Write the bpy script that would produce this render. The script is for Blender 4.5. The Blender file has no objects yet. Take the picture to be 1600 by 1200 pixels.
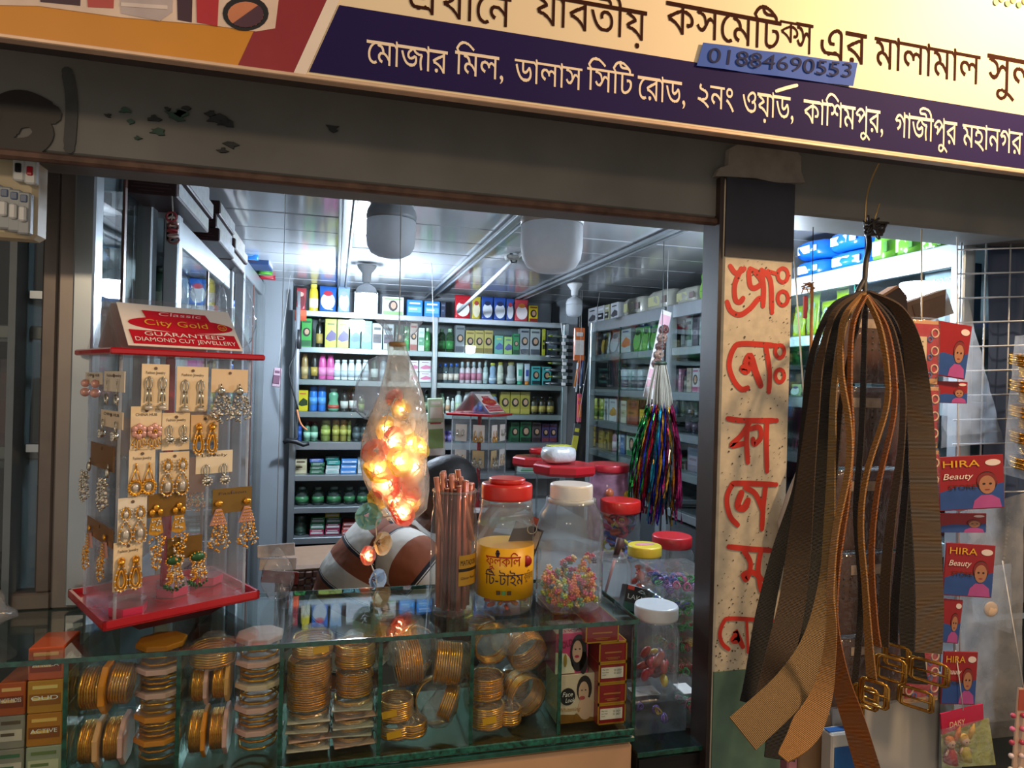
import bpy, math, random
from mathutils import Vector, Matrix, noise
random.seed(7)
S = bpy.context.scene
COL = S.collection
PI = math.pi
V = Vector
# ------------------------------------------------------------------ camera
HZ, F = 1.55, 1060.0
YAW, ROLL = math.radians(14.6), math.radians(1.5)
r0 = V((math.cos(YAW), -math.sin(YAW), 0)); f0 = V((math.sin(YAW), math.cos(YAW), 0)); u0 = V((0, 0, 1))
CR = r0*math.cos(ROLL) + u0*math.sin(ROLL); CU = u0*math.cos(ROLL) - r0*math.sin(ROLL)
CAM = V((0, 0, HZ))
cd = bpy.data.cameras.new('camera'); co = bpy.data.objects.new('camera', cd); COL.objects.link(co)
cd.sensor_width = 36; cd.lens = 36*F/1600; cd.clip_start = .02
co.matrix_world = Matrix(((CR.x, CU.x, -f0.x, 0), (CR.y, CU.y, -f0.y, 0), (CR.z, CU.z, -f0.z, HZ), (0, 0, 0, 1)))
S.camera = co
# ------------------------------------------------------------------ world, exposure, lamps
w = bpy.data.worlds.new('night'); S.world = w; w.use_nodes = True
w.node_tree.nodes['Background'].inputs[0].default_value = (.165, .15, .135, 1)
w.node_tree.nodes['Background'].inputs[1].default_value = 1.7
vs = S.view_settings; vs.view_transform = 'Standard'; vs.look = 'None'; vs.gamma = 1; vs.use_curve_mapping = False
vs.exposure = 0.45
cy = S.cycles
cy.use_denoising = True; cy.max_bounces = 10; cy.diffuse_bounces = 3; cy.glossy_bounces = 4; cy.transmission_bounces = 4
cy.transparent_max_bounces = 40; cy.caustics_reflective = False; cy.caustics_refractive = False
cy.sample_clamp_indirect = 3.0; cy.sample_clamp_direct = 0
def lamp(name, loc, power, col, rad):
    l = bpy.data.lights.new(name, 'POINT'); l.energy = power; l.color = col; l.shadow_soft_size = rad
    o = bpy.data.objects.new(name, l); COL.objects.link(o); o.location = loc; return o
lamp('street_bulb_light', (1.25, .40, HZ+.82), 46, (1, .66, .36), .05)     # warm bulb over the pavement
lamp('warm_fill_light', (-1.1, -1.6, 2.3), 34, (1, .74, .48), .12)           # warm fill added behind the camera for the showcase and belts
LED_STRENGTH = 520.0
# ------------------------------------------------------------------ pixel rays
def ray(px, py): return f0 + CR*((px-800)/F) + CU*((600-py)/F)
def at(px, py, Y):
    d = ray(px, py); return CAM + d*(Y/d.y)
def atx(px, py, X):
    d = ray(px, py); return CAM + d*(X/d.x)
def atz(px, py, Z):
    d = ray(px, py); return CAM + d*((Z-HZ)/d.z)
def atp(px, py, P, N):
    d = ray(px, py); return CAM + d*((P-CAM).dot(N)/d.dot(N))
def dep(p): return (V(p)-CAM).dot(f0)
# ------------------------------------------------------------------ materials
def lin(h):
    h = h.lstrip('#'); r = [int(h[i:i+2], 16)/255 for i in (0, 2, 4)]
    return tuple(c/12.92 if c <= .04045 else ((c+.055)/1.055)**2.4 for c in r) + (1,)
MC = {}
def mat(h, rough=.5, metal=0, var=.10, scale=30, bump=0, emit=0, ecol=None, h2=None, thr=None, coat=0):
    key = (h, rough, metal, var, scale, bump, emit, ecol, h2, thr, coat)
    if key in MC: return MC[key]
    m = bpy.data.materials.new('m_'+h.lstrip('#')); m.use_nodes = True
    nt = m.node_tree; b = nt.nodes['Principled BSDF']
    tc = nt.nodes.new('ShaderNodeTexCoord'); nz = nt.nodes.new('ShaderNodeTexNoise'); nz.inputs['Scale'].default_value = scale
    nz.inputs['Detail'].default_value = 4
    nt.links.new(tc.outputs['Object'], nz.inputs['Vector'])
    cr = nt.nodes.new('ShaderNodeValToRGB'); c = lin(h)
    if h2:
        t = thr or .5
        cr.color_ramp.elements[0].position = t-.03; cr.color_ramp.elements[1].position = t+.03
        cr.color_ramp.elements[0].color = c; cr.color_ramp.elements[1].color = lin(h2)
    else:
        cr.color_ramp.elements[0].position = .3; cr.color_ramp.elements[1].position = .7
        cr.color_ramp.elements[0].color = tuple(x*(1-var) for x in c[:3])+(1,)
        cr.color_ramp.elements[1].color = tuple(min(1, x*(1+var)) for x in c[:3])+(1,)
    nt.links.new(nz.outputs['Fac'], cr.inputs[0]); nt.links.new(cr.outputs[0], b.inputs['Base Color'])
    b.inputs['Roughness'].default_value = rough; b.inputs['Metallic'].default_value = metal
    if coat: b.inputs['Coat Weight'].default_value = coat; b.inputs['Coat Roughness'].default_value = .06
    if bump:
        bn = nt.nodes.new('ShaderNodeBump'); bn.inputs['Strength'].default_value = bump; bn.inputs['Distance'].default_value = .004
        nt.links.new(nz.outputs['Fac'], bn.inputs['Height']); nt.links.new(bn.outputs[0], b.inputs['Normal'])
    if emit:
        b.inputs['Emission Color'].default_value = lin(ecol or h); b.inputs['Emission Strength'].default_value = emit
    MC[key] = m; return m
def clear(name, tint='ffffff', refl=.5, rough=.02, bump=0, scale=40, milky=0, milk='ffffff', detail=2):
    """see-through sheet: transparent + fresnel gloss, with an optional milky part"""
    key = ('clear', tint, refl, rough, bump, scale, milky, milk)
    if key in MC: return MC[key]
    m = bpy.data.materials.new(name); m.use_nodes = True; nt = m.node_tree; nt.nodes.clear()
    out = nt.nodes.new('ShaderNodeOutputMaterial'); tr = nt.nodes.new('ShaderNodeBsdfTransparent'); tr.inputs[0].default_value = lin(tint)
    gl = nt.nodes.new('ShaderNodeBsdfGlossy'); gl.inputs['Roughness'].default_value = rough
    lw = nt.nodes.new('ShaderNodeLayerWeight'); lw.inputs['Blend'].default_value = .5
    pw_ = nt.nodes.new('ShaderNodeMath'); pw_.operation = 'POWER'; pw_.inputs[1].default_value = 5; nt.links.new(lw.outputs['Facing'], pw_.inputs[0])
    ml = nt.nodes.new('ShaderNodeMath'); ml.operation = 'MULTIPLY_ADD'; ml.use_clamp = True; ml.inputs[1].default_value = min(.95, 1.6*refl); ml.inputs[2].default_value = .07*refl
    nt.links.new(pw_.outputs[0], ml.inputs[0])
    mx = nt.nodes.new('ShaderNodeMixShader')
    nt.links.new(ml.outputs[0], mx.inputs[0]); nt.links.new(tr.outputs[0], mx.inputs[1]); nt.links.new(gl.outputs[0], mx.inputs[2])
    tc = nt.nodes.new('ShaderNodeTexCoord'); nz = nt.nodes.new('ShaderNodeTexNoise'); nz.inputs['Scale'].default_value = scale
    nz.inputs['Detail'].default_value = detail; nt.links.new(tc.outputs['Object'], nz.inputs['Vector'])
    if bump:
        bn = nt.nodes.new('ShaderNodeBump'); bn.inputs['Strength'].default_value = bump; bn.inputs['Distance'].default_value = .01
        nt.links.new(nz.outputs['Fac'], bn.inputs['Height']); nt.links.new(bn.outputs[0], gl.inputs['Normal']); nt.links.new(bn.outputs[0], lw.inputs['Normal'])
    last = mx
    if milky:
        df = nt.nodes.new('ShaderNodeBsdfDiffuse'); df.inputs[0].default_value = lin(milk)
        tl = nt.nodes.new('ShaderNodeBsdfTranslucent'); tl.inputs[0].default_value = lin(milk)
        ad = nt.nodes.new('ShaderNodeMixShader'); ad.inputs[0].default_value = .5
        nt.links.new(df.outputs[0], ad.inputs[1]); nt.links.new(tl.outputs[0], ad.inputs[2])
        m2 = nt.nodes.new('ShaderNodeMath'); m2.operation = 'MULTIPLY'; m2.inputs[1].default_value = milky*2; m2.use_clamp = True
        nt.links.new(nz.outputs['Fac'], m2.inputs[0])
        mz = nt.nodes.new('ShaderNodeMixShader'); nt.links.new(m2.outputs[0], mz.inputs[0])
        nt.links.new(mx.outputs[0], mz.inputs[1]); nt.links.new(ad.outputs[0], mz.inputs[2]); last = mz
    nt.links.new(last.outputs[0], out.inputs[0]); MC[key] = m; return m
GLASS = clear('glass', 'f8fcfa', .28, .01)
GLASSD = clear('cabinet_glass', 'f2f7f6', .75, .015, .004, 3)
ACRYL = clear('acrylic', 'fbfbfb', .6, .02, .01, 12, .035)
CLING = clear('cling_film', 'fafafa', .8, .12, .8, 60, .05)
CLINGB = clear('bangle_film', 'fafafa', .8, .1, 1.0, 70, .11)
CLINGW = clear('milky_film', 'f6f6f6', .7, .15, .8, 45, .16)
JARP = clear('jar_plastic', 'f4f7f7', .9, .06, .02, 30, .06)
TUBP = clear('tub_plastic', 'f8fafa', .6, .05, .05, 50, .015)
EDGE = mat('0f4438', .12, 0, .6, 90, coat=1)
ALU = mat('aab2b6', .32, .75, .06, 12)
ALUD = mat('7d858a', .35, .7, .08, 12)
WHITE = mat('e8e8e4', .5, 0, .03); CREAM = mat('e9d6b4', .55, 0, .04); BLACK = mat('0d0d0f', .4, 0, .2)
GOLD = mat('f4a83a', .24, .75, .25, 300); GOLD2 = mat('e4902c', .28, .75, .35, 500, .4); SILV = mat('c9c2b0', .2, 1, .2, 300)
RED = mat('b3141f', .22, 0, .06, coat=.6); REDD = mat('7a0d18', .3, 0, .1, coat=.4)
def petal(col):
    key = ('petal', col)
    if key in MC: return MC[key]
    m_ = bpy.data.materials.new('petal_'+col); m_.use_nodes = True; nt = m_.node_tree; b = nt.nodes['Principled BSDF']; b.inputs['Roughness'].default_value = .6
    tc = nt.nodes.new('ShaderNodeTexCoord'); nz = nt.nodes.new('ShaderNodeTexNoise'); nz.inputs['Scale'].default_value = 60; nt.links.new(tc.outputs['Object'], nz.inputs['Vector']); cr = nt.nodes.new('ShaderNodeValToRGB'); c = lin(col); cr.color_ramp.elements[0].color = tuple(x*.9 for x in c[:3])+(1,); cr.color_ramp.elements[1].color = c; nt.links.new(nz.outputs[0], cr.inputs[0]); nt.links.new(cr.outputs[0], b.inputs['Base Color'])
    tl = nt.nodes.new('ShaderNodeBsdfTranslucent'); nt.links.new(cr.outputs[0], tl.inputs[0]); mx = nt.nodes.new('ShaderNodeMixShader'); mx.inputs[0].default_value = .5; out = nt.nodes['Material Output']; nt.links.new(b.outputs[0], mx.inputs[1]); nt.links.new(tl.outputs[0], mx.inputs[2]); nt.links.new(mx.outputs[0], out.inputs[0]); MC[key] = m_; return m_
# ------------------------------------------------------------------ mesh builder
class G:
    def __init__(s): s.v = []; s.f = []; s.mi = []; s.sm = []; s.uv = []
    def add(s, vs, fs, mi=0, sm=False, uv=None):
        o = len(s.v); s.v += [tuple(p) for p in vs]
        for k, f in enumerate(fs):
            s.f.append([i+o for i in f]); s.mi.append(mi); s.sm.append(sm); s.uv.append(uv[k] if uv else None)
        return s
    def box(s, c, d, mi=0, ch=0, R=None):
        c = V(c); hx, hy, hz = d[0]/2, d[1]/2, d[2]/2
        if ch <= 0:
            vs = [V((x*hx, y*hy, z*hz)) for z in (-1, 1) for y in (-1, 1) for x in (-1, 1)]
            fs = [(0, 2, 3, 1), (4, 5, 7, 6), (0, 1, 5, 4), (2, 6, 7, 3), (0, 4, 6, 2), (1, 3, 7, 5)]
        else:
            ch = min(ch, hx*.9, hy*.9, hz*.9); vs = []
            for z, i in ((-hz, ch), (-hz+ch, 0), (hz-ch, 0), (hz, ch)):
                for x, y in ((-1, -1), (1, -1), (1, 1), (-1, 1)):
                    a = (hx-i)*x; b = (hy-i)*y
                    e1 = (a-(ch if not i else ch*.6)*x, b); e2 = (a, b-(ch if not i else ch*.6)*y)
                    pr = [e1, e2] if x*y < 0 else [e2, e1]
                    if (x, y) in ((-1, -1),): pr = [e2, e1]
                    if (x, y) == (1, -1): pr = [e1, e2]
                    if (x, y) == (1, 1): pr = [e2, e1]
                    if (x, y) == (-1, 1): pr = [e1, e2]
                    vs += [V((p[0], p[1], z)) for p in pr]
            fs = [list(range(7, -1, -1)), list(range(24, 32))]
            for k in range(3):
                for i in range(8): fs.append((k*8+i, k*8+(i+1) % 8, k*8+8+(i+1) % 8, k*8+8+i))
        if R: vs = [R @ p for p in vs]
        return s.add([c+p for p in vs], fs, mi)
    def lathe(s, prof, n=24, mi=0, sx=1, sy=1, c=(0, 0, 0), sm=True, fl=None, R=None):
        vs = []; fs = []; c = V(c)
        for (r, z) in prof:
            for i in range(n):
                a = 2*PI*i/n; q = r*(fl(a, z) if fl else 1); p = V((q*math.cos(a)*sx, q*math.sin(a)*sy, z)); vs.append(c+(R @ p if R else p))
        for k in range(len(prof)-1):
            for i in range(n): fs.append((k*n+i, k*n+(i+1) % n, k*n+n+(i+1) % n, k*n+n+i))
        s.add(vs, fs, mi, sm)
        o = len(s.v)-len(vs)
        if prof[0][0] > 1e-5: s.f.append([o+i for i in range(n-1, -1, -1)]); s.mi.append(mi); s.sm.append(False); s.uv.append(None)
        if prof[-1][0] > 1e-5: s.f.append([o+(len(prof)-1)*n+i for i in range(n)]); s.mi.append(mi); s.sm.append(False); s.uv.append(None)
        return s
    def tube(s, pts, r, n=8, mi=0, closed=False):
        pts = [V(p) for p in pts]; N = len(pts); rs = r if isinstance(r, (list, tuple)) else [r]*N
        vs = []; fs = []; up = None
        for k in range(N):
            t = (pts[(k+1) % N if closed else min(k+1, N-1)]-pts[k-1 if closed else max(k-1, 0)])
            if t.length < 1e-9: t = V((0, 0, 1))
            t.normalize()
            if up is None: up = t.orthogonal().normalized()
            up = (up-t*up.dot(t)); up = up.normalized() if up.length > 1e-6 else t.orthogonal().normalized()
            b = t.cross(up)
            for i in range(n): a = 2*PI*i/n; vs.append(pts[k]+(up*math.cos(a)+b*math.sin(a))*rs[k])
        for k in range(N if closed else N-1):
            k2 = (k+1) % N
            for i in range(n): fs.append((k*n+i, k*n+(i+1) % n, k2*n+(i+1) % n, k2*n+i))
        if not closed: fs += [list(range(n-1, -1, -1)), [(N-1)*n+i for i in range(n)]]
        return s.add(vs, fs, mi, True)
    def torus(s, c, R, r, n=28, m=6, mi=0, M=None, wob=0, ph=0):
        pts = [];
        for i in range(n):
            a = 2*PI*i/n; q = V(((R+wob*math.sin(a*9+ph))*math.cos(a), (R+wob*math.sin(a*9+ph))*math.sin(a), 0)); pts.append(V(c)+(M @ q if M else q))
        return s.tube(pts, r, m, mi, True)
    def ball(s, c, r, n=8, m=5, mi=0, sc=(1, 1, 1)):
        prof = [(max(1e-6, r*math.sin(PI*k/m)), -r*math.cos(PI*k/m)) for k in range(m+1)]
        vs = []; fs = []; c = V(c)
        for (q, z) in prof[1:-1]:
            for i in range(n): a = 2*PI*i/n; vs.append(c+V((q*math.cos(a)*sc[0], q*math.sin(a)*sc[1], z*sc[2])))
        K = m-1
        vs += [c+V((0, 0, -r*sc[2])), c+V((0, 0, r*sc[2]))]
        for k in range(K-1):
            for i in range(n): fs.append((k*n+i, k*n+(i+1) % n, k*n+n+(i+1) % n, k*n+n+i))
        for i in range(n): fs.append((K*n, (i+1) % n, i)); fs.append((K*n+1, (K-1)*n+i, (K-1)*n+(i+1) % n))
        return s.add(vs, fs, mi, True)
    def poly(s, pts, thick, nrm, mi=0):
        """a flat outline given real thickness"""
        nrm = V(nrm).normalized(); n = len(pts); a = [V(p) for p in pts]; b = [p-nrm*thick for p in a]
        fs = [list(range(n)), list(range(2*n-1, n-1, -1))]+[(i, n+i, n+(i+1) % n, (i+1) % n) for i in range(n)]
        return s.add(a+b, fs, mi)
    def quad(s, a, b, c, d, mi=0): return s.add([a, b, c, d], [(0, 1, 2, 3)], mi)
    def ribbon(s, pts, wid, thick, mi=0):
        """pts: list of (centre, width_dir); wid list"""
        vs = []; fs = []; uv = []; N = len(pts); L = 0
        for k in range(N):
            p, wd = pts[k]; t = (pts[min(k+1, N-1)][0]-pts[max(k-1, 0)][0]).normalized()
            wd = (wd-t*wd.dot(t)).normalized(); nn = t.cross(wd)
            for sx, sy in ((-1, -1), (1, -1), (1, 1), (-1, 1)): vs.append(p+wd*(wid[k]/2*sx)+nn*(thick/2*sy))
        for k in range(N-1):
            l = (pts[k+1][0]-pts[k][0]).length
            for i in range(4):
                fs.append((k*4+i, k*4+(i+1) % 4, k*4+4+(i+1) % 4, k*4+4+i))
                u0_, u1_ = (0, 1) if i == 0 else ((1, 1) if i == 1 else ((1, 0) if i == 2 else (0, 0)))
                uv.append([(L, u0_), (L, u1_), (L+l, u1_), (L+l, u0_)])
            L += l
        fs += [(3, 2, 1, 0), ((N-1)*4, (N-1)*4+1, (N-1)*4+2, (N-1)*4+3)]; uv += [[(0, 0)]*4, [(L, 0)]*4]
        return s.add(vs, fs, mi, False, uv)
    def build(s, name, m, parent=None, loc=None, rot=None):
        me = bpy.data.meshes.new(name); me.from_pydata(s.v, [], s.f)
        for x in (m if isinstance(m, (list, tuple)) else [m]): me.materials.append(x)
        me.polygons.foreach_set('material_index', s.mi); me.polygons.foreach_set('use_smooth', s.sm)
        if any(s.uv):
            ul = me.uv_layers.new(name='UVMap'); i = 0
            for f, u in zip(s.f, s.uv):
                for k in range(len(f)): ul.data[i].uv = u[k] if u else (0, 0); i += 1
        me.update(); return link(name, me, parent, loc, rot)
def link(name, me, parent=None, loc=None, rot=None):
    o = bpy.data.objects.new(name, me); COL.objects.link(o)
    if parent: o.parent = parent
    if loc is not None: o.location = loc
    if rot is not None: o.rotation_euler = rot
    return o
LABELS = {}
def tag(o, label, cat, group=None):
    wd = label.split()
    for art in ('the', 'a', 'its', 'the', 'a'):
        if len(wd) > 16 and art in wd: wd.reverse(); wd.remove(art); wd.reverse()
    label = ' '.join(wd)
    o['label'] = label; o['category'] = cat
    if group: o['group'] = group
    return o
def thing(name, label, cat, loc=(0, 0, 0), rz=0, group=None):
    o = bpy.data.objects.new(name, None); COL.objects.link(o); o.location = loc; o.rotation_euler = (0, 0, rz) if not isinstance(rz, tuple) else rz
    o.empty_display_size = .02
    return tag(o, label, cat, group)
def struct(o): o['kind'] = 'structure'; return o
def dup(root, label=None, loc=None, rz=None):
    r = root.copy(); COL.objects.link(r)
    for ch in list(root.children):
        c = ch.copy(); COL.objects.link(c); c.parent = r
        for g in list(ch.children):
            d = g.copy(); COL.objects.link(d); d.parent = c
    if label: r['label'] = label
    if loc is not None: r.location = loc
    if rz is not None: r.rotation_euler = (0, 0, rz) if not isinstance(rz, tuple) else rz
    return r
# ------------------------------------------------------------------ lettering (non-zero fill of font outlines)
TXC = {}
def glyphs(body):
    if body in TXC: return TXC[body]
    c = bpy.data.curves.new('t', 'FONT'); c.body = body; c.size = 1; c.resolution_u = 4
    o = bpy.data.objects.new('t', c); COL.objects.link(o)
    dg = bpy.context.evaluated_depsgraph_get(); cu = o.to_curve(dg)
    edges = []
    for sp in cu.splines:
        pts = []
        B = list(sp.bezier_points)
        if B:
            for i in range(len(B)):
                a = B[i]; b = B[(i+1) % len(B)]
                for k in range(5):
                    t = k/5; q = 1-t
                    p = a.co*q**3+a.handle_right*3*q*q*t+b.handle_left*3*q*t*t+b.co*t**3; pts.append((p.x, p.y))
        else: pts = [(p.co.x, p.co.y) for p in sp.points]
        for i in range(len(pts)): edges.append((pts[i], pts[(i+1) % len(pts)]))
    o.to_curve_clear(); bpy.data.objects.remove(o); bpy.data.curves.remove(c)
    quads = []
    if edges:
        ys = [p[1] for e in edges for p in e]; y = min(ys)-1e-4; top = max(ys); st = .022
        while y < top:
            y1 = y+st; ym = y+st/2; xs = []
            for a, b in edges:
                if (a[1] <= ym) != (b[1] <= ym):
                    sl = (b[0]-a[0])/(b[1]-a[1]); lim = lambda q: max(min(a[0], b[0])-.004, min(max(a[0], b[0])+.004, a[0]+sl*(q-a[1])))
                    xs.append((a[0]+sl*(ym-a[1]), lim(y), lim(y1), 1 if b[1] > a[1] else -1))
            xs.sort(); wn = 0; st0 = None
            for x in xs:
                p = wn; wn += x[3]
                if p == 0: st0 = x
                elif wn == 0: quads.append((st0[1], x[1], st0[2], x[2], y, y1))
            y = y1
        xmin = min(p[0] for e in edges for p in e); xmax = max(p[0] for e in edges for p in e)
    else: xmin = xmax = 0
    TXC[body] = (quads, xmin, xmax, min(ys) if edges else 0, max(ys) if edges else 0); return TXC[body]
def text(g, body, org, ux, uy, width=None, height=None, em=None, shear=0, mi=0, center=False, anchor=0.0):
    """add lettering to mesh builder g; org = left baseline; anchor = font y that sits on org"""
    q, x0, x1, y0, y1 = glyphs(body)
    if not q: return g
    org = V(org); ux = V(ux).normalized(); uy = V(uy).normalized()
    sy = em if em else (height/.72 if height else width/(x1-x0)); sx = width/(x1-x0) if width else sy
    W = (x1-x0)*sx; o = org-ux*(W/2) if center else org
    vs = []; fs = []
    for (a, b, c, d, ya, yb) in q:
        k = len(vs)
        for x, y in ((a, ya), (b, ya), (d, yb), (c, yb)): vs.append(o+ux*((x-x0)*sx+shear*(y-anchor)*sy)+uy*((y-anchor)*sy))
        fs.append((k, k+1, k+2, k+3))
    return g.add(vs, fs, mi)
def stroke(g, pts, wd, nrm, mi=0, lift=0):
    """brush stroke: flat round-ended ribbon through pts lying on a plane with normal nrm"""
    pts = smooth([V(p) for p in pts], 5); nrm = V(nrm).normalized(); vs = []; fs = []
    for k, p in enumerate(pts):
        t = (pts[min(k+1, len(pts)-1)]-pts[max(k-1, 0)]).normalized(); s = t.cross(nrm)
        ww = wd*(.75 if k in (0, len(pts)-1) else 1); vs += [p+s*ww/2+nrm*lift, p-s*ww/2+nrm*lift]
        if k: j = 2*k; fs.append((j-2, j-1, j+1, j))
    g.add(vs, fs, mi)
    for e_, p in enumerate((pts[0], pts[-1])):
        a = nrm.orthogonal().normalized(); b = nrm.cross(a)
        g.add([p+(a*math.cos(i*PI/5)+b*math.sin(i*PI/5))*wd*.46+nrm*(lift+.00001+.00001*e_) for i in range(10)], [list(range(10))], mi)
    return g
def smooth(p, n=6):
    p = [V(q) for q in p]
    if len(p) < 3: return p
    out = []
    for i in range(len(p)-1):
        a = p[max(i-1, 0)]; b = p[i]; c = p[i+1]; d = p[min(i+2, len(p)-1)]
        for k in range(n):
            t = k/n; out.append(.5*((2*b)+(c-a)*t+(2*a-5*b+4*c-d)*t*t+(3*b-a-3*c+d)*t**3))
    return out+[p[-1]]
XH, ZH, YH = V((1, 0, 0)), V((0, 0, 1)), V((0, 1, 0))
ORD = 'first second third fourth fifth sixth seventh eighth ninth tenth eleventh twelfth'.split()
NUM = 'zero one two three four five six seven eight nine ten eleven twelve'.split()
# ================================================================== THE SETTING
K = 1.0
YR, XR, XL = 3.3, 1.225, -.33          # fronts of the back unit, right unit, left cabinets
ZC = HZ+.45
ZF = .36                                # the shop floor is a step above the pavement
struct(G().box((.5, 2.44, ZF/2), (2.4, 2.36, ZF)).build('floor', mat('5b5650', .6, 0, .2, 6)))
struct(G().box((.4, -.3, -.05), (5.0, 3.2, .1)).build('floor_pavement', mat('6a6258', .7, 0, .2, 6)))
gw = mat('8d9499', .6, 0, .06, 4)
struct(G().box((.5, 3.66, 1.1), (2.4, .08, 2.2)).build('wall_back', gw))
struct(G().box((-.74, 2.46, 1.1), (.08, 2.4, 2.2)).build('wall_left', gw))
struct(G().box((1.66, 2.4, 1.1), (.08, 2.5, 2.2)).build('wall_right', gw))
g = G()
ys = [1.11+.2127*i for i in range(13)]
xs = [-.70, -.43, .02, .47, .92, 1.62]
for i in range(12):
    for j in range(5):
        if j < 4 or 1: g.box(((xs[j]+xs[j+1])/2, (ys[i]+ys[i+1])/2, ZC+.01+.002*random.random()), (xs[j+1]-xs[j]-.006, ys[i+1]-ys[i]-.004, .016), 0, .003)
g.box((.46, 2.38, ZC+.035), (2.34, 2.54, .02), 1)
cm = mat('b4b9bd', .11, 0, .03, 2, .012); cm.node_tree.nodes['Principled BSDF'].inputs['Specular IOR Level'].default_value = .9
struct(g.build('ceiling', [cm, mat('2c2e30', .7)]))
for i, x in enumerate((.02, .47, .92)):
    g = G()
    for q, (dx, z) in enumerate(((-.018, .006), (0, .003), (.018, .006))): g.box((x+dx, 2.37, ZC-z), (.009 if q != 1 else .024, 2.5, .012 if q != 1 else .006), 0, .002)
    struct(g.build('trim_%d' % (i+1), mat('9aa0a4', .25, .3, .05, 10)))
# lintel over the shop opening
zl = HZ+.277
lm = mat('6e6d69', .55, 0, .25, 5, .25)
g = G().box((-.25, 1.05, zl+.16), (1.9, .10, .31), 0, .004).box((1.551, 1.05, zl+.17), (1.7, .10, .29), 0, .004)
lint = struct(g.build('wall_front', lm))
G().box((-.25, 1.0, zl-.001), (1.9, .012, .012), 0, .003).build('edge_angle', mat('5d4438', .6, .3, .5, 30, .3), lint)
g = G()
for (px, py, r) in ((195, 172, .006), (205, 190, .005), (240, 185, .007), (275, 180, .012), (283, 176, .008), (340, 186, .012), (352, 192, .009), (245, 205, .008), (360, 225, .008), (348, 235, .006), (168, 180, .004), (290, 168, .005), (330, 178, .007), (262, 170, .004), (520, 200, .008), (215, 215, .004)):
    c = at(px, py, .9975)
    g.poly([c+V((r*(1+.5*math.sin(i*2.3+px))*math.cos(i*PI/5), 0, r*.6*(1+.4*math.cos(i*1.7+py))*math.sin(i*PI/5))) for i in range(10)], .003, (0, -1, 0), 0 if px % 2 else 1)
g.build('peeling_patches', [mat('2f4a3f', .7, 0, .3), mat('262829', .7, 0, .3)], lint)
g = G()
q = lambda a, Y=.9985: [at(x, y, Y) for x, y in a]
stroke(g, q([(-40, 215), (-12, 190), (10, 165), (40, 160), (78, 178)]), .030, (0, -1, 0), 0, .001)
stroke(g, q([(-10, 170), (-20, 205), (10, 228), (50, 228), (68, 208), (52, 186), (24, 188), (12, 205)]), .024, (0, -1, 0), 0, .0012)
stroke(g, q([(105, 112), (112, 160), (108, 232)]), .014, (0, -1, 0), 1, .0005)
g.build('painted_numeral', [mat('1b1718', .5, 0, .2), mat('3b3d3d', .6, 0, .3)], lint)
# old cement lump where the post meets the lintel
g = G(); P = q([(1140, 232), (1160, 222), (1240, 228), (1252, 245), (1252, 268), (1258, 285), (1215, 286), (1180, 278), (1118, 275), (1125, 262), (1138, 258)], .988)
g.poly(P, .03, (0, -1, 0)); g.build('cement_patch', mat('8b8178', .8, 0, .15, 40, .5), lint)
G().box(at(1171, 214, .99)-V((0, -.005, 0)), (.016, .01, .03)).build('tape_scrap', mat('cfc9bd', .5), lint)
# post between the two openings
pw0, pw1 = at(1130, 405, .985).x, at(1240, 405, .985).x
zp0, zp1 = .0, at(1190, 283, .985).z
post = G().box(((pw0+pw1)/2, 1.01, (zp0+zp1)/2), (pw1-pw0, .05, zp1-zp0), 0, .004).build('pillar', mat('c4b7a0', .6, 0, .12, 60, .1, 0, None)); struct(post)
g = G(); zt = at(1190, 405, .985).z
g.box(((pw0+pw1)/2, .9845, (zt+zp1)/2), (pw1-pw0-.004, .003, zp1-zt)); g.build('navy_paint_band', mat('23242f', .5, 0, .25, 20), post)
zg = at(1170, 1045, .985).z
G().box(((pw0+pw1)/2, .9845, zg/2), (pw1-pw0-.004, .003, zg)).build('green_paint_band', mat('55705f', .6, 0, .2, 25, .2), post)
G().box((pw0-.0035, 1.012, zp1/2), (.007, .05, zp1)).build('brown_edge_board', mat('2a1d18', .5, 0, .3), post)
g = G()
rnd = random.Random(3)
for i in range(420):
    z = zg+(zt-zg)*rnd.random()**1.5; x = pw0+.004+(pw1-pw0-.008)*rnd.random(); r = .0004+.0011*rnd.random()**2
    g.poly([V((x+r*math.cos(k*PI/3), .9838, z+r*1.2*math.sin(k*PI/3))) for k in range(6)], .0006, (0, -1, 0))
o = g.build('paint_specks', mat('4b4238', .8), post); o['kind'] = 'stuff'
LN = [0]
def L(pts, wd=.0092):
    LN[0] += 1; stroke(g, q(pts, .9848), wd, (0, -1, 0), 0, .0003+.00004*LN[0])
g = G()
# letters painted by brush, top to bottom
L([(1141, 416), (1150, 427), (1163, 420)]); L([(1158, 420), (1148, 445), (1149, 468), (1156, 472), (1161, 466)]); L([(1136, 472), (1142, 486), (1156, 492), (1172, 482), (1184, 468), (1190, 466)])
L([(1170, 425), (1172, 446), (1180, 450), (1190, 440), (1176, 422), (1170, 425)]); L([(1172, 420), (1188, 426)]); L([(1190, 422), (1193, 450), (1192, 478)]); L([(1194, 424), (1204, 440), (1206, 488)]); L([(1200, 424), (1214, 428)])
for cy_, in ((430,), (466,)): L([(1223+8*math.sin(i*PI/4), cy_-11*math.cos(i*PI/4)) for i in range(9)], .007)
L([(1168, 606), (1158, 608), (1146, 594), (1139, 570), (1146, 545), (1160, 537), (1212, 540)]); L([(1165, 572), (1160, 576), (1166, 580), (1170, 572), (1165, 568), (1172, 556), (1180, 580), (1188, 602)], .012); L([(1196, 540), (1202, 580), (1201, 612)])
for cy_ in (549, 587): L([(1218+7*math.sin(i*PI/4), cy_-10*math.cos(i*PI/4)) for i in range(9)], .007)
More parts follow.
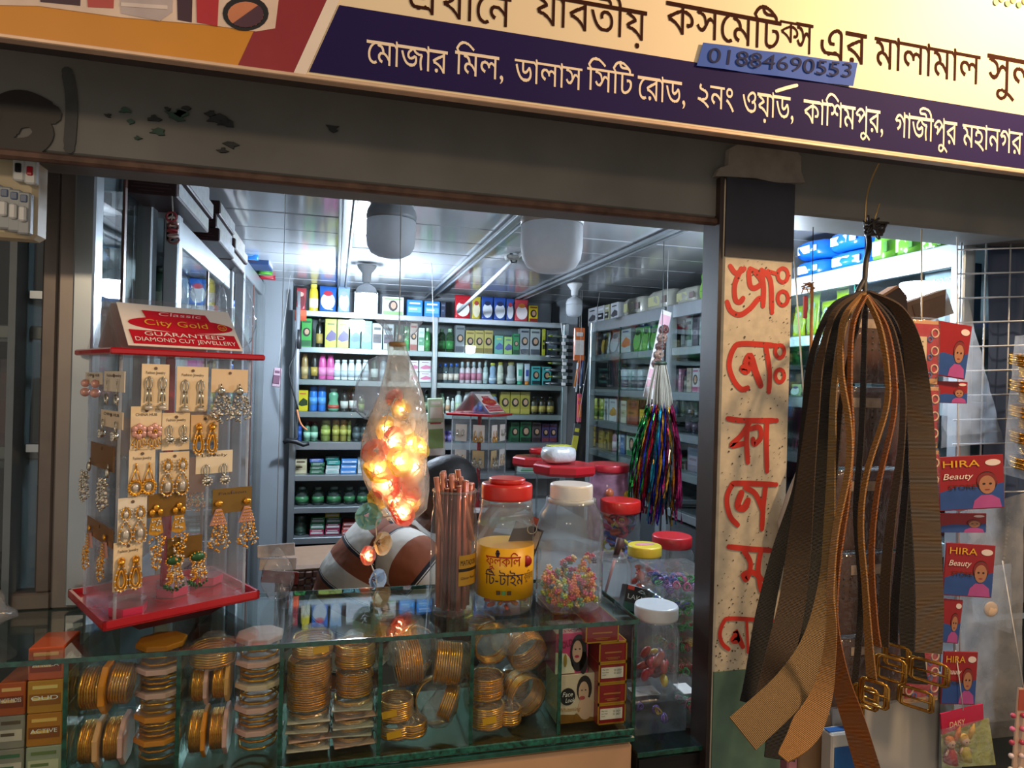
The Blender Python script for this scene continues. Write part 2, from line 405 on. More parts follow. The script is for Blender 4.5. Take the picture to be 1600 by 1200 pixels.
L([(1137, 654), (1160, 657), (1213, 657)]); L([(1172, 658), (1158, 680), (1142, 696), (1165, 692)]); L([(1168, 660), (1166, 690), (1168, 722)]); L([(1172, 670), (1186, 668), (1188, 684), (1178, 694), (1176, 686)]); L([(1198, 658), (1197, 690), (1198, 736)])
L([(1152, 820), (1140, 806), (1135, 780), (1142, 760), (1152, 755), (1212, 757)]); L([(1158, 770), (1152, 790), (1162, 794), (1168, 782)], .012); L([(1164, 762), (1180, 772), (1192, 800)]); L([(1196, 757), (1192, 790), (1190, 826)])
L([(1138, 854), (1166, 857), (1206, 860)]); L([(1160, 858), (1172, 880), (1166, 905), (1160, 898)]); L([(1162, 896), (1176, 894), (1190, 905)]); L([(1188, 860), (1184, 890), (1188, 922)])
L([(1138, 1014), (1128, 1005), (1124, 990), (1130, 972), (1142, 966), (1210, 970)], .007); L([(1148, 992), (1144, 1000), (1152, 1000), (1148, 985), (1160, 1010)], .009); L([(1166, 970), (1168, 1018)], .007); L([(1180, 972), (1178, 1014)], .007)
g.build('painted_name', mat('c0301f', .45, 0, .12), post)
g = G(); L([(1172, 1054), (1156, 1062), (1154, 1082), (1166, 1092)], .008); L([(1180, 1140), (1166, 1134), (1154, 1146), (1166, 1158), (1180, 1150)], .008); L([(1166, 1158), (1150, 1172), (1158, 1194), (1176, 1196), (1182, 1180), (1168, 1160)], .008)
g.build('painted_number', mat('1d2533', .45, 0, .12), post)
# ================================================================== SHOP SIGN
YS = .85
zb = at(800, 160, YS).z
sg = thing('shop_sign', 'long cream shop sign board with a navy band of white letters above the opening', 'sign', (0, YS, zb))
lo = lambda x, y, dy=0: V((at(x, y, YS).x, dy, at(x, y, YS).z-zb))
sx0, sx1, zs1 = -1.3, 2.1, .36
G().box(((sx0+sx1)/2, .0062, zs1/2), (sx1-sx0, .012, zs1), 0, .001).build('board', mat('e6d3b0', .6, 0, .03, 5, 0), sg)
G().box(((sx0+sx1)/2, .0045, -.0025), (sx1-sx0, .014, .005), 0, .001).build('frame_lip', mat('d8b79a', .35, .3, .1), sg)
G().box(((sx0+sx1)/2, .04, .02), (sx1-sx0, .05, .02)).build('back_batten', mat('3a3230', .7, 0, .2), sg)
bz0, bz1 = .004, (lo(528, 14).z+lo(1600, 176).z)/2
bx0, bx1 = lo(483, 113).x, lo(530, 14).x
wn = (0, -1, 0)
G().poly([(bx0, -.0008, bz0), (sx1, -.0008, bz0), (sx1, -.0008, bz1), (bx1, -.0008, bz1)], .001, wn).build('navy_band', mat('241a4c', .75, 0, .05, 5), sg); mat('241a4c', .75, 0, .05, 5).node_tree.nodes['Principled BSDF'].inputs['Specular IOR Level'].default_value = .12
def slant(x_at, z): return bx0+(bx1-bx0)*(z-bz0)/(bz1-bz0)+x_at
G().poly([(slant(-.016, 0), -.001, 0), (slant(-.002, 0), -.001, 0), (slant(-.002, zs1), -.001, zs1), (slant(-.016, zs1), -.001, zs1)], .001, wn).build('white_stripe', mat('e8d8c8', .35, 0, .03), sg)
G().poly([(slant(-.078, 0), -.0008, 0), (slant(-.016, 0), -.0008, 0), (slant(-.016, zs1), -.0008, zs1), (slant(-.078, zs1), -.0008, zs1)], .001, wn).build('crimson_stripe', mat('8c1f26', .35, 0, .05), sg)
G().poly([(sx0, -.0006, 0), (slant(-.078, 0), -.0006, 0), (slant(-.078, zs1), -.0006, zs1), (sx0, -.0006, zs1)], .001, wn).build('yellow_field', mat('d08a1c', .35, 0, .08, 6), sg)
pic = lambda a, d=-.0016: [lo(x, y, d) for x, y in a]
g = G()
g.poly(pic([(-60, -60), (438, -20), (430, 45), (400, 50), (330, 40), (190, 28), (60, 10), (-60, 8)], -.0012), .001, wn, 0)
g.poly(pic([(134, -40), (180, -40), (178, 14), (138, 12)]), .001, wn, 1); g.poly(pic([(186, -40), (272, -40), (270, 20), (250, 34), (190, 22)]), .001, wn, 2)
g.poly(pic([(190, 5), (262, 10), (262, 16), (190, 11)], -.002), .001, wn, 3)
g.poly(pic([(276, -40), (302, -40), (300, 36), (278, 32)]), .001, wn, 4); g.poly(pic([(306, -40), (344, -40), (340, 42), (308, 36)]), .001, wn, 5); g.poly(pic([(60, -40), (128, -40), (126, 10), (64, 4)]), .001, wn, 4)
g.poly(pic([(384+36*math.cos(i*PI/10), 22+27*math.sin(i*PI/10)) for i in range(20)]), .001, wn, 6)
g.poly(pic([(384+28*math.cos(i*PI/10), 24+20*math.sin(i*PI/10)) for i in range(20)], -.002), .001, wn, 7)
g.poly(pic([(384+28*math.cos(i*PI/10-PI/4), 24+20*math.sin(i*PI/10-PI/4)) for i in range(11)], -.0024), .001, wn, 8)
g.build('cosmetics_picture', [mat('dcc3b0', .4, 0, .1), mat('b4463f', .4), mat('b7a8a6', .4), mat('d8c8c0', .4), mat('3a1a2c', .4), mat('b3202c', .4), mat('191316', .3), mat('c67a52', .4), mat('4d2738', .4)], sg)
g = G()
def word(g, s, xl, xr, ym, h, mi=0, d=-.0012):
    """Bengali word: head-line starting at pixel (xl, ym), right edge at column xr, letter height in pixels"""
    a = lo(xl, ym, d); b = lo(xr, ym, d); m = dep(at(xl, ym, YS))/F
    text(g, s, (a.x, d, a.z), XH, ZH, width=b.x-a.x, em=h*m/.60, anchor=.62, mi=mi)
Yv = (lo(573, 60).z, )
for s, xl, xr, ym in (('েমাজার', 573, 700, 63), ('িমল,', 711, 787, 80), ('ডালাস', 804, 910, 92), ('িসিট', 917, 990, 105), ('েরাড,', 996, 1071, 119), ('২নং', 1090, 1147, 131), ('ওয়াড,', 1160, 1240, 142), ('কািশমপুর,', 1255, 1380, 156), ('গাজীপুর', 1398, 1495, 178), ('মহানগর', 1503, 1597, 194), ('।', 1600, 1606, 208)):
    word(g, s, xl, xr, ym, 34)
stroke(g, pic([(1212, 143), (1228, 138), (1244, 134)], -.0016), .005, wn)
g.build('navy_band_lettering', mat('f0dcc0', .4, 0, .02), sg)
g = G()
for s, xl, xr, ym in (('এখােন', 640, 800, -30), ('যাবতীয়', 836, 1012, -12), ('কসেমিট', 1041, 1222, 2), ('এর', 1283, 1355, 42), ('মালামাল', 1367, 1533, 57), ('সুলভ', 1543, 1660, 84)):
    word(g, s, xl, xr, ym, 46, 0, -.0004)
word(g, 'ক', 1219, 1250, 31, 32, 0, -.0004); word(g, 'স', 1244, 1271, 34, 46, 0, -.0005)
dl = mat('3a2018', .95, 0, .05); dl.node_tree.nodes['Principled BSDF'].inputs['Specular IOR Level'].default_value = .05; g.build('dark_lettering', dl, sg)
g = G(); P = [lo(*p) for p in ((1097, 68), (1337, 100), (1330, 136), (1087, 104))]
for i in range(6):
    a, b = i/6, (i+1)/6; wv = lambda t: -.003-.0012*math.sin(t*14)
    t0 = P[0].lerp(P[1], a); t1 = P[0].lerp(P[1], b); b0 = P[3].lerp(P[2], a); b1 = P[3].lerp(P[2], b)
    g.poly([(b0.x, wv(a), b0.z), (b1.x, wv(b), b1.z), (t1.x, wv(b), t1.z), (t0.x, wv(a), t0.z)], .0006, wn)
tp = g.build('tape_strip', mat('2f55b0', .8, 0, .06, 8), sg); tp['label'] = 'blue tape strip with a handwritten number'
g = G(); a = lo(1103, 98, -.0044); b = lo(1326, 122, -.0044); text(g, '01884690553', (a.x, a.y, a.z-.001), (b-a), ZH, width=(b-a).length, em=.030, shear=.12)
g.build('handwritten_number', mat('141d4a', .9), tp)
g = G()
for i in range(9): c = lo(1555+i*9, 4-6*(i % 2)+i, -.0016); g.poly([c+V((.005*math.cos(k*PI/5), 0, .005*math.sin(k*PI/5))) for k in range(10)], .0008, wn, i % 2)
g.build('green_dots', [mat('4d7f4c', .4), mat('c8bf5a', .4)], sg)
# ================================================================== LAMPS IN THE CEILING
def led(px, py, Y, dia, lit, label, name='led_bulb', socket=True, fins=False, cordz=None):
    c = at(px, py, Y); t = thing(name, label, 'light bulb', c); r = dia/2
    df = [(1e-5, -r*.95), (r*.5, -r*.88), (r*.8, -r*.72), (r*.95, -r*.45), (r, -r*.1), (r, r*.55), (r*.97, r*.62)]
    dm = mat('f4f6f8', .35, 0, .01, emit=LED_STRENGTH*lit if lit else 0, ecol='dcecff') if lit else petal('e6eaee')
    G().lathe(df, 28).build('diffuser', dm, t)
    hs = [(r*1.01, r*.6), (r*1.02, r*.75), (r*.97, r*1.0), (r*.8, r*1.3), (r*.5, r*1.5), (r*.3, r*1.6), (r*.28, r*2.0)]
    G().lathe(hs, 32, fl=(lambda a, z: 1-.03*(math.sin(a*16) > .3)*(z < r*1.35)) if fins else None).build('housing', mat('b9bdc1' if not fins else '8f9498', .4, 0, .03), t)
    top = ZC-c.z-.004; z0 = r*1.9
    if top-z0 > .10:
        G().lathe([(r*.3, z0), (r*.36, z0+.005), (r*.36, z0+.05), (r*.2, z0+.06)], 20).build('lamp_holder', mat('2b2b2d', .4), t)
        G().tube([(0, 0, z0+.05), (.004, .002, (z0+top)/2), (0, 0, top)], .003, 6).build('cord', mat('dcdcd8', .5), t)
        G().lathe([(.03, top-.012), (.034, top-.004), (.03, top)], 20).build('ceiling_rose', mat('e3e3df', .5), t)
    else:
        G().lathe([(r*.36, r*1.75), (r*.42, r*1.8), (r*.45, top-.03), (r*.9, top-.008), (r*.92, top)], 24).build('lamp_holder', mat('d6d8d8', .45, 0, .02), t)
    return t
led(572, 470, 2.7, .081, True, 'lit white bulb under the ceiling, before the top of the back unit')
led(1204, 440, 1.42, .079, .5, 'lit white bulb inside the shop behind the painted post')
led(611, 368, 1.70, .121, False, 'unlit bulb with a grey finned dome, under the lintel', fins=True)
led(862, 382, 1.24, .119, False, 'largest unlit milky bulb, close under the lintel at the middle')
led(897, 484, 2.8, .071, False, 'small unlit bulb in a white holder near the back right corner')
# white rod hung from the ceiling on a hook
a = at(818, 392, 2.24); b = at(716, 487, 3.2)
t = thing('curtain_rod', 'thin white rod slanting down under the ceiling beside the middle bulb', 'rod', a)
G().tube([(0, 0, 0), b-a], .008, 12).build('tube', mat('e2e6e8', .35, 0, .03), t); G().tube([V((.04, -.08, .03)), V((0, 0, 0))], .007, 10).build('end_section', mat('d2d6d8', .35, 0, .03), t)
h = at(800, 400, 2.28); zt_ = ZC-h.z
hk = thing('ceiling_hook', 'black wire hook holding the white rod under the ceiling', 'hook', h)
G().tube([(0, 0, zt_), (0, 0, .022), (-.009, 0, -.004), (.0, 0, -.022), (.015, 0, -.021), (.019, 0, -.004)], .0037, 8).build('wire', mat('3a3a3c', .4, .5), hk)
G().box((0, 0, zt_-.012), (.045, .04, .016), 0, .004).build('tape_wad', mat('8f8f8a', .5, 0, .3, 60, .6), hk)
# ================================================================== GOODS: builders (front looks along -Y of the thing)
def cap_m(h): return mat(h, .35, 0, .04)
def face_print(g, w, h, z0, y, mi_hair, mi_skin, cx=0):
    """small printed portrait: hair shape and face"""
    r = min(w*.3, h*.2)
    g.poly([(cx+r*1.25*math.cos(i*PI/6), y, z0+r*1.5*math.sin(i*PI/6)) for i in range(12)], .0004, (0, -1, 0), mi_hair)
    g.poly([(cx+.1*r+r*.72*math.cos(i*PI/6), y-.0005, z0+.1*r+r*.95*math.sin(i*PI/6)) for i in range(12)], .0004, (0, -1, 0), mi_skin)
def item(kind, name, label, cat, loc, w, h, cols, rz=0, group=None, d=None, txt=None):
    t = thing(name, label, cat, loc, rz, group); c1, c2, c3 = (list(cols)+[cols[-1]]*3)[:3]
    m1, m2, m3 = mat(c1, .35, 0, .05, 20, coat=.3), mat(c2, .4, 0, .05), mat(c3, .4, 0, .05)
    if kind in ('box', 'face', 'band', 'tri'):
        d = d or min(w, .06)
        G().box((0, d/2, h/2), (w, d, h), 0, .0012).build('carton', m1, t)
        g = G()
        if kind == 'face':
            g.box((0, -.0004, h*.13), (w*.92, .0008, h*.2), 0); face_print(g, w, h, h*.52, -.0006, 1, 2)
            g.box((0, -.0004, h*.88), (w*.8, .0008, h*.07), 0)
            g.build('printed_panel', [m2, mat('1c1512', .4), mat('c99a7d', .45)], t)
        elif kind == 'tri':
            g.poly([(-w*.45, -.0004, h*.3), (-w*.1, -.0004, h*.22), (w*.46, -.0004, h*.28), (w*.46, -.0004, h*.5), (w*.05, -.0004, h*.62), (-w*.3, -.0004, h*.45)], .0008, (0, -1, 0), 0)
            g.box((0, -.0004, h*.82), (w*.6, .0008, h*.06), 1); g.build('printed_panel', [m2, m3], t)
        else:
            g.box((0, -.0004, h*.42), (w*.86, .0008, h*.34), 0); g.box((-w*.1, -.0008, h*.45), (w*.5, .0008, h*.09), 1); g.box((0, -.0004, h*.8), (w*.7, .0008, h*.1), 1)
            g.build('printed_panel', [m2, m3], t)
        if txt:
            g = G(); text(g, txt, (0, -.0014, h*.42), XH, ZH, width=w*.75, height=h*.13, center=True); g.build('lettering', mat('f2f2ee', .5), t)
    elif kind in ('bottle', 'oval', 'curvy', 'slim', 'pump', 'clear'):
        r = w/2; sy = .62 if kind in ('oval', 'curvy') else 1.0
        if kind == 'curvy': pf = [(r*.8, 0), (r, h*.1), (r*.98, h*.25), (r*.72, h*.48), (r*.85, h*.66), (r*.8, h*.78), (r*.45, h*.86), (r*.42, h*.88)]; zc, rc = h*.87, r*.62
        elif kind == 'oval': pf = [(r*.9, 0), (r, h*.03), (r, h*.5), (r*.96, h*.7), (r*.8, h*.82), (r*.5, h*.88)]; zc, rc = h*.86, r*.72
        elif kind == 'slim': pf = [(r*.92, 0), (r, h*.03), (r, h*.62), (r*.9, h*.68), (r*.4, h*.74), (r*.38, h*.78)]; zc, rc = h*.76, r*.55
        elif kind == 'pump': pf = [(r*.92, 0), (r, h*.03), (r, h*.55), (r*.8, h*.64), (r*.4, h*.68), (r*.36, h*.74)]; zc, rc = h*.72, r*.5
        else: pf = [(r*.92, 0), (r, h*.03), (r, h*.68), (r*.85, h*.78), (r*.45, h*.84), (r*.42, h*.87)]; zc, rc = h*.85, r*.55
        bm_ = clear('tinted_'+c1, c1, .6, .04, 0, 30, .25, c1) if kind == 'clear' else m1
        dy = r*sy
        G().lathe(pf, 20, 0, 1, sy, (0, dy, 0)).build('bottle_body', bm_, t)
        G().lathe([(rc, zc), (rc, h*.985), (rc*.9, h)], 16, 0, 1, sy if sy < 1 else 1, (0, dy, 0)).build('cap', mat(c2, .35, 0, .04), t)
        lw_ = [(r*1.012, h*.14), (r*1.012, h*.48)] if kind != 'curvy' else [(r*1.0, h*.13), (r*.96, h*.28)]
        G().lathe([(a+.0004, z) for a, z in lw_], 20, 0, 1, sy, (0, dy, 0)).build('wrap_label', m3, t)
        if kind == 'pump': G().tube([(0, dy, h*.98), (0, dy, h*1.0), (-r*.5, dy-r*.6, h*.99)], r*.14, 8).build('nozzle', mat(c2, .35), t)
    elif kind == 'can':
        r = w/2
        G().lathe([(r*.9, 0), (r, h*.02), (r, h*.76), (r*.9, h*.80)], 20, 0, c=(0, r, 0)).build('can_body', m1, t)
        G().lathe([(r*.93, h*.79), (r*.93, h*.93), (r*.8, h*.985), (r*.4, h), (1e-5, h)], 20, 0, c=(0, r, 0)).build('cap', mat(c2, .35, 0, .04), t)
        G().lathe([(r*1.008, h*.25), (r*1.008, h*.55)], 20, 0, c=(0, r, 0)).build('wrap_label', m3, t)
    elif kind == 'jar':
        r = w/2
        G().lathe([(r*.9, 0), (r, h*.05), (r, h*.6), (r*.9, h*.66)], 20, 0, c=(0, r, 0)).build('jar_body', m1, t)
        G().lathe([(r*1.02, h*.65), (r*1.04, h*.68), (r*1.04, h*.97), (r*.96, h)], 24, 0, c=(0, r, 0)).build('lid', mat(c2, .35, 0, .04), t)
        G().lathe([(r*1.01, h*.12), (r*1.01, h*.5)], 20, 0, c=(0, r, 0)).build('wrap_label', m3, t)
    elif kind == 'tube':
        d = w*.55; g = G(); n = 16; pf = []
        vs = []; fs = []
        for k in range(7):
            z = h*(.16+.84*k/6); s_ = 1-k/6
            for i in range(n): a = 2*PI*i/n; vs.append((w/2*(.86+.14*k/6)*math.cos(a), d/2+d/2*(.1+.9*s_)*math.sin(a), z))
        for k in range(6):
            for i in range(n): fs.append((k*n+i, k*n+(i+1) % n, k*n+n+(i+1) % n, k*n+n+i))
        fs += [list(range(n-1, -1, -1)), list(range(6*n, 7*n))]
        g.add(vs, fs, 0, True); g.build('tube_body', m1, t)
        G().lathe([(w*.36, 0), (w*.38, h*.02), (w*.36, h*.17)], 16, 0, 1, .7, (0, d/2, 0)).build('cap', mat(c2, .35, 0, .04), t)
        G().box((0, d*.1, h*.55), (w*.5, .002, h*.3)).build('printed_panel', m3, t)
    elif kind == 'pouch':
        d = w*.34; n = 14; vs = []; fs = []; rr = random.Random(int(w*1e5))
        for k in range(9):
            z = h*k/8; th = d*(.95*(1-(k/8)**1.6)+.02); wk = w*(1-.05*math.sin(PI*k/8)); pn = .0015*rr.uniform(-1, 1)
            for i in range(n):
                a = 2*PI*i/n; c_, s_ = math.cos(a), math.sin(a); ex = abs(c_)**.35*(1 if c_ > 0 else -1)
                vs.append((wk/2*ex+pn, d/2+th/2*s_+pn, z-.03*h*(abs(ex)**2)*(k == 0)))
        for k in range(8):
            for i in range(n): fs.append((k*n+i, k*n+(i+1) % n, k*n+n+(i+1) % n, k*n+n+i))
        fs += [list(range(n-1, -1, -1)), list(range(8*n, 9*n))]
        G().add([(x, y, max(0, z)) for x, y, z in vs], fs, 0, True).build('pouch_body', mat(c1, .22, 0, .06, 25, .25, coat=.4), t)
        g = G(); ft = lambda z: d/2-d*(.95*(1-(z/h)**1.6)+.02)/2-.0015
        def disc(cx, cz, rx, rz_, mi, lift=0): g.poly([(cx+rx*math.cos(i*PI/8), ft(cz+rz_*math.sin(i*PI/8))-lift, cz+rz_*math.sin(i*PI/8)) for i in range(16)], .0008, (0, -1, 0), mi)
        disc(0, h*.42, w*.42, h*.32, 0); disc(0, h*.72, w*.26, h*.1, 1, .0008); g.build('printed_panel', [m2, m3], t)
    elif kind == 'pack':      # soft pillow pack
        d = d or w*.5; n = 18; vs = []; fs = []; g = G(); R_ = random.Random(int(w*1e6+h*1e4))
        for k in range(9):
            q_ = k/8*2-1; s_ = max(.04, (1-abs(q_)**3.2)**.5)
            for i in range(n):
                a = 2*PI*i/n; c_, e_ = math.cos(a), math.sin(a); sg_ = lambda v: (abs(v)**.5)*(1 if v > 0 else -1)
                vs.append((w/2*q_, d/2+d/2*sg_(c_)*(.25+.75*s_)*(1+.05*R_.uniform(-1, 1)), h/2+h/2*sg_(e_)*(.8+.2*s_)*(1+.04*R_.uniform(-1, 0))))
        for k in range(8):
            for i in range(n): fs.append((k*n+i, k*n+(i+1) % n, k*n+n+(i+1) % n, k*n+n+i))
        fs += [list(range(n-1, -1, -1)), list(range(8*n, 9*n))]
        g.add(vs, fs, 0, True).build('wrapper', mat(c1, .25, 0, .08, 20, .4, coat=.4), t)
        G().box((-w*.08, d*.02, h*.5), (w*.42, .003, h*.42), 0, .001).box((w*.28, d*.02, h*.5), (w*.16, .003, h*.3), 1, .001).build('printed_panel', [m2, m3], t)
    return t
# ================================================================== BACK UNIT
ux0, ux1 = at(455, 600, YR).x, at(886, 600, YR).x
RY = [488, 545, 596, 647, 695, 747, 797.5, 845]          # front rails, read at column 464
zr = [at(464, y-4, YR).z for y in RY]; zrb = [at(464, y+5, YR).z for y in RY]
zrb[4] = at(464, 703, YR).z; zrb[7] = at(464, 851, YR).z
unit = thing('wall_shelf_unit', 'long aluminium shelf unit full of cosmetics across the back wall', 'shelves', ((ux0+ux1)/2, YR, 0))
ox = (ux0+ux1)/2; W = ux1-ux0
SD = .22
for z0, z1 in zip(zrb, zr):
    G().box((0, .008, (z0+z1)/2), (W-.012, .016, z1-z0), 0, .002).box((0, SD/2+.016, z1-.006), (W-.03, SD, .012), 0).build('shelf', ALU, unit)
for x in (-W/2+.012, W/2-.012): G().box((x, .010, zr[0]/2), (.030, .03, zr[0]), 0, .003).build('upright', ALU, unit); G().box((x, SD/2+.02, zr[0]/2+.1), (.02, SD, zr[0]-.2)).build('side_panel', ALUD, unit)
xm = at(679, 560, YR).x-ox
G().box((xm, -.001, (zr[0]+zr[4])/2), (.026, .02, zr[0]-zr[4]), 0, .003).build('upright', ALU, unit)
G().box((0, SD+.02, zr[0]/2), (W, .01, zr[0])).build('back_panel', mat('6f777b', .5, 0, .05, 6), unit)
G().box((0, .05, zrb[7]/2-.01), (W-.02, .06, zrb[7]-.03), 0, .004).build('base_panel', mat('44484a', .5, 0, .1), unit)
for x0, x1, yo in ((-W/2+.02, xm, .0), (xm, W/2-.02, .0), ):
    G().box(((x0+x1)/2, -.012-yo, (zr[0]+zr[4])/2-.01), (x1-x0, .004, zr[0]-zr[4]-.04)).build('sliding_glass', GLASS, unit)
G().box(at(470, 493, YR)-V((ox, YR+.010, 0)), (.05, .008, .05), 0, .002).build('tag', mat('e0582c', .5), unit)
SH = ['top of the back unit', 'first shelf of the back unit', 'second shelf of the back unit', 'third shelf of the back unit', 'fourth shelf of the back unit', 'fifth shelf of the back unit', 'sixth shelf of the back unit', 'lowest shelf of the back unit']
def put(row, x0, x1, yt, kind, name, desc, cat, cols, n=1, txt=None, grp=None, yoff=.05):
    st = (x1-x0)/n
    for k in range(n):
        a, b = x0+st*k, x0+st*(k+1)
        Yp = YR+yoff; pa, pb = at(a, yt, Yp), at(b, yt, Yp); zb_ = zr[row]+.0008
        wd = (pb.x-pa.x)*.95; hh = max(.03, pa.z-zb_)
        if row: hh = min(hh, zrb[row-1]-zb_-.004)
        pos = '' if n == 1 else (' %s from left of %s' % (ORD[k], NUM[n]))
        pre = 'on' if row == 0 else 'on the'
        lab = '%s%s %s' % (desc, pos, ('on top of the back unit' if row == 0 else 'on '+SH[row].replace(' of the', ', of the').replace(',', '')))
        item(kind, name, lab, cat, ((pa.x+pb.x)/2, Yp, zb_), wd, hh, cols, 0, grp or (None if n == 1 else desc+'s in a row'), txt=txt, d=min(wd, .08))
# top of the unit
put(0, 463, 479, 449, 'pouch', 'soap_packet', 'small red packet behind the pump', 'packet', ('b0434a', '7a2a30', 'd8b0a0'))
put(0, 483, 498, 443, 'oval', 'shampoo_bottle', 'yellow and white bottle', 'bottle', ('dcc93a', 'e6d95a', 'f0ead0'))
put(0, 499, 527, 446, 'pouch', 'hand_wash_pouch', 'wide blue and white refill pouch with red badge', 'refill pouch', ('2b63b5', 'dfe6ea', 'b8283c'))
put(0, 528, 548, 447, 'pouch', 'hand_wash_pouch', 'pale blue refill pouch', 'refill pouch', ('8fb0d0', 'e6ecf0', '9aa8b8'))
put(0, 553, 592, 455, 'box', 'soap_carton', 'white carton behind the lit bulb', 'box', ('d9dde0', 'c4ccd2', 'e8ecee'))
put(0, 597, 632, 463, 'face', 'baby_wipes_box', 'white baby picture box with green and pink print', 'box', ('e9edee', '7fb069', 'e8c0b8'))
put(0, 636, 661, 468, 'band', 'soap_box', 'bright blue box left one of two', 'box', ('2f86d6', '6fb2ea', 'e8eef4'))
put(0, 663, 688, 470, 'band', 'soap_box', 'bright blue box right one of two', 'box', ('2f86d6', '6fb2ea', 'e8eef4'))
put(0, 689, 697, 472, 'box', 'perfume_box', 'narrow dark navy box', 'box', ('1e2b44', '33415e', '6b7688'))
put(0, 711, 737, 460, 'pouch', 'hand_wash_pouch', 'red and white refill pouch left of the yellow one', 'refill pouch', ('c32430', 'ece6e2', 'c32430'))
put(0, 738, 752, 463, 'pouch', 'hand_wash_pouch', 'yellow refill pouch', 'refill pouch', ('c9b83a', 'e9e4c0', 'a8433a'))
put(0, 753, 772, 463, 'pouch', 'hand_wash_pouch', 'blue refill pouch next to the yellow one', 'refill pouch', ('2c4fa0', 'e2e8ee', '1d2a50'))
put(0, 772, 792, 464, 'pouch', 'hand_wash_pouch', 'blue refill pouch in the middle of the row', 'refill pouch', ('2c4fa0', 'e2e8ee', '1d2a50'))
put(0, 792, 804, 466, 'pouch', 'hand_wash_pouch', 'narrow blue and red refill pouch', 'refill pouch', ('33509a', 'dfe3ea', 'b0343e'))
put(0, 805, 827, 467, 'pouch', 'hand_wash_pouch', 'pink and white refill pouch beside yellow box', 'refill pouch', ('c0414b', 'eadfdc', 'c9762c'))
put(0, 827, 841, 477, 'face', 'henna_box', 'yellow box with a red portrait', 'box', ('d9c223', '8e2a1c', 'a8531c'))
# first shelf
put(1, 471, 488, 497, 'face', 'hair_oil_box', 'green box with a dark haired portrait', 'box', ('3fa145', '1d5c30', 'ffffff'))
put(1, 494, 505, 497, 'bottle', 'hair_oil_bottle', 'slim black and gold bottle', 'bottle', ('191817', '2b2721', 'b99a55'))
put(1, 508, 527, 497, 'tri', 'hair_colour_box', 'yellow box with a purple shape left', 'box', ('c2c13a', '5b3f7d', '7a7f2d'))
put(1, 527, 546, 498, 'tri', 'hair_colour_box', 'yellow box with a purple shape right', 'box', ('b9b945', '5b3f7d', '9a9a3a'))
put(1, 547, 564, 501, 'tri', 'cream_box', 'teal and blue box', 'box', ('4d8f9c', '3a67a8', 'b4c93f'))
put(1, 565, 582, 501, 'tri', 'cream_box', 'pale teal box', 'box', ('5f9ea6', '88b5b8', '79a0a0'))
put(1, 582, 598, 505, 'band', 'soap_carton', 'white and maroon box', 'box', ('cfd3d6', '4a2b3a', '2b1d28'), n=1)
put(1, 599, 616, 506, 'band', 'soap_carton', 'silver and purple box', 'box', ('c3c8cc', '55384f', '2b1d28'))
put(1, 618, 631, 508, 'face', 'hair_oil_box', 'dark green portrait box behind bag top', 'box', ('2c4a3a', '1f3a2a', '88a090'))
put(1, 632, 640, 510, 'box', 'hair_oil_box', 'narrow green box', 'box', ('2f8040', '3f9a50', 'bcd8b0'))
put(1, 641, 653, 505, 'face', 'cream_box', 'pinkish portrait box', 'box', ('c9b0a8', 'a8605a', 'e0d0c8'))
put(1, 654, 664, 512, 'box', 'cream_box', 'white carton with green print', 'box', ('d5dcd8', '6fa080', 'b0c4b8'))
put(1, 664, 674, 512, 'bottle', 'hair_oil_bottle', 'green bottle left of the middle upright', 'bottle', ('2f7a3f', 'c8d8c0', '4f9a58'))
put(1, 685, 711, 513, 'clear', 'hair_oil_bottle', 'green oil bottle', 'bottle', ('5fa060', '9ab89a', '3d8a48'), n=2)
put(1, 712, 727, 508, 'face', 'hair_colour_box', 'tall grey portrait box', 'box', ('78797f', '4d505a', 'a88b3a'))
put(1, 728, 771, 516, 'face', 'hair_colour_box', 'gold portrait box', 'box', ('c2a95c', '8a7338', 'd8c070'), n=3)
put(1, 773, 787, 524, 'tri', 'cream_box', 'mint green and blue box', 'box', ('6fb5a5', '4b62a5', 'c9d860'))
put(1, 788, 801, 526, 'tri', 'cream_box', 'pale green box with a violet drop', 'box', ('a5c86f', '5a5f9a', '4f6f7a'))
put(1, 802, 812, 521, 'face', 'hair_oil_box', 'narrow green portrait box', 'box', ('2f8a50', '1d4a30', 'ffffff'))
put(1, 813, 828, 513, 'face', 'hair_colour_box', 'silver black portrait box', 'box', ('9b9ca4', '3b3d48', 'c4a45a'), n=1)
put(1, 829, 845, 514, 'face', 'hair_colour_box', 'shiny grey portrait box right of the silver black one', 'box', ('b0b0b6', '4a4c58', 'c4a45a'))
put(1, 848, 853, 514, 'box', 'hair_oil_box', 'thin yellow and black box', 'box', ('b9b52a', '3a3a1a', 'c0bc40'))
put(1, 855, 872, 516, 'band', 'perfume_box', 'dark box behind the pencils strip', 'box', ('2f3540', '5a6270', '8a8f98'))
# second shelf
put(2, 471, 482, 551, 'oval', 'shampoo_bottle', 'bronze shampoo bottle', 'bottle', ('9c7c4a', '8a6a3a', 'c4a878'))
put(2, 486, 497, 551, 'oval', 'shampoo_bottle', 'black shampoo bottle with gold print', 'bottle', ('1b1a19', '24221f', 'b89a4a'))
put(2, 498, 523, 552, 'oval', 'shampoo_bottle', 'pink shampoo bottle', 'bottle', ('d0559a', 'c8458c', 'e088b8'), n=2)
put(2, 522, 577, 562, 'oval', 'lotion_bottle', 'white lotion bottle', 'bottle', ('e4e8ea', 'd4dae0', 'b8c0c8'), n=5)
put(2, 580, 592, 555, 'bottle', 'hair_oil_bottle', 'dark green bottle with white print', 'bottle', ('24402f', '1c2e24', 'cfd6d0'))
put(2, 594, 606, 558, 'bottle', 'lotion_bottle', 'grey bottle half behind the bag', 'bottle', ('8a959a', '6a757a', 'b0bac0'))
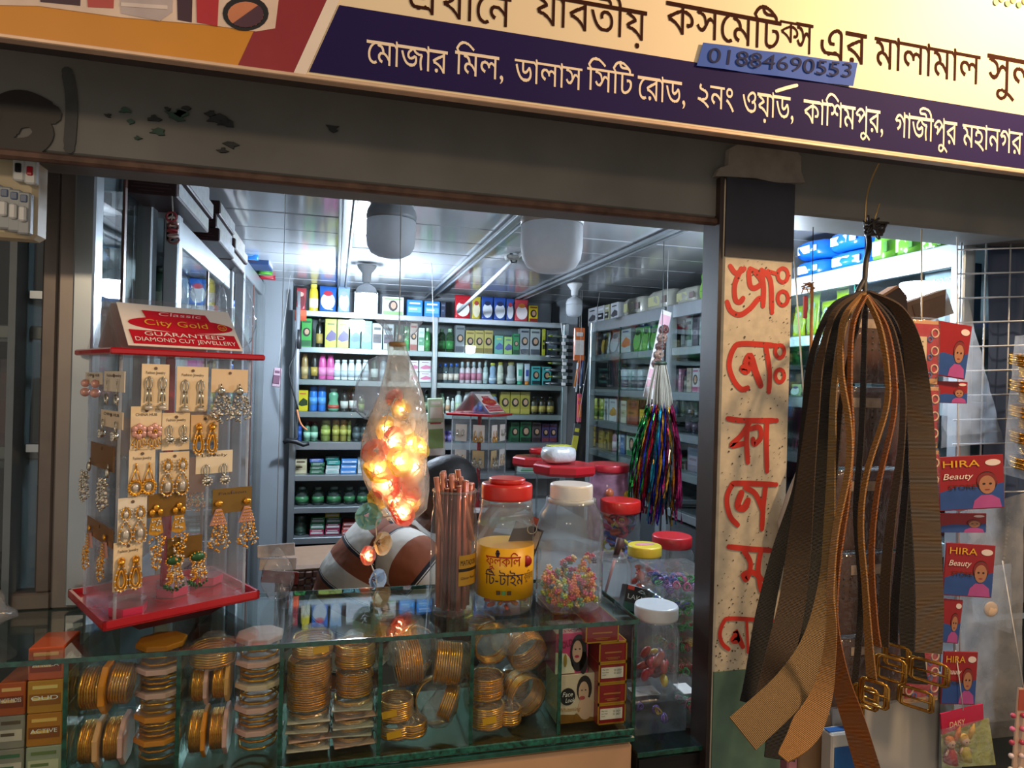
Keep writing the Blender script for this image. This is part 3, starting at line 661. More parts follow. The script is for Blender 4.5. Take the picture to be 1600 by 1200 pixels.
for i, (xa, yt) in enumerate(((640, 581), (655, 581))): put(2, xa, xa+(14 if i == 0 else 19), yt, 'tri', 'cream_box', ('pink white carton lower left of a stack', 'pink white carton lower right of a stack')[i], 'box', ('e4dcdf', 'd67a9c', 'a85a7a'))
for xa, xb, yt, d_ in ((640, 654, 563, 'pink white carton upper left of a stack'), (655, 674, 563, 'pink white carton upper right of a stack')):
    pa, pb = at(xa, yt, YR+.05), at(xb, yt, YR+.05); z0 = at(xa, 580.5, YR+.05).z
    item('tri', 'cream_box', d_+' on the second shelf', 'box', ((pa.x+pb.x)/2, YR+.05, z0), (pb.x-pa.x)*.95, pa.z-z0, ('e4dcdf', 'd67a9c', 'a85a7a'))
put(2, 684, 719, 568, 'clear', 'nail_polish_remover_bottle', 'clear blue capped bottle', 'bottle', ('bcd0d8', '2d5fb8', 'd8c8bc'), n=4)
put(2, 719, 755, 565, 'slim', 'rose_water_bottle', 'slim pinkish spray bottle', 'bottle', ('c8bcc4', 'b0c0c8', 'c07a90'), n=4)
put(2, 756, 764, 563, 'slim', 'rose_water_bottle', 'slim clear spray bottle after the pinkish ones', 'bottle', ('a8b8b8', 'c0d0d0', 'd0dcdc'))
put(2, 765, 777, 567, 'curvy', 'lotion_bottle', 'pale blue bottle with a yellow cap', 'bottle', ('8fa8c8', 'b8b84a', 'c0d0e0'))
put(2, 778, 788, 565, 'oval', 'lotion_bottle', 'cream bottle with a yellow cap', 'bottle', ('c8c8b8', 'c0b848', 'd8d8c8'))
put(2, 792, 808, 565, 'curvy', 'lotion_bottle', 'curvy grey lotion bottle', 'bottle', ('a8a8aa', 'c0b470', 'c4c4c4'))
put(2, 808, 819, 567, 'tube', 'face_wash_tube', 'white and green tube', 'tube', ('c8dcd4', '3a9a7a', '4aa88a'))
put(2, 820, 829, 568, 'tube', 'face_wash_tube', 'blue and orange tube', 'tube', ('c0c8d8', 'd08030', '3a4a9a'))
put(2, 831, 845, 572, 'face', 'hair_oil_box', 'teal portrait box left of the gap', 'box', ('3fa6a8', '1d3038', '88c8c8'))
put(2, 848, 862, 573, 'face', 'hair_oil_box', 'teal portrait box behind the hanging strip', 'box', ('4aa8a8', '1d3038', '88c8c8'))
# third shelf
put(3, 465, 482, 609, 'tri', 'mehendi_box', 'yellow box with a black leaf', 'box', ('d0b826', '2a3a1a', 'c8603a'))
put(3, 483, 510, 603, 'can', 'body_spray_can', 'bright blue spray can', 'spray can', ('2b74cc', '2a6abf', '5a9ae0'), n=2)
put(3, 512, 531, 607, 'curvy', 'hair_oil_bottle', 'green bottle with a red and white label', 'bottle', ('5f9a7a', 'b8ccc4', 'b0483a'))
put(3, 532, 545, 609, 'bottle', 'hair_oil_bottle', 'dark bottle with white portrait label', 'bottle', ('2b2a28', '1c1b1a', 'c8c4bc'))
put(3, 546, 558, 607, 'bottle', 'hair_oil_bottle', 'black bottle with a white label', 'bottle', ('1b1a1a', '151414', 'd0d0cc'))
put(3, 560, 570, 618, 'bottle', 'hair_oil_bottle', 'short olive bottle', 'bottle', ('4a5a2a', '2a331c', '94a05a'))
put(3, 662, 673, 610, 'bottle', 'hair_oil_bottle', 'dark green bottle left of the middle upright', 'bottle', ('233024', '1a1f1a', '7a8a6a'))
put(3, 686, 696, 614, 'bottle', 'powder_bottle', 'pale green bottle beside hanging card', 'bottle', ('9ab8a0', '80a890', 'c8d8cc'))
put(3, 697, 704, 620, 'bottle', 'powder_bottle', 'small white and peach bottle', 'bottle', ('d8d4cc', 'e0dcd4', 'c89a78'))
put(3, 705, 711, 622, 'bottle', 'powder_bottle', 'small white bottle', 'bottle', ('d8dad8', 'c8ccca', 'b8bcb8'))
put(3, 712, 723, 611, 'bottle', 'powder_bottle', 'white powder bottle with an orange foot', 'bottle', ('cddad8', 'd8e0dc', 'b8c8a8'))
put(3, 725, 738, 613, 'oval', 'lotion_bottle', 'white pump lotion bottle with a blue badge', 'bottle', ('d4d2d4', 'c4c4c8', '6a78b0'))
put(3, 739, 765, 618, 'tube', 'face_cream_tube', 'navy cream tube', 'tube', ('2a4aa8', '1d2f78', '8ab0e0'), n=3)
put(3, 765, 780, 615, 'curvy', 'lotion_bottle', 'curvy pale blue lotion bottle', 'bottle', ('8ea6cc', 'a8a84a', 'a8bcdc'))
put(3, 782, 829, 612, 'face', 'hair_colour_box', 'black gold portrait box', 'box', ('a8963c', 'b8a44a', '3a3420'), n=3)
put(3, 830, 868, 620, 'bottle', 'hair_oil_bottle', 'black and gold oil bottle', 'bottle', ('2b2618', '211d12', 'a8924a'), n=3)
# fourth shelf
put(4, 464, 472, 660, 'can', 'body_spray_can', 'slim navy can', 'spray can', ('274a9c', '22408a', '3f64b8'))
put(4, 474, 497, 660, 'bottle', 'lotion_bottle', 'mint labelled bottle', 'bottle', ('4f7a60', '2a3a34', 'a8d0b8'), n=2)
put(4, 501, 517, 656, 'can', 'body_spray_can', 'olive green spray can', 'spray can', ('8a9448', 'a8a068', 'b0b860'))
put(4, 519, 543, 656, 'can', 'body_spray_can', 'gold copper capped can', 'spray can', ('9a8c3e', 'b98a5a', 'b8b05a'), n=2)
put(4, 543, 549, 657, 'can', 'body_spray_can', 'thin olive can', 'spray can', ('7f8444', '9a9a5a', 'a8a850'))
put(4, 551, 576, 662, 'bottle', 'perfume_bottle', 'dark square shouldered perfume bottle', 'bottle', ('3e4648', '262b2c', '566062'), n=2)
put(4, 688, 711, 673, 'jar', 'hair_gel_jar', 'purple gel jar', 'jar', ('4b3f7a', '3a3060', '7a6aa0'), n=2)
put(4, 712, 724, 675, 'jar', 'hair_gel_jar', 'teal gel jar', 'jar', ('3f8f8f', '2c6a6a', '8ac0bc'))
put(4, 798, 812, 660, 'face', 'hair_colour_box', 'dark green box with a small portrait', 'box', ('245c3a', '17402a', 'b0c8b0'))
put(4, 813, 831, 659, 'face', 'hair_colour_box', 'green and black portrait box', 'box', ('1f6a3c', '122c1c', '0c1c12'))
put(4, 832, 846, 660, 'face', 'hair_colour_box', 'maroon grey portrait box', 'box', ('5b4a50', '37282e', 'd8d0d0'))
put(4, 847, 871, 662, 'face', 'hair_colour_box', 'violet box with red portrait', 'box', ('4b3a68', '7a2f3a', 'b0a0c0'), n=2)
# fifth shelf: low cartons in stacks
def stack(row, x0, x1, y0, yb, n, name, desc, cols, kind='band', cat='box', txt=None):
    dy = (yb-y0)/n
    for k in range(n):
        ya = yb-dy*k; Yp = YR+.04+.004*(k % 2); pa, pb = at(x0, ya, Yp), at(x1, ya, Yp)
        z0 = zr[row]+.0008+k*(at(x0, y0, Yp).z-zr[row])/n; hh = (at(x0, y0, Yp).z-zr[row])/n-.0006
        c = cols[k % len(cols)]
        item(kind, name, '%s %s from bottom of its stack on %s' % (desc, ORD[k], SH[row]), cat, ((pa.x+pb.x)/2+.003*((k*7) % 3-1), Yp, z0), (pb.x-pa.x)*.95, hh, c, 0, desc+' stack', d=.09, txt=txt)
put(5, 460, 480, 717, 'band', 'cream_box', 'cream carton with a round brown stamp', 'box', ('cfc8a4', 'b8b08a', '5a4a34'))
stack(5, 484, 507, 717, 743, 4, 'soap_box', 'flat soap box', [('2c5a42', '3f7a58', 'dfe6e0'), ('2c5a42', '3f7a58', 'dfe6e0'), ('2c5a42', '3f7a58', 'dfe6e0'), ('3a5aa0', '5a7ac0', 'e6eaf0')])
stack(5, 509, 531, 713, 743, 4, 'soap_box', 'white and teal carton', [('d4dcda', '9ac4bc', '6a9a94'), ('d4dcda', '9ac4bc', '6a9a94'), ('2f8a82', '46a098', 'd8e8e4'), ('1f6a64', '2f8a82', 'c8dcd8')])
stack(5, 532, 558, 717, 743, 3, 'soap_box', 'blue and white carton', [('4a8fd0', 'd8e4ee', '2a6ab0')])
put(5, 559, 575, 714, 'band', 'soap_box', 'white box half behind the light bag', 'box', ('c8d4d4', 'a8b8b8', '88a0a0'))
stack(5, 686, 705, 713, 743, 4, 'soap_box', 'pinkish carton', [('c49a94', 'a87a74', 'e4d4d0')])
stack(5, 707, 724, 716, 743, 3, 'soap_box', 'green carton', [('3a8a54', 'd0e0d4', '2a6a40')])
stack(5, 812, 838, 716, 743, 3, 'soap_box', 'white green carton', [('c8d4c8', '5a9a6a', '3a7a4a')])
# sixth shelf
for i, (a, b) in enumerate(((460, 483), (487, 507), (510, 534), (537, 556), (558, 576))):
    put(6, a, b, 762, 'clear', 'hand_wash_bottle', 'clear bottle with green leaf print, %s from left,' % ORD[i], 'bottle', ('b4ccc4', '8fa8a0', '3a7a4a'), grp='leaf print bottles')
# lowest shelf
put(7, 458, 480, 806, 'jar', 'hair_gel_jar', 'dark green squat jar', 'jar', ('2f4638', '24362c', '3d5a48'))
stack(7, 484, 507, 809, 840, 3, 'toothpaste_carton', 'carton with white end', [('a8284c', 'c8d0cc', 'e8e8e8'), ('2f8a5a', 'c8d0cc', 'e8e8e8'), ('2a7a4a', 'c8d0cc', 'e8e8e8')])
stack(7, 508, 532, 800, 840, 4, 'toothpaste_carton', 'carton beside striped packs', [('8a2444', 'c8ccc8', 'e8e8e8'), ('8a2444', 'c8ccc8', 'e8e8e8'), ('2c6a48', 'c8ccc8', 'e8e8e8'), ('c8b824', 'd8d4b8', 'e8e8e8')])
stack(7, 534, 560, 816, 840, 3, 'tissue_pack', 'red and white pack', [('c8504a', 'e8e0dc', 'd8a0a0')])
# ================================================================== RIGHT UNIT (its front looks along -X)
TR = HZ+.314*K
RZ = [TR, HZ+.152*K, HZ-.014*K, HZ-.165*K, HZ-.305*K, HZ-.45*K]
ya0 = atx(1042, 550, XR).y; yb0 = atx(1510, 550, XR).y; yc0 = atx(922, 550, XR).y
def right_unit(y0, y1, label, mids, rz_list, name='glass_cabinet'):
    t = thing(name, label, 'glass cabinet', (XR, (y0+y1)/2, 0)); L_ = y1-y0
    for z in rz_list:
        hh = .05 if z == rz_list[0] else .03
        G().box((.006, 0, z-hh/2), (.016, L_-.03, hh), 0, .002).box((.17, 0, z-.006), (.30, L_-.02, .012)).build('shelf', ALU if z < rz_list[0] else mat('aab2b6', .3, .6, .04), t)
    for yy in (-L_/2+.016, L_/2-.016): G().box((.004, yy, rz_list[0]/2), (.03, .032, rz_list[0]), 0, .003).build('upright', mat('aab2b6', .3, .6, .04), t)
    G().box((.33, 0, rz_list[0]/2), (.01, L_, rz_list[0])).build('back_panel', mat('5f676b', .5, 0, .06), t)
    e = [-L_/2+.03]+[m-(y0+y1)/2 for m in mids]+[L_/2-.03]
    for i in range(len(e)-1):
        G().box((-.004-.006*(i % 2), (e[i]+e[i+1])/2, (rz_list[0]+rz_list[-1])/2-.02), (.005, e[i+1]-e[i]+.02, rz_list[0]-rz_list[-1]-.06)).build('glass_door', GLASSD, t)
        if i: G().box((-.008, e[i], (rz_list[0]+rz_list[-1])/2-.02), (.006, .004, rz_list[0]-rz_list[-1]-.06)).build('glass_edge', EDGE, t)
    G().box((.02, 0, rz_list[-1]/2-.02), (.02, L_-.04, rz_list[-1]-.05)).build('base_panel', mat('3f4446', .5), t)
    return t
right_unit(ya0+.012, yc0, 'glass fronted cabinet on the right wall, nearest the back corner', [atx(970, 600, XR).y], RZ)
RZ2 = [TR, HZ+.075*K, HZ-.014*K, HZ-.165*K, HZ-.305*K, HZ-.45*K]
right_unit(yb0, ya0-.012, 'long glass fronted cabinet on the right wall reaching behind the post', [atx(1140, 600, XR).y, atx(1340, 500, XR).y], [TR, HZ+.152*K, HZ-.014*K, HZ-.165*K, HZ-.305*K, HZ-.45*K])
RS = ['roof', 'upper shelf', 'second shelf', 'third shelf', 'fourth shelf', 'fifth shelf']
def putr(row, x0, x1, yt, kind, name, desc, cat, cols, n=1, xo=.05, z=None, where=None, grp=None, dd=.08):
    st = (x1-x0)/n
    for k in range(n):
        a, b = x0+st*k, x0+st*(k+1); X = XR+xo; pa, pb = atx(a, yt, X), atx(b, yt, X); zb_ = (RZ[row] if z is None else z)+.0008
        wd = abs(pb.y-pa.y)*.94; hh = max(.03, (pa.z+pb.z)/2-zb_)
        if row: hh = min(hh, RZ[row-1]-zb_-.04)
        pos = '' if n == 1 else ' %s from left of %s' % (ORD[k], NUM[n])
        item(kind, name, desc+pos+' '+(where or ('on %s of the right cabinet' % RS[row])), cat, (X, (pa.y+pb.y)/2, zb_), wd, hh, cols, -PI/2, grp or (None if n == 1 else desc+'s'), d=min(wd, dd))
C1 = 'in the right cabinet by back corner'
putr(1, 925, 937, 517, 'band', 'snack_packet', 'brownish packet, upper shelf', 'packet', ('7a5a48', '8a7a70', '4a4040'), where=C1)
putr(1, 938, 950, 514, 'pouch', 'wipe_pouch', 'grey and yellow packet, upper shelf', 'packet', ('9aa0a4', 'c8a040', '4a4a50'), where=C1)
putr(1, 951, 967, 512, 'pouch', 'wipe_pouch', 'wide grey printed packet, upper shelf', 'packet', ('8f959a', 'b8bcc0', '55585c'), where=C1)
putr(1, 970, 986, 510, 'tri', 'powder_box', 'orange and white box, upper shelf', 'box', ('c0c4c4', 'd07030', '4a5a7a'), where=C1)
putr(1, 988, 1002, 505, 'pouch', 'shampoo_pouch', 'green packet left of three, upper shelf', 'packet', ('58a038', '7ab858', '2a4a2a'), where=C1)
putr(1, 1003, 1014, 505, 'pouch', 'shampoo_pouch', 'green packet middle of three, upper shelf', 'packet', ('58a038', '7ab858', '2a4a2a'), where=C1)
putr(1, 1015, 1028, 504, 'pouch', 'shampoo_pouch', 'green packet right of three, upper shelf', 'packet', ('4f9a34', '70b050', '2a4a2a'), where=C1)
for i, x in enumerate((966, 978, 992)): putr(2, x, x+12, 577, 'jar', 'cream_jar', 'clear cream pot, %s of three, second shelf' % ORD[i], 'jar', ('9aa8ac', 'c0c8cc', '6a6068'), where=C1, grp='clear cream pots')
for i, x in enumerate((920, 927, 934)): putr(3, x, x+6, 622, 'jar', 'balm_jar', 'yellow green pot, %s of three, third shelf' % ORD[i], 'jar', ('a8b03a', 'b8c060', '5a7a2a'), where=C1, grp='yellow green pots')
putr(3, 944, 951, 617, 'box', 'cream_box', 'white narrow box, third shelf', 'box', ('ccd0d0', 'a8b0b4', '8a8a8a'), where=C1)
putr(3, 952, 964, 617, 'tri', 'cream_box', 'white box with amber print, third shelf', 'box', ('c4c8c8', 'b8883a', '8a8a8a'), where=C1)
putr(3, 970, 979, 626, 'band', 'soap_box', 'short cream box, third shelf', 'box', ('c8c4b0', 'a8a488', '7a7468'), where=C1)
putr(3, 980, 998, 615, 'band', 'perfume_box', 'wide red brown box, third shelf', 'box', ('8a3f28', 'a05a38', '5a2418'), where=C1)
putr(3, 999, 1010, 640, 'box', 'soap_box', 'small yellow box, third shelf', 'box', ('c8a828', 'd8b840', 'a88818'), where=C1)
for i, x in enumerate((926, 935, 944)): putr(4, x, x+8, 664, 'band', 'cream_box', 'gold box, %s of three, fourth shelf' % ORD[i], 'box', ('9a8430', 'b09a40', '6a5a20'), where=C1, grp='gold boxes on the right')
putr(4, 955, 961, 664, 'bottle', 'lotion_bottle', 'slim pink bottle, fourth shelf', 'bottle', ('b88a98', 'c8b0b8', 'd8c8cc'), where=C1)
putr(4, 962, 968, 664, 'bottle', 'lotion_bottle', 'slim white bottle, fourth shelf', 'bottle', ('c0c4c8', 'b0a8b0', '9a8a94'), where=C1)
putr(4, 970, 977, 663, 'box', 'cream_box', 'narrow blue box, fourth shelf', 'box', ('4a6a9a', '6a8aba', 'b0c0d0'), where=C1)
putr(4, 979, 996, 665, 'face', 'hair_oil_box', 'white green portrait box, fourth shelf', 'box', ('b8c4bc', '4a8a5a', '3a5a4a'), where=C1)
C2 = 'in the right cabinet beside the post'
putr(1, 1063, 1069, 500, 'slim', 'perfume_bottle', 'slim grey bottle, upper shelf', 'bottle', ('7f8a8c', '5a6468', 'a0a8a8'), where=C2)
putr(1, 1071, 1082, 495, 'band', 'perfume_box', 'white tall box, upper shelf', 'box', ('b8c0c0', '5a7a60', '6a7474'), where=C2)
putr(1, 1083, 1092, 488, 'band', 'perfume_box', 'mauve tall box, upper shelf', 'box', ('6a5f6a', '8a7a88', '4a4048'), where=C2)
putr(1, 1093, 1106, 482, 'band', 'perfume_box', 'tallest white printed box, upper shelf', 'box', ('b4bcbc', '88a090', '98a0a0'), where=C2)
putr(1, 1107, 1116, 492, 'slim', 'perfume_bottle', 'brass capped bottle, upper shelf', 'bottle', ('9a9a84', 'a89858', 'b8b8a0'), where=C2)
putr(2, 1060, 1066, 576, 'box', 'cream_box', 'pink narrow box, second shelf', 'box', ('a87088', 'c090a4', 'd0b0bc'), where=C2)
putr(2, 1067, 1072, 578, 'slim', 'lotion_bottle', 'slim grey bottle, second shelf', 'bottle', ('8a9090', '6a7070', 'a8b0b0'), where=C2)
putr(2, 1073, 1080, 575, 'box', 'cream_box', 'beige narrow box, second shelf', 'box', ('b8a898', 'c8b8a8', '9a8878'), where=C2)
putr(2, 1082, 1122, 575, 'face', 'cream_box', 'white and pink cream box', 'box', ('d4ccd0', 'b85a80', 'b04a74'), n=4, where=C2)
for i, x in enumerate((1068, 1078, 1088, 1098, 1108)): putr(3, x, x+9, 640+(i % 2)*4, 'clear', 'nail_polish_bottle', 'clear bottle, %s of five, third shelf' % ORD[i], 'bottle', ('8a94a0', 'a0a8b0', '5a4a5a'), where=C2, grp='clear bottles on third shelf')
putr(4, 1062, 1072, 722, 'box', 'soap_box', 'maroon box, fourth shelf', 'box', ('5f2f40', '7a4a5a', '4a2434'), where=C2)
putr(4, 1074, 1098, 690, 'band', 'tissue_box', 'large lilac grey box, fourth shelf', 'box', ('6f7484', '8a8fa0', '5a5f70'), where=C2)
# right of the post
C3 = 'behind glass, right of the post'
zy = RZ[1]
for i, (a, b, y) in enumerate(((1238, 1256, 478), (1258, 1278, 452), (1280, 1302, 470), (1304, 1324, 452))):
    putr(1, a, b, y+0, 'pouch', 'snack_pouch', 'bright yellow packet, %s from left of four' % ORD[i], 'packet', ('d8e018', 'e8ec80', 'f4f4e0'), where=C3, grp='bright yellow packets', xo=.03+.02*(i % 2))
putr(1, 1330, 1378, 470, 'band', 'diaper_box', 'blue violet box', 'box', ('6f7fc8', '9aa8dc', 'd8dcf0'), where=C3, xo=.12)
putr(1, 1400, 1418, 480, 'band', 'tissue_box', 'pale blue box', 'box', ('8fa8c0', '7090b0', 'c8d8e4'), where=C3, xo=.1)
t = item('box', 'dental_box', 'teal toothpaste display box with white letters behind glass at right', 'box', (XR+.04, atx(1470, 470, XR+.04).y, RZ[1]+.001), atx(1442, 470, XR+.04).y-atx(1496, 470, XR+.04).y, atx(1470, 415, XR+.04).z-RZ[1], ('3f5a68', '2f8f88', '4a6a78'), -PI/2, d=.06)
hh = atx(1470, 437, XR+.04).z-RZ[1]
g = G(); text(g, 'MR.DENTIST', (0, -.0025, hh-.012), XH, ZH, width=.058, height=.014, center=True, shear=.2); g.build('lettering', mat('e8eef0', .5), t)
putr(2, 1234, 1250, 600, 'pouch', 'wipe_pouch', 'pale green packet with a round white badge', 'packet', ('a8b88a', 'e4e8e4', '5a4a8a'), where=C3)
putr(2, 1300, 1330, 590, 'band', 'soap_box', 'white box, second shelf', 'box', ('b8bcc0', '9aa0b0', '707888'), where=C3)
# goods on the roof of the right unit
zt_ = TR+.001
def roof(x0, x1, yt, kind, name, desc, cat, cols, xo=.06, base=0, dd=.1):
    X = XR+xo; pa, pb = atx(x0, yt, X), atx(x1, yt, X); wd = abs(pa.y-pb.y)*.95
    return item(kind, name, desc, cat, (X, (pa.y+pb.y)/2, zt_+base), wd, max(.04, (pa.z+pb.z)/2-zt_-base), cols, -PI/2, d=dd)
roof(919, 932, 481, 'tri', 'soap_carton', 'white box with a black ring on the right cabinet roof, first in its row', 'box', ('c8ccd0', '55585c', '2a2a2c'))
roof(934, 944, 478, 'band', 'soap_carton', 'black and white box on the right cabinet roof, second in its row', 'box', ('b8bcc0', '2a2a2c', 'd8dadc'))
roof(945, 952, 476, 'band', 'soap_carton', 'narrow yellow grey box on the right cabinet roof', 'box', ('a8a884', '3a3a34', 'd8dadc'))
roof(954, 966, 473, 'tri', 'soap_carton', 'white box with a dark badge on the right cabinet roof, beside bundles', 'box', ('c4c8cc', '4a4a4e', '2a2a2c'))
for i, (a, b, y) in enumerate(((967, 1003, 463), (1004, 1046, 452), (1048, 1090, 447))):
    roof(a, b, y, 'pack', 'wrapped_bundle', 'pale film wrapped bundle on the right cabinet roof, %s of three from the corner' % ORD[i], 'bundle', ('a8a89c', 'b8b88a', '8a7a78'), dd=.13)
roof(1092, 1106, 425, 'pouch', 'snack_pouch', 'green packet on the right cabinet roof, left of the post', 'packet', ('5aa02a', '88c04a', '3a7a2a'))
roof(1106, 1128, 414, 'pouch', 'snack_pouch', 'bright green bag on the right cabinet roof, touching the post edge', 'packet', ('6ab832', '9ad05a', '3a8a2a'))
zm = (atx(1300, 395, XR+.04).z-TR)*.98
for i, (a, b, lv, d_) in enumerate(((1236, 1283, 0, 'blue sanitary pad pack, lower left of four on the right cabinet roof'), (1285, 1352, 0, 'blue sanitary pad pack, lower right of four on the right cabinet roof'), (1236, 1281, 1, 'blue sanitary pad pack, upper left of four on the right cabinet roof'), (1283, 1345, 1, 'blue sanitary pad pack, upper right of four on the right cabinet roof'))):
    X = XR+.04; pa, pb = atx(a, 400, X), atx(b, 400, X); wd = abs(pa.y-pb.y)*.97
    item('pack', 'sanitary_pad_pack', d_, 'pack', (X, (pa.y+pb.y)/2, zt_+lv*(zm+.001)), wd, zm, ('1668d0', 'dfe9f4', 'cfe0f4'), -PI/2, 'blue pad packs', d=.14)
for i, (a, b, y) in enumerate(((1354, 1392, 360), (1390, 1432, 356), (1430, 1478, 365))):
    roof(a, b, y, 'pack', 'snack_bag', 'shiny green leaf printed bag, %s from left on the right cabinet roof' % ORD[i], 'bag', ('5f9a2e', 'a8c890', '3f7a2a'), dd=.13)
for nm, xa, xb in (('wall_corner_left', -.335, ux0-.006), ('wall_corner_right', ux1+.006, XR-.01)): struct(G().box(((xa+xb)/2, 3.47, 1.1), (xb-xa, .26, 2.2-.2)).build(nm, gw))
# ================================================================== LEFT SIDE
def left_cab(px0, px1, ytop_px, label, mid=True, dp=.30, zb=0, XL=XL):
    y0, y1 = atx(px0, 550, XL).y, min(3.30, atx(px1, 550, XL).y); zt = min(ZC-.003, atx(px1, ytop_px, XL).z); rh = .022 if dp < .2 and zb else .06; L_ = y1-y0
    t = thing('glass_cabinet', label, 'glass cabinet', (XL, (y0+y1)/2, 0))
    G().box((-.006, 0, zt-rh/2), (.02, L_, rh), 0, .003).box((-.01-dp/2, 0, zt-.006), (dp, L_, .012)).build('top_rail', ALU, t)
    for yy in (-L_/2+.018, L_/2-.018): G().box((-.004, yy, (zt+zb)/2), (.03, .036, zt-zb), 0, .003).build('upright', ALU, t)
    for z in (HZ-.45, HZ-.12, HZ+.12):
        G().box((-.01-dp/2, 0, z), (dp-.03, L_-.04, .012)).build('shelf', ALU, t) if z > zb else None
    G().box((-dp-.01, 0, (zt+zb)/2), (.01, L_, zt-zb)).build('back_panel', mat('6a7377', .5, 0, .06), t)
    for i in (0, 1):
        G().box((-.002-.007*i, (-L_/4+.006, L_/4-.006)[i], (zt-.06+max(.3, zb))/2), (.005, L_/2+.01, zt-.06-max(.3, zb))).build('glass_door', GLASSD, t)
    G().box((.001, 0, (zt-.06+max(.3, zb))/2), (.004, .012, zt-.06-max(.3, zb))).build('door_stile', mat('6b4a40', .4, .2) if mid else ALU, t)
    return y0, y1, zt
y0a, y1a, zta = left_cab(137, 228, 232, 'glass door cabinet at the left, nearest the shop front', True, .09, HZ-.365, -.375)
[o for o in COL.objects if o.name.startswith('glass_cabinet')][-1].rotation_euler = (0, 0, math.radians(-1.7))
y0b, y1b, ztb = left_cab(266, 357, 421, 'glass door cabinet at the left, second from the front', True, .13)
y0c, y1c, ztc = left_cab(374, 428, 464, 'glass door cabinet at the left, deepest one by the back wall')
for nm, yy, n in (('nearest', (y0a, y1a), 4), ('second', (y0b, y1b), 7), ('deepest', (y0c, y1c), 8)):
    for lv, z in enumerate((HZ-.113, HZ+.127)):
        for k in range(n):
            y = yy[0]+.06+(yy[1]-yy[0]-.12)*(k+.5)/n; c = random.choice((('6f8f7f', 'b8c4c0', '3a6a4a'), ('a8b0b4', '4a6ab0', 'd8dcdc'), ('3f5a48', '2a3a30', 'a8b0a0'), ('8fa8c0', '2d5fb8', 'd8e0e4')))
            item('bottle' if (k+lv) % 3 else 'oval', 'lotion_bottle', '%s bottle from front on %s shelf of the %s left cabinet' % (ORD[k], ('lower', 'upper')[lv], nm), 'bottle', (-.410 if nm == 'nearest' else XL-.026, y, z), min(.045 if nm != 'deepest' else .06, (yy[1]-yy[0])/n*.8), .11+.025*((k*5) % 3), c, PI/2, 'bottles in the %s left cabinet' % nm)
def rbox(name, label, cat, x0, x1, y0, y1, z0, z1, cols, wrap=None, group=None):
    t = thing(name, label, cat, ((x0+x1)/2, (y0+y1)/2, z0), 0, group); w_, l_, h_ = x1-x0, y1-y0, z1-z0
    G().box((0, 0, h_/2), (w_, l_, h_), 0, .002).build('carton', mat(cols[0], .5, 0, .08, 30), t)
    G().box((w_/2+.0006, 0, h_*.5), (.0012, l_*.94, h_*.8)).build('side_label', mat(cols[1], .25, 0, .12, 60, .5, coat=.5), t)
    g = G()
    for k in range(4): g.box((-w_*.02, -l_/2-.0005, h_*(.2+.18*k)), (w_*(.5+.1*((k*3) % 4)), .001, h_*.05))
    g.build('printed_lines', mat('5a3a3a', .5), t); return t
zA = zta+.001
yA0 = atx(255, 300, XL+.07).y
for st, (pa, pb, z0, n, h_) in enumerate(((288, 338, ztb, 3, .034), (347, 372, ztb, 3, .033), (372, 392, ztb, 3, .031))):
    ya, yb = atx(pa, 340, XL+.05).y, atx(pb, 340, XL+.05).y
    for k in range(n):
        rbox('carton', 'dark maroon carton with a silvery side, %s from bottom of %s stack on the left cabinets' % (ORD[k], ('front', 'middle', 'rear')[st]), 'box', XL-.05, XL+.035+.008*((k+st) % 2), ya+.008, yb-.006+.01*(k % 2), z0+.001+k*(h_+.001), z0+.001+k*(h_+.001)+h_, ('3a2226', ('b9bcc0', 'c2c4c8', 'c9c6be')[st]), group='cartons on the left cabinets')
t = rbox('carton', 'blue white carton with lines on the deepest left cabinet', 'box', XL-.10, XL+.07, y0c+.22, y0c+.38, ztc+.001, ztc+.06, ('27406a', 'c2c8d0'))
item('pouch', 'detergent_pouch', 'bright blue pack at the front of the deepest left cabinet top', 'packet', (XL+.01, y0c+.10, ztc+.001), .075, .095, ('2a78c8', '8ab8e0', 'd8e4f0'), 0.2)
c = at(436, 466, 3.9); t = item('pouch', 'flower_print_bag', 'bag printed with orange flowers on the deepest left cabinet', 'bag', (XL+.0, y0c+.85, ztc+.001), .11, .095, ('3a5ab0', 'd8642a', 'e8b048'), .3)
item('jar', 'cream_jar', 'small green tub on the deepest left cabinet', 'tub', (XL+.03, y0c+.46, ztc+.001), .06, .05, ('4f9a2e', '6ab83a', '3a7a2a'))
item('pouch', 'wipe_pouch', 'dark red packet on the deepest left cabinet', 'packet', (XL+.03, y0c+.62, ztc+.001), .07, .07, ('9a2434', 'b84a54', 'c8a0a0'), .2)
def crumple(name, label, c, w_, h_, seed, m=None, cat='bag', d=None):
    t = thing(name, label, cat, c); R_ = random.Random(seed); n = 16; pr = []
    g = G(); vs = []; fs = []
    for k in range(12):
        q_ = k/11; r = (math.sin(PI*(q_*.85+.1))**.7)*(.25+.75*(1-q_)**.4)
        for i in range(n):
            a = 2*PI*i/n; nz = noise.noise(V((math.cos(a)*2, math.sin(a)*2+seed, q_*5)))*.35
            vs.append((w_/2*r*(1+nz)*math.cos(a), (d or w_*.5)/2*r*(1+nz)*math.sin(a), -h_+h_*q_))
    for k in range(11):
        for i in range(n): fs.append((k*n+i, k*n+(i+1) % n, k*n+n+(i+1) % n, k*n+n+i))
    fs.append(list(range(n-1, -1, -1)))
    g.add(vs, fs, 0, True); g.build('film', m or CLING, t); return t
c = atx(368, 418, XL+.07); crumple('hanging_plastic_bag', 'crumpled clear plastic bag hanging at the second left cabinet', c, .12, .21, 3)
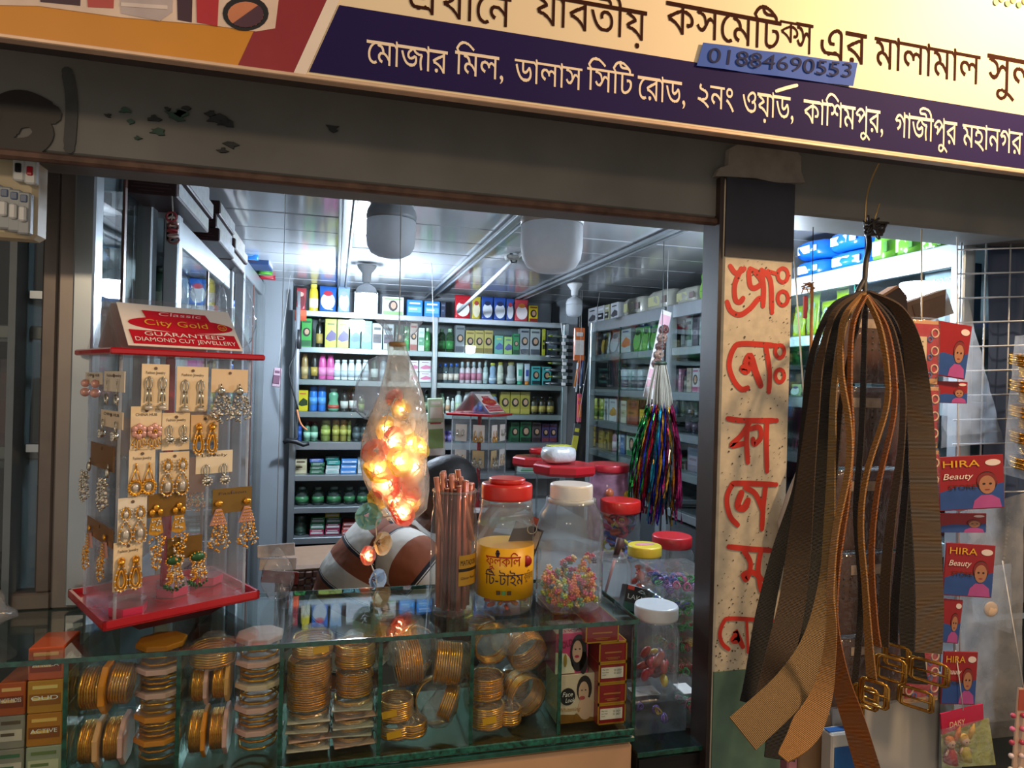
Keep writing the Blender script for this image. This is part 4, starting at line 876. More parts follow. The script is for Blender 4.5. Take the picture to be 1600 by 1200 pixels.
c = atx(338, 420, XL+.045); crumple('hanging_plastic_bag', 'long clear plastic bag on the glass of the second left cabinet', c, .07, .22, 8)
# hair ties hung at the corner of the second cabinet
c = atx(268, 332, XL+.03); t = thing('hanging_hair_tie_bunch', 'small red and clear hair tie bunch hung on the corner of the left cabinets', 'hair ties', c)
for k in range(6): G().torus((.001*(k % 3), .003*k, -.008-.008*k), .0085, .0022, 14, 6, 0, Matrix.Rotation(PI/2+.5*k, 3, 'X')).build('tie', mat(('a8404a', 'd8ccc8', '8a5a54')[k % 3], .3), t)
G().tube([(0, 0, .03), (.002, 0, 0), (0, 0, -.02)], .0015, 6).build('string', mat('c8c8c0', .5), t)
# shop front frame at the left: post, rails, glazing and a dim cabinet behind
YL = 1.2
xp0, xp1 = at(84, 700, YL).x, at(126, 700, YL).x
z_c = HZ-.37
tr = struct(G().box(((xp0+xp1)/2, YL+.02, (z_c+HZ+.34)/2), (xp1-xp0, .04, HZ+.34-z_c), 0, .003).build('trim_4', mat('8a8078', .38, .55, .08, 12)))
zq = [at(50, y, YL).z for y in (955, 928)]
win = struct(G().box(((xp0-.75)/2-.0, YL+.02, (zq[0]+zq[1])/2), (xp0+.75, .035, zq[1]-zq[0]), 0, .003).build('window_1', mat('85796f', .38, .5, .08, 12)))
G().box((xp0-.012, YL+.012, (zq[1]+HZ+.34)/2), (.022, .02, HZ+.34-zq[1]), 0, .003).build('frame_stile', mat('6f655e', .4, .5, .08), win)
for y in (292, 518, 712):
    z = at(60, y, YL).z; G().box(((xp0-.75)/2, YL+.05, z), (xp0+.72, .012, .022 if y != 292 else .01), 0, .002).build('frame_rail', mat('6c6a68', .4, .5, .08), win)
G().box(((xp0-.75)/2, YL+.028, (zq[1]+HZ+.34)/2), (xp0+.73, .004, HZ+.34-zq[1])).build('pane', GLASSD, win)
G().box((at(23, 800, YL+.02).x, YL+.034, (zq[1]+HZ+.02)/2), (.004, .004, HZ+.02-zq[1])).build('glass_edge', EDGE, win)
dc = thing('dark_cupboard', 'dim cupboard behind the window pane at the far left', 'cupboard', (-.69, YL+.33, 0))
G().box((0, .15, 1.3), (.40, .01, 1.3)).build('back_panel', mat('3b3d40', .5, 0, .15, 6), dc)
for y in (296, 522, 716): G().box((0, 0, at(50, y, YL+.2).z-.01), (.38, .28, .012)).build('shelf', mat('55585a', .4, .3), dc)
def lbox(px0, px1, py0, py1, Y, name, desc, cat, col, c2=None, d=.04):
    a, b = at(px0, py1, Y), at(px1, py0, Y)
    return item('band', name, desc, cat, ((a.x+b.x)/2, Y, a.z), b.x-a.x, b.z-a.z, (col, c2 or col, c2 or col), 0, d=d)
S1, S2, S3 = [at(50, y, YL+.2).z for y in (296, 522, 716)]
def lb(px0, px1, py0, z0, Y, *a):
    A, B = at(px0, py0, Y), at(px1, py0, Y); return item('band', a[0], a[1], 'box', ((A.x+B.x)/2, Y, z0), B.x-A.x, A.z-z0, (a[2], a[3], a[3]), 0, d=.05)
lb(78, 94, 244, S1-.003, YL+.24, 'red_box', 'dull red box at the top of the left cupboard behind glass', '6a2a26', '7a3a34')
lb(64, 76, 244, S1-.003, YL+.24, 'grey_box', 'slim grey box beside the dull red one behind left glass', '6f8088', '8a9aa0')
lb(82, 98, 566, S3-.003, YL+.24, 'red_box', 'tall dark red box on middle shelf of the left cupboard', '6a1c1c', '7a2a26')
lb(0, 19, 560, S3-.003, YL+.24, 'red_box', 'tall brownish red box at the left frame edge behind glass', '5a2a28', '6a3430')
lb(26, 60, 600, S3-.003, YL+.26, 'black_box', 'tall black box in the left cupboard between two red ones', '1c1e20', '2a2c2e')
# switch board
sb = thing('switch_board', 'cream electrical switch board with grey rocker switches at the top left', 'switch board', at(20, 300, 1.05))
P0 = at(20, 300, 1.05)
W0 = at(58, 300, 1.05).x-at(-60, 300, 1.05).x; H0 = at(20, 225, 1.05).z-at(20, 366, 1.05).z
cx = at(-1, 300, 1.05).x-P0.x
G().box((cx, .02, -.0), (W0, .04, H0), 0, .006).build('box', mat('c8b896', .5, 0, .05), sb)
for k, px in enumerate((-26, -5, 11, 26, 41)):
    c = at(px, 318+k*4.2, 1.045)-P0; wd, hh = .015, .056
    o = G().box(c+V((0, -.002, 0)), (wd, .012, hh), 0, .002).build('switch', mat('9aa0a2', .4, 0, .05), sb)
    G().box(c+V((0, -.010, -.002)), (wd*.6, .008, hh*.36), 0, .002).build('rocker', mat('d8d8d4', .35, 0, .04), o)
    G().box(c+V((0, -.0085, .019)), (wd*.55, .003, .010), 0, .001).build('marking', mat('5a6a88', .4), o)
for k, px in enumerate((33, 51)):
    c = at(px, 258+k*5, 1.045)-P0
    o = G().box(c+V((0, -.002, .0)), (.014, .012, .046), 0, .002).build('switch', mat('c8ccca', .4, 0, .05), sb); G().box(c+V((.0, -.0085, -.006)), (.007, .004, .012), 0, .001).build('indicator', mat('1c1c1e' if k == 0 else 'b01c2c', .3), o)
G().tube([(cx, .03, H0/2), (cx, .03, .38-H0/2+.1)], .006, 8).build('conduit', mat('b8b0a0', .5), sb)
# ================================================================== PUMP AND HANGING THINGS IN THE SHOP
pm = thing('bicycle_pump', 'bicycle hand pump with black handle and hose against the left end of the back unit', 'pump', at(463, 690, YR-.06))
B0 = at(463, 690, YR-.06); pp = lambda x, y, dy=0: at(x, y, YR-.06+dy)-B0
G().tube([pp(462, 685), pp(466, 480)], .010, 12).build('barrel', mat('c8ced2', .25, .6, .04), pm)
G().tube([pp(466.5, 545), pp(467, 515)], .012, 12).build('sleeve', mat('2a2c2e', .4), pm); G().tube([pp(467, 455), pp(466.5, 515)], .008, 10).build('rod', mat('d0d4d8', .2, .8, .04), pm)
G().tube([pp(443, 692), pp(450, 688), pp(463, 690), pp(474, 695), pp(483, 693)], [.009, .0105, .012, .0105, .009], 10).build('handle', mat('17181a', .45), pm)
G().tube(smooth([pp(466, 640, -.02), pp(455, 600, -.03), pp(452, 575, -.03), pp(460, 555, -.02), pp(464, 530, -.02)], 6), .0037, 8).build('hose', mat('1c1d1f', .5), pm)
G().tube(smooth([pp(464, 640, -.02), pp(470, 662, -.03), pp(480, 672, -.03)], 5), .004, 8).build('connector', mat('c87a4a', .4), pm)
# strip of eye pencils at the right end of the unit
st = thing('hanging_pencil_strip', 'strip of dark eye pencils tied crosswise, hanging at the right end of the back unit', 'pencil strip', at(877, 512, YR-.10))
B0 = at(877, 512, YR-.10)
G().tube([at(884, 506, YR+.002)-B0, (0, 0, .02), at(880, 530, YR-.10)-B0, at(879, 605, YR-.10)-B0], .004, 6).build('string', mat('d8d8d4', .5), st)
for k in range(8):
    y = 525+k*10.6; a = at(860 if k % 2 else 863, y, YR-.11)-B0; b = at(894, y+2, YR-.11)-B0
    o = G().tube([a, b], .0082, 10).build('pencil', mat(('2f3a2c', '23282a')[k % 2], .4), st); m = (a+b)/2+V((.009, -.008, 0)); G().box(m, (.022, .005, .016), 0, .002).build('white_band', WHITE, o)
    G().tube([a, a+(a-b)*.22], [.006, .0015], 8).build('tip', mat(('8a9a2c', 'b8bcc0')[k % 2], .4), o)
def hang_card(name, label, cat, px0, py0, px1, py1, Y, col, c2, txt=None, tilt=0, th=.012):
    c = at((px0+px1)/2, py0, Y); w_ = at(px1, py0, Y).x-at(px0, py0, Y).x; h_ = c.z-at((px0+px1)/2, py1, Y).z
    t = thing(name, label, cat, c, (0, tilt, 0))
    G().box((0, 0, -h_/2), (w_, th, h_), 0, .003).build('card', mat(col, .35, 0, .08, 30, coat=.3), t)
    G().box((0, -th/2-.001, -h_*.6), (w_*.8, .002, h_*.45), 0, .0008).build('printed_panel', mat(c2, .4, 0, .1), t)
    G().box((0, -th/2-.001, -h_*.2), (w_*.6, .002, h_*.12), 0, .0008).build('title_panel', mat('b8484a' if txt else c2, .4, 0, .1), t)
    G().tube([(0, 0, 0), (0, .0, .035), (0, 0, ZC-c.z)], .0008, 5).build('hanger', mat('c8c8c4', .5), t)
    if txt: g = G(); text(g, txt, (0, -th/2-.0035, -h_*.23), XH, ZH, width=w_*.8, height=h_*.06, center=True); g.build('lettering', mat('a02830', .4), t)
    return t
hang_card('hanging_orange_packet', 'orange packet hanging between the back unit and the right cabinet', 'packet', 897, 512, 914, 564, YR-.25, 'd0662a', 'd8d0c8')
for k, (x, y, c_) in enumerate(((903, 566, 'b8703a'), (906, 562, 'a02a2a'), (909, 566, '4a5a7a'), (901, 572, 'c8ccd0'), (911, 562, '3a3c40'))):
    t = thing('hanging_pen', ('brown pen hanging under the orange packet', 'red pen hanging under the orange packet', 'slate blue pen hanging under the orange packet', 'silver pen hanging under the orange packet, leftmost', 'black pen hanging under the orange packet, rightmost')[k], 'pen', at(x+2, y-5, YR-.25), 0, 'pens under the orange packet'); a = V((0, 0, 0)); b = at(x-5+k*1.5, y+38, YR-.25)-at(x+2, y-5, YR-.25)
    G().tube([a, b], .006, 8).build('barrel', mat(c_, .35), t); G().tube([b, b*1.08], [.006, .001], 8).build('tip', mat('c8c8c8', .3, .6), t)
hang_card('hanging_toy_strip', 'narrow red and yellow card strip hanging beside the right cabinet edge', 'card', 902, 615, 909, 660, YR-.28, 'b8485a', 'c86a2a', None, 0)
hang_card('hanging_toy_strip', 'lower black and yellow card hanging beside the right cabinet edge', 'card', 897, 662, 908, 712, YR-.30, '3a3c3e', 'b8b03a', None, .15)
cl = hang_card('hanging_lip_card', 'upper pale green blister card hanging behind the light bag', 'card', 668, 622, 692, 660, 2.54, 'a8c4a0', 'd0d8c8', None, -.05)
cl = hang_card('hanging_lip_card', 'long white card reading Lipper hanging behind the light bag', 'card', 666, 645, 694, 712, 2.57, 'd8d8d0', '8aa868', 'Lipper', -.05)
hang_card('hanging_toy_strip', 'bunch of pinkish sachets hanging at the left wall near the pump', 'sachets', 428, 575, 441, 605, 3.1, 'a8909a', '6a4a5a', None, .1)
# hair band card leaning on the right cabinet, and the tinsel bunch below
hb = thing('hanging_hair_band_card', 'long white card with five brown hair bands, slanting before the right cabinet', 'hair band card', at(1042, 486, 2.02))
B0 = at(1042, 486, 2.02); A_, Bq = at(1042, 486, 2.02)-B0, at(1013, 622, 1.99)-B0; ax = (Bq-A_).normalized(); sd = ax.cross(V((0, -1, 0))).normalized(); wd = .036
g = G(); g.poly([A_+sd*wd/2, A_-sd*wd/2, Bq-sd*wd/2, Bq+sd*wd/2], .003, (0, -1, 0)); g.build('card', mat('dcd6d6', .45, 0, .04), hb)
Lc = (Bq-A_).length
for f0_, f1_ in ((.05, .17), (.68, .78), (.80, .88)):
    g = G(); a, b = A_+ax*Lc*f0_, A_+ax*Lc*f1_; g.poly([p+V((0, -.0015, 0)) for p in (a+sd*wd*.46, a-sd*wd*.46, b-sd*wd*.46, b+sd*wd*.46)], .001, (0, -1, 0)); g.build('pink_print', mat('d8a8b4', .45, 0, .1), hb)
for k in range(5):
    c = A_+ax*Lc*(.22+.095*k)+V((0, -.012, 0)); R_ = Matrix.Rotation(PI/2, 3, 'X')
    g = G()
    for j in range(3): g.torus(c+V((0, -.003*j, 0)), .0127-.003*j, .0034, 20, 6, 0, R_, .0015, j+k)
    g.build('hair_band', mat(('6a3f3c', '8a6a5c', '5a3a34', '9a7a68', '6a4a40')[k], .35, .1, .3, 80), hb)
G().tube([A_, A_+V((0, .0, ZC-(B0.z+A_.z)))], .0008, 6).build('string', mat('c8c8c4', .5), hb)
tn = thing('hanging_tinsel_bunch', 'bunch of glittering coloured tinsel strands with white strings before the right cabinet', 'tinsel', at(1032, 575, 1.88))
B0 = at(1032, 575, 1.88); R_ = random.Random(11); cols = ('1f7a3a', 'a81c34', '8a2aa8', '2a44b8', 'b8862a', '6f7478', '2a8aa0', 'b83a78')
gs = [G() for _ in cols]; gw_ = G()
for k in range(150):
    a = R_.uniform(0, 2*PI); q_ = R_.random()**.5; ex = math.cos(a)*q_; ey = math.sin(a)*q_
    top = V((ex*.014, ey*.011, -.0)); mid = V((ex*.042, ey*.03, -.122+R_.uniform(-.015, .015))); end = at(1022+ex*44, 812+R_.uniform(-45, 12), 1.88+ey*.055)-B0
    pts = smooth([mid, mid.lerp(end, .45)+V((ex*.015+R_.uniform(-.006, .006), ey*.012, 0)), end], 4)
    ci = min(7, max(0, int((ex+1)*4)+R_.choice((-2, -1, 0, 0, 1, 2, 3)))) % 8
    g = gs[ci]; wd_ = .0042; vs = []; fs = []
    for j, p in enumerate(pts):
        tw = j*1.9+k; s_ = V((math.cos(tw), math.sin(tw), 0))*wd_*.78; vs += [p+s_, p-s_]
        if j: m = 2*j; fs.append((m-2, m-1, m+1, m))
    g.add(vs, fs)
    if k % 2 == 0: gw_.tube(smooth([top+V((0, 0, .02)), top.lerp(mid, .5)+V((ex*.006, 0, 0)), mid], 4), .0017, 5)
for g, c_ in zip(gs, cols):
    o = g.build('tinsel_strands', mat(c_, .16, .9, .5, 120), tn); o['kind'] = 'stuff'; o['label'] = 'glitter strands of one colour'
gw_.build('white_strings', mat('8f8a7c', .6), tn)
G().tube([(0, 0, -.02), (.004, 0, .02), (0, 0, ZC-B0.z)], .0012, 6).build('hanger_string', mat('4a5450', .5), tn)
G().torus((0, 0, .015), .014, .006, 14, 6).build('tie', mat('2c3a2e', .5), tn)
# ================================================================== COUNTER AND GLASS SHOWCASE
ZT, ZB = HZ-.37, HZ-.552
CX0, CX1, CY0, CY1 = -.66, at(993, 966, 1.0).x, 1.0, 1.225
ct = thing('counter', 'pale wood fronted shop counter under the glass showcase', 'counter', ((CX0+CX1)/2, 1.115, 0)); cw = CX1-CX0
G().box((0, 0, (ZB-.02)/2), (cw, .23, ZB-.02), 0, .003).build('front_panel', mat('c49a74', .45, 0, .08, 8), ct)
G().box((0, .0, ZB-.012), (cw, .21, .014), 0, .002).build('board_top', mat('6a4a34', .5, 0, .1, 10), ct); G().box((0, -.152+.035, ZB-.010), (cw+.006, .006, .010), 0, .002).build('green_rim', mat('144a3e', .2, 0, .5, 60, coat=.8), ct)
sc = thing('glass_showcase', 'long glass showcase of bangles along the front of the counter', 'showcase', ((CX0+CX1)/2, CY0, ZB)); hx = (CX0+CX1)/2
H_ = ZT-ZB
g = G().box((0, .1125, .004), (cw, .235, .008)); g.build('base_pane', clear('green_glass', 'e6f2ec', .2, .05), sc)
G().box((0, -.006, .004), (cw, .004, .010), 0, .001).build('base_edge', mat('175446', .12, 0, .9, 120, coat=1), sc)  # glints put into the colour as strong teal mottling
G().box((0, .1125, H_-.003), (cw+.004, .237, .006)).build('top_pane', clear('top_glass', 'f2f9f6', .9, .01), sc)
G().box((0, -.0075, H_-.003), (cw+.004, .002, .0065)).box((cw/2+.003, .11, H_-.003), (.002, .237, .0065)).box((0, .232, H_-.003), (cw, .002, .0065)).build('top_edge', EDGE, sc)
divs = [at(x, 1015, CY0).x-hx for x in (105, 281, 441, 595, 738, 875)]
e = [-cw/2]+divs+[cw/2]
for i in range(len(e)-1): G().box(((e[i]+e[i+1])/2, .002, H_/2+.001), (e[i+1]-e[i]-.004, .004, H_-.016)).build('front_pane', GLASS, sc)
for x in divs:
    o = G().box((x, .115, H_/2+.001), (.005, .215, H_-.016)).build('divider', clear('divider_glass', 'e6f3ee', .5, .02), sc); G().box((x, -.001, H_/2+.001), (.0056, .003, H_-.016)).build('divider_edge', EDGE, o)
o = G().box((cw/2-.002, .1125, H_/2+.001), (.004, .225, H_-.016)).build('end_pane', GLASS, sc); G().box((cw/2-.001, -.002, H_/2), (.005, .004, H_-.014)).build('end_edge', EDGE, o)
G().box((0, .225, H_/2+.001), (cw, .004, H_-.016)).build('back_pane', clear('back_glass', 'f0f7f4', .5, .02, .01), sc)
ZS = ZB+.0085
# --- bangles
BM = {}
def bangle_mesh(R, r, wob, m):
    k = (round(R, 4), round(r, 5), wob, m.name)
    if k not in BM:
        o = G().torus((0, 0, 0), R, r, 30, 5, 0, None, wob).build('bangle', m); BM[k] = o.data; bpy.data.objects.remove(o)
    return BM[k]
GM = [GOLD, GOLD2, mat('d8942e', .28, .75, .3, 400, .5)]
def bangles(name, label, c, R, n, pitch, axis=(0, 0, 1), r=.0017, wob=.0006, m=0, wrap=True, tagx=None, group='bangle packs in the showcase', lean=0):
    """n thin bangles threaded along axis; c = centre of the first"""
    t = thing(name, label, 'bangles', c, 0, group); ax = V(axis).normalized(); q = ax.to_track_quat('Z', 'Y'); R_ = random.Random(int(c[0]*9999+n))
    for k in range(n):
        p = ax*(pitch*k)+V((R_.uniform(-1, 1), R_.uniform(-1, 1), 0)).cross(ax).cross(ax)*.0009
        o = link('bangle', bangle_mesh(R, r, wob, GM[(m+(k % 5 == 0)) % 3]), t, p); e_ = q.to_euler(); o.rotation_euler = e_
    if wrap:
        n_ = 20; L_ = pitch*(n-1); pf = [(R*.5, -.006), (R*1.03, -.004), (R*1.08, 0), (R*1.08, L_), (R*1.02, L_+.004), (R*.62, L_+.010), (R*.5, L_+.016)]
        g = G(); g.lathe(pf, n_, 0, fl=lambda a, z: 1+.035*math.sin(a*5+z*300)+.02*math.sin(a*11+z*150), R=q.to_matrix()); g.build('plastic_wrap', CLINGB, t)
    if tagx:
        g = G(); s_ = V((tagx, -R*1.1, pitch*n*.5)); g.box(s_, (.022, .0015, .010), 0, 0, Matrix.Rotation(-.15, 3, 'Y')); g.build('yellow_tag', mat('d8a01c', .4), t)
    return t
def boxed(label, c, w_, h_, n, lid, axis='Z', m=0, tall=True):
    """clear tub with a coloured tray lid holding a few bangles; c = middle of its underside"""
    t = thing('boxed_bangle_set', label, 'boxed bangles', c, 0, 'boxed bangle sets in the showcase'); Rm = {'Z': Matrix.Identity(3), 'X': Matrix.Rotation(PI/2, 3, 'Y')}[axis]
    off = V((0, 0, 0)) if axis == 'Z' else V((-h_/2, 0, w_/2)); M = lambda v: Rm @ V(v)+off
    def oct_(r, z): return [(r*math.cos(PI/8+i*PI/4)*1.06, r*math.sin(PI/8+i*PI/4)*1.06, z) for i in range(8)]
    def prism(g, zs, rs, mi=0):
        vs = []; fs = []
        for z, r in zip(zs, rs): vs += [M(p) for p in oct_(r, z)]
        for k in range(len(zs)-1):
            for i in range(8): fs.append((k*8+i, k*8+(i+1) % 8, k*8+8+(i+1) % 8, k*8+8+i))
        fs += [list(range(7, -1, -1)), [len(zs)*8-8+i for i in range(8)]]; return g.add(vs, fs, mi)
    r = w_/2
    prism(G(), [0, .001, h_*.74, h_*.76], [r*.86, r*.92, r*.96, r*.98]).build('clear_tub', TUBP, t)
    prism(G(), [h_*.765, h_*.78, h_*.95, h_*.985], [r*.98, r, r, r*.95]).build('tray_lid', mat(lid, .35, 0, .06, coat=.3), t)
    for k in range(n):
        o = link('bangle', bangle_mesh(r*.78, .0019, .0009, GM[(m+k) % 3]), t, M((0, 0, .004+(h_*.66)*k/max(1, n-1)))); o.rotation_euler = Rm.to_euler()
    return t
def cpx(px, Y=1.07): return at(px, 1090, 1+(Y-1)*.28).x
def sz(px): return px*.95/F            # size of a span of showcase pixels in metres
# section 0: cartons
def scart(x0, x1, y0, y1, Y, name, desc, cols, z=None, txt=None, kind='band'):
    a, b = at(x0, y1, Y), at(x1, y0, Y); zz = z if z is not None else a.z
    return item(kind, name, desc, 'box', ((a.x+b.x)/2, Y, zz), (b.x-a.x), (b.z-a.z), cols, 0, d=.055, txt=txt)
hcart = .0435
for col, (x0, x1) in enumerate(((-4, 39), (42, 98))):
    for k in range((3, 4)[col]):
        A, B = at(x0, 1100, 1.03).x, at(x1, 1100, 1.03).x
        cc = [('8a8478', 'c4b8a8', '3f6a4a'), ('8a8478', 'c4b8a8', '5a4a3a'), ('b0501f', '7a3010', 'e0b070')] if col == 0 else [('9aa088', 'c4c0a0', '6a7a4a'), ('b8741f', '8a4a14', 'e8b860'), ('c08428', '9a5a18', 'e8c878'), ('c2501c', '8a3012', 'eab478')]
        item('band', 'soap_box', '%s soap carton, %s from bottom in the %s stack of the far left showcase bay' % (('grey', 'grey', 'rust red')[k] if col == 0 else ('khaki', 'amber', 'amber', 'bright orange')[k], ORD[k], ('left', 'right')[col]), 'box', ((A+B)/2, 1.03, ZS+.0003+k*(hcart+.0006)), B-A, hcart, cc[k], 0, 'soap cartons in the showcase', d=.06, txt=(None, None, 'HOT MOSS')[k] if col == 0 else (None, 'ACTIVE', 'OUD', 'AFRICA')[k])
# section 1 and 2: boxed sets
for s_, (xr, ys_) in enumerate((((197, 278), ('d8862a', 'd8862a', 'd8a8a0', 'd8a8a0', 'd8862a')), ((360, 437), ('d8a8a0', 'd8a8a0', 'e0c0a8', 'd8a8a0', 'd8a8a0')))):
    cx_ = (cpx(xr[0])+cpx(xr[1]))/2; n = 5; hh = (H_-.016)/n-.0008; w_ = min(.072, (cpx(xr[1])-cpx(xr[0]))*.99)
    for k in range(n):
        boxed('%s lidded bangle box, %s from bottom of the %s column of boxes in the showcase' % ('orange' if ys_[k] == 'd8862a' else 'pink', ORD[k], ('left', 'right')[s_]), (cx_, 1.068, ZS+.0003+k*(hh+.0006)), w_, hh, 3+(k % 2), ys_[k], 'Z', k)
def vbox(px0, px1, lid, label, Y=1.055, z=0, w_=.066, n=8): boxed(label, ((cpx(px0, Y)+cpx(px1, Y))/2, Y, ZS+.0003+z), w_, cpx(px1, Y)-cpx(px0, Y), n, lid, 'X')
vbox(113, 151, 'dda878', 'pale lidded bangle box on edge, lower left of second showcase bay'); vbox(153, 190, 'd8a8a0', 'pink lidded bangle box on edge, lower right of second showcase bay', 1.058)
vbox(112, 160, 'e08a20', 'orange lidded bangle box on edge, upper left of second showcase bay', 1.055, .074)
bangles('bangle_stack', 'loose ring pack of thin bangles standing on edge in the second showcase bay', (cpx(166), 1.055, ZS+.086+.026), .025, 7, .0034, (1, 0, -.1))
vbox(289, 320, 'e08a20', 'orange lidded bangle box on edge, lower left of third showcase bay'); vbox(322, 354, 'd8a8a0', 'pink lidded bangle box on edge, lower right of third showcase bay', 1.058)
vbox(291, 321, 'd8a8a0', 'pink lidded bangle box on edge, upper left of third showcase bay', 1.055, .074, .056); vbox(324, 354, 'd8a060', 'tan lidded bangle box on edge, upper right of third showcase bay', 1.06, .074, .056)
bangles('bangle_stack', 'flat round bangle pack lying on top in the third showcase bay', (cpx(324), 1.06, ZS+.132), .029, 7, .0036, wrap=True)
# section 3: two tall stacks over flat packs
def flat(label, px0, px1, Y, z, k):
    t = thing('flat_bangle_pack', label, 'bangle pack', ((cpx(px0, Y)+cpx(px1, Y))/2, Y, z), .1*math.sin(k*2.1), 'flat bangle packs in the showcase'); w_ = cpx(px1, Y)-cpx(px0, Y)
    G().box((0, 0, .002), (w_, .07, .0025), 0, .001).build('backing_card', mat(('c4bdb0', 'c8a090', 'b8b0a4')[k % 3], .5, 0, .06), t)
    for j in range(2): link('bangle', bangle_mesh(.027, .002, .0011, GM[(k+j) % 3]), t, (0, -.002*j, .0055+.0035*j))
    g = G(); n = 16
    g.lathe([(w_*.5, .0005), (w_*.54, .004), (w_*.5, .0105), (w_*.2, .0125)], n, 0, 1, .072/w_*.95, fl=lambda a, z: 1+.03*math.sin(a*7+k)); g.build('plastic_wrap', CLINGW, t); return t
for s_, (a, b, n) in enumerate(((448, 517, 4), (521, 586, 5))):
    for k in range(n): flat('flat wrapped bangle pack, %s from bottom of the %s pile in the fourth showcase bay' % (ORD[k], ('left', 'right')[s_]), a, b, 1.06+.003*(k % 2), ZS+.0004+k*.0132, k+s_)
z = ZS+4*.0132+.004
bangles('bangle_stack', 'tallest stack of gold bangles, left in the fourth showcase bay', (cpx(482), 1.058, z+.002), .030, 21, .0033, m=1, tagx=None)
bangles('bangle_stack', 'upper bangle bundle with a yellow tag, left in the fourth showcase bay', (cpx(486), 1.06, z+.078), .028, 7, .0036, m=0, tagx=.012)
z = ZS+5*.0132+.003
bangles('bangle_stack', 'lower bangle bundle, right in the fourth showcase bay', (cpx(555), 1.06, z+.002), .026, 10, .0034, m=1); bangles('bangle_stack', 'upper open bangle bundle, right in the fourth showcase bay', (cpx(555), 1.06, z+.045), .028, 10, .0032, m=0)
# section 4
z = ZS
bangles('bangle_stack', 'lowest tagged bangle pack, left in the fifth showcase bay', (cpx(624), 1.05, z+.0065), .026, 5, .0034, tagx=-.006); bangles('bangle_stack', 'second tagged bangle pack from bottom, left in the fifth showcase bay', (cpx(622), 1.05, z+.032), .025, 9, .0031, tagx=-.012)
bangles('bangle_stack', 'bangles on edge in crinkled film, upper left of the fifth showcase bay', (cpx(625), 1.06, z+.106), .033, 10, .0034, (1, .1, .1), m=1)
bangles('bangle_stack', 'bangles on edge in crinkled film, upper right of the fifth showcase bay', (cpx(686), 1.055, z+.106), .030, 11, .0036, (1, -.15, -.1), tagx=None)
bangles('bangle_stack', 'large round bangle pack facing out, lower right of the fifth showcase bay', (cpx(688), 1.075, z+.038), .034, 5, .0035, (.1, -1, .25), m=0)
bangles('bangle_stack', 'bangles in clear film behind the others in the fifth showcase bay', (cpx(655), 1.13, z+.100), .036, 6, .0035, (.2, -1, .2), m=1)
c = V((cpx(668), 1.10, z+.160)); crumple('clear_wrap', 'crinkled clear film over the bangles of the fifth showcase bay', c, .085, .07, 5)
bangles('bangle_stack', 'short bangle stack standing at the middle of the fifth showcase bay', (cpx(648), 1.045, z+.006), .021, 6, .0034, m=2)
bangles('bangle_stack', 'bangle ring bundle leaning at the right wall of the fifth showcase bay', (cpx(714), 1.05, z+.040), .026, 6, .0034, (-.9, .3, .3), m=0)
c = V((cpx(690), 1.046, z+.064)); crumple('clear_wrap', 'crinkled clear film over the large round pack in the fifth showcase bay', c, .06, .055, 15, CLINGB)
c = V((cpx(622), 1.045, z+.158)); crumple('clear_wrap', 'crinkled clear film tuft, upper left of the fifth showcase bay', c, .05, .05, 17, CLINGB)
# section 5
bangles('bangle_stack', 'lowest bangle pack with a yellow tag, left in the sixth showcase bay', (cpx(768), 1.05, z+.006), .027, 10, .0033, tagx=-.002)
bangles('bangle_stack', 'middle bangle pack, left in the sixth showcase bay', (cpx(766), 1.052, z+.050), .026, 11, .0030, m=1)
bangles('bangle_stack', 'round bangle pack facing out, upper left of the sixth showcase bay', (cpx(778), 1.055, z+.124), .030, 7, .0034, (-.15, 1, .15))
bangles('bangle_stack', 'round bangle pack facing out, upper right of the sixth showcase bay', (cpx(833), 1.05, z+.108), .0305, 10, .0036, (-.2, 1, .35), m=1)
bangles('bangle_stack', 'round bangle pack facing out, lower right of the sixth showcase bay', (cpx(836), 1.055, z+.037), .031, 10, .0036, (-.3, 1, .1))
bangles('bangle_stack', 'bangle bundle behind, top left of the sixth showcase bay', (cpx(766), 1.11, z+.130), .024, 6, .0034, m=2)
bangles('bangle_stack', 'bangle stack behind, bottom right of the sixth showcase bay', (cpx(822, 1.12), 1.12, z+.006), .027, 12, .0034, m=2)
bangles('bangle_stack', 'short bangle pack between the two columns of the sixth showcase bay', (cpx(803), 1.048, z+.006), .018, 7, .0034, m=0)
c = V((cpx(800), 1.045, z+.164)); crumple('clear_wrap', 'crinkled clear film tuft at the top of the sixth showcase bay', c, .07, .05, 19, CLINGB)
# section 6: cosmetics boxes
def face_box(name, label, x0, x1, z0, h_, cols, Y=1.03):
    w_ = cpx(x1, Y)-cpx(x0, Y); t = thing(name, label, 'cosmetics box', ((cpx(x0, Y)+cpx(x1, Y))/2, Y, z0))
    G().box((0, .03, h_/2), (w_, .06, h_), 0, .001).build('carton', mat(cols[0], .35, 0, .04, coat=.3), t); return t, w_
t, w_ = face_box('fairness_cream_box', 'cream box lettered Face Look with a smiling woman in the right showcase bay', 877, 937, ZS+.0004, .078, ('d8c4a8',))
nY = (0, -1, 0); y_ = -.0006
def blob(g, cx_, cz, rx, rz_, mi, y=y_, n=18, f=None): g.poly([(cx_+rx*math.cos(2*PI*i/n)*(1 if not f else f(i/n)), y, cz+rz_*math.sin(2*PI*i/n)) for i in range(n)], .0004, nY, mi)
g = G(); h_ = .078
blob(g, w_*.22, h_*.68, w_*.20, h_*.28, 0); blob(g, w_*.2, h_*.62, w_*.135, h_*.22, 1, y_-.0004); blob(g, w_*.16, h_*.50, w_*.08, h_*.04, 3, y_-.0008); blob(g, w_*.26, h_*.28, w_*.2, h_*.24, 1, y_-.0002)
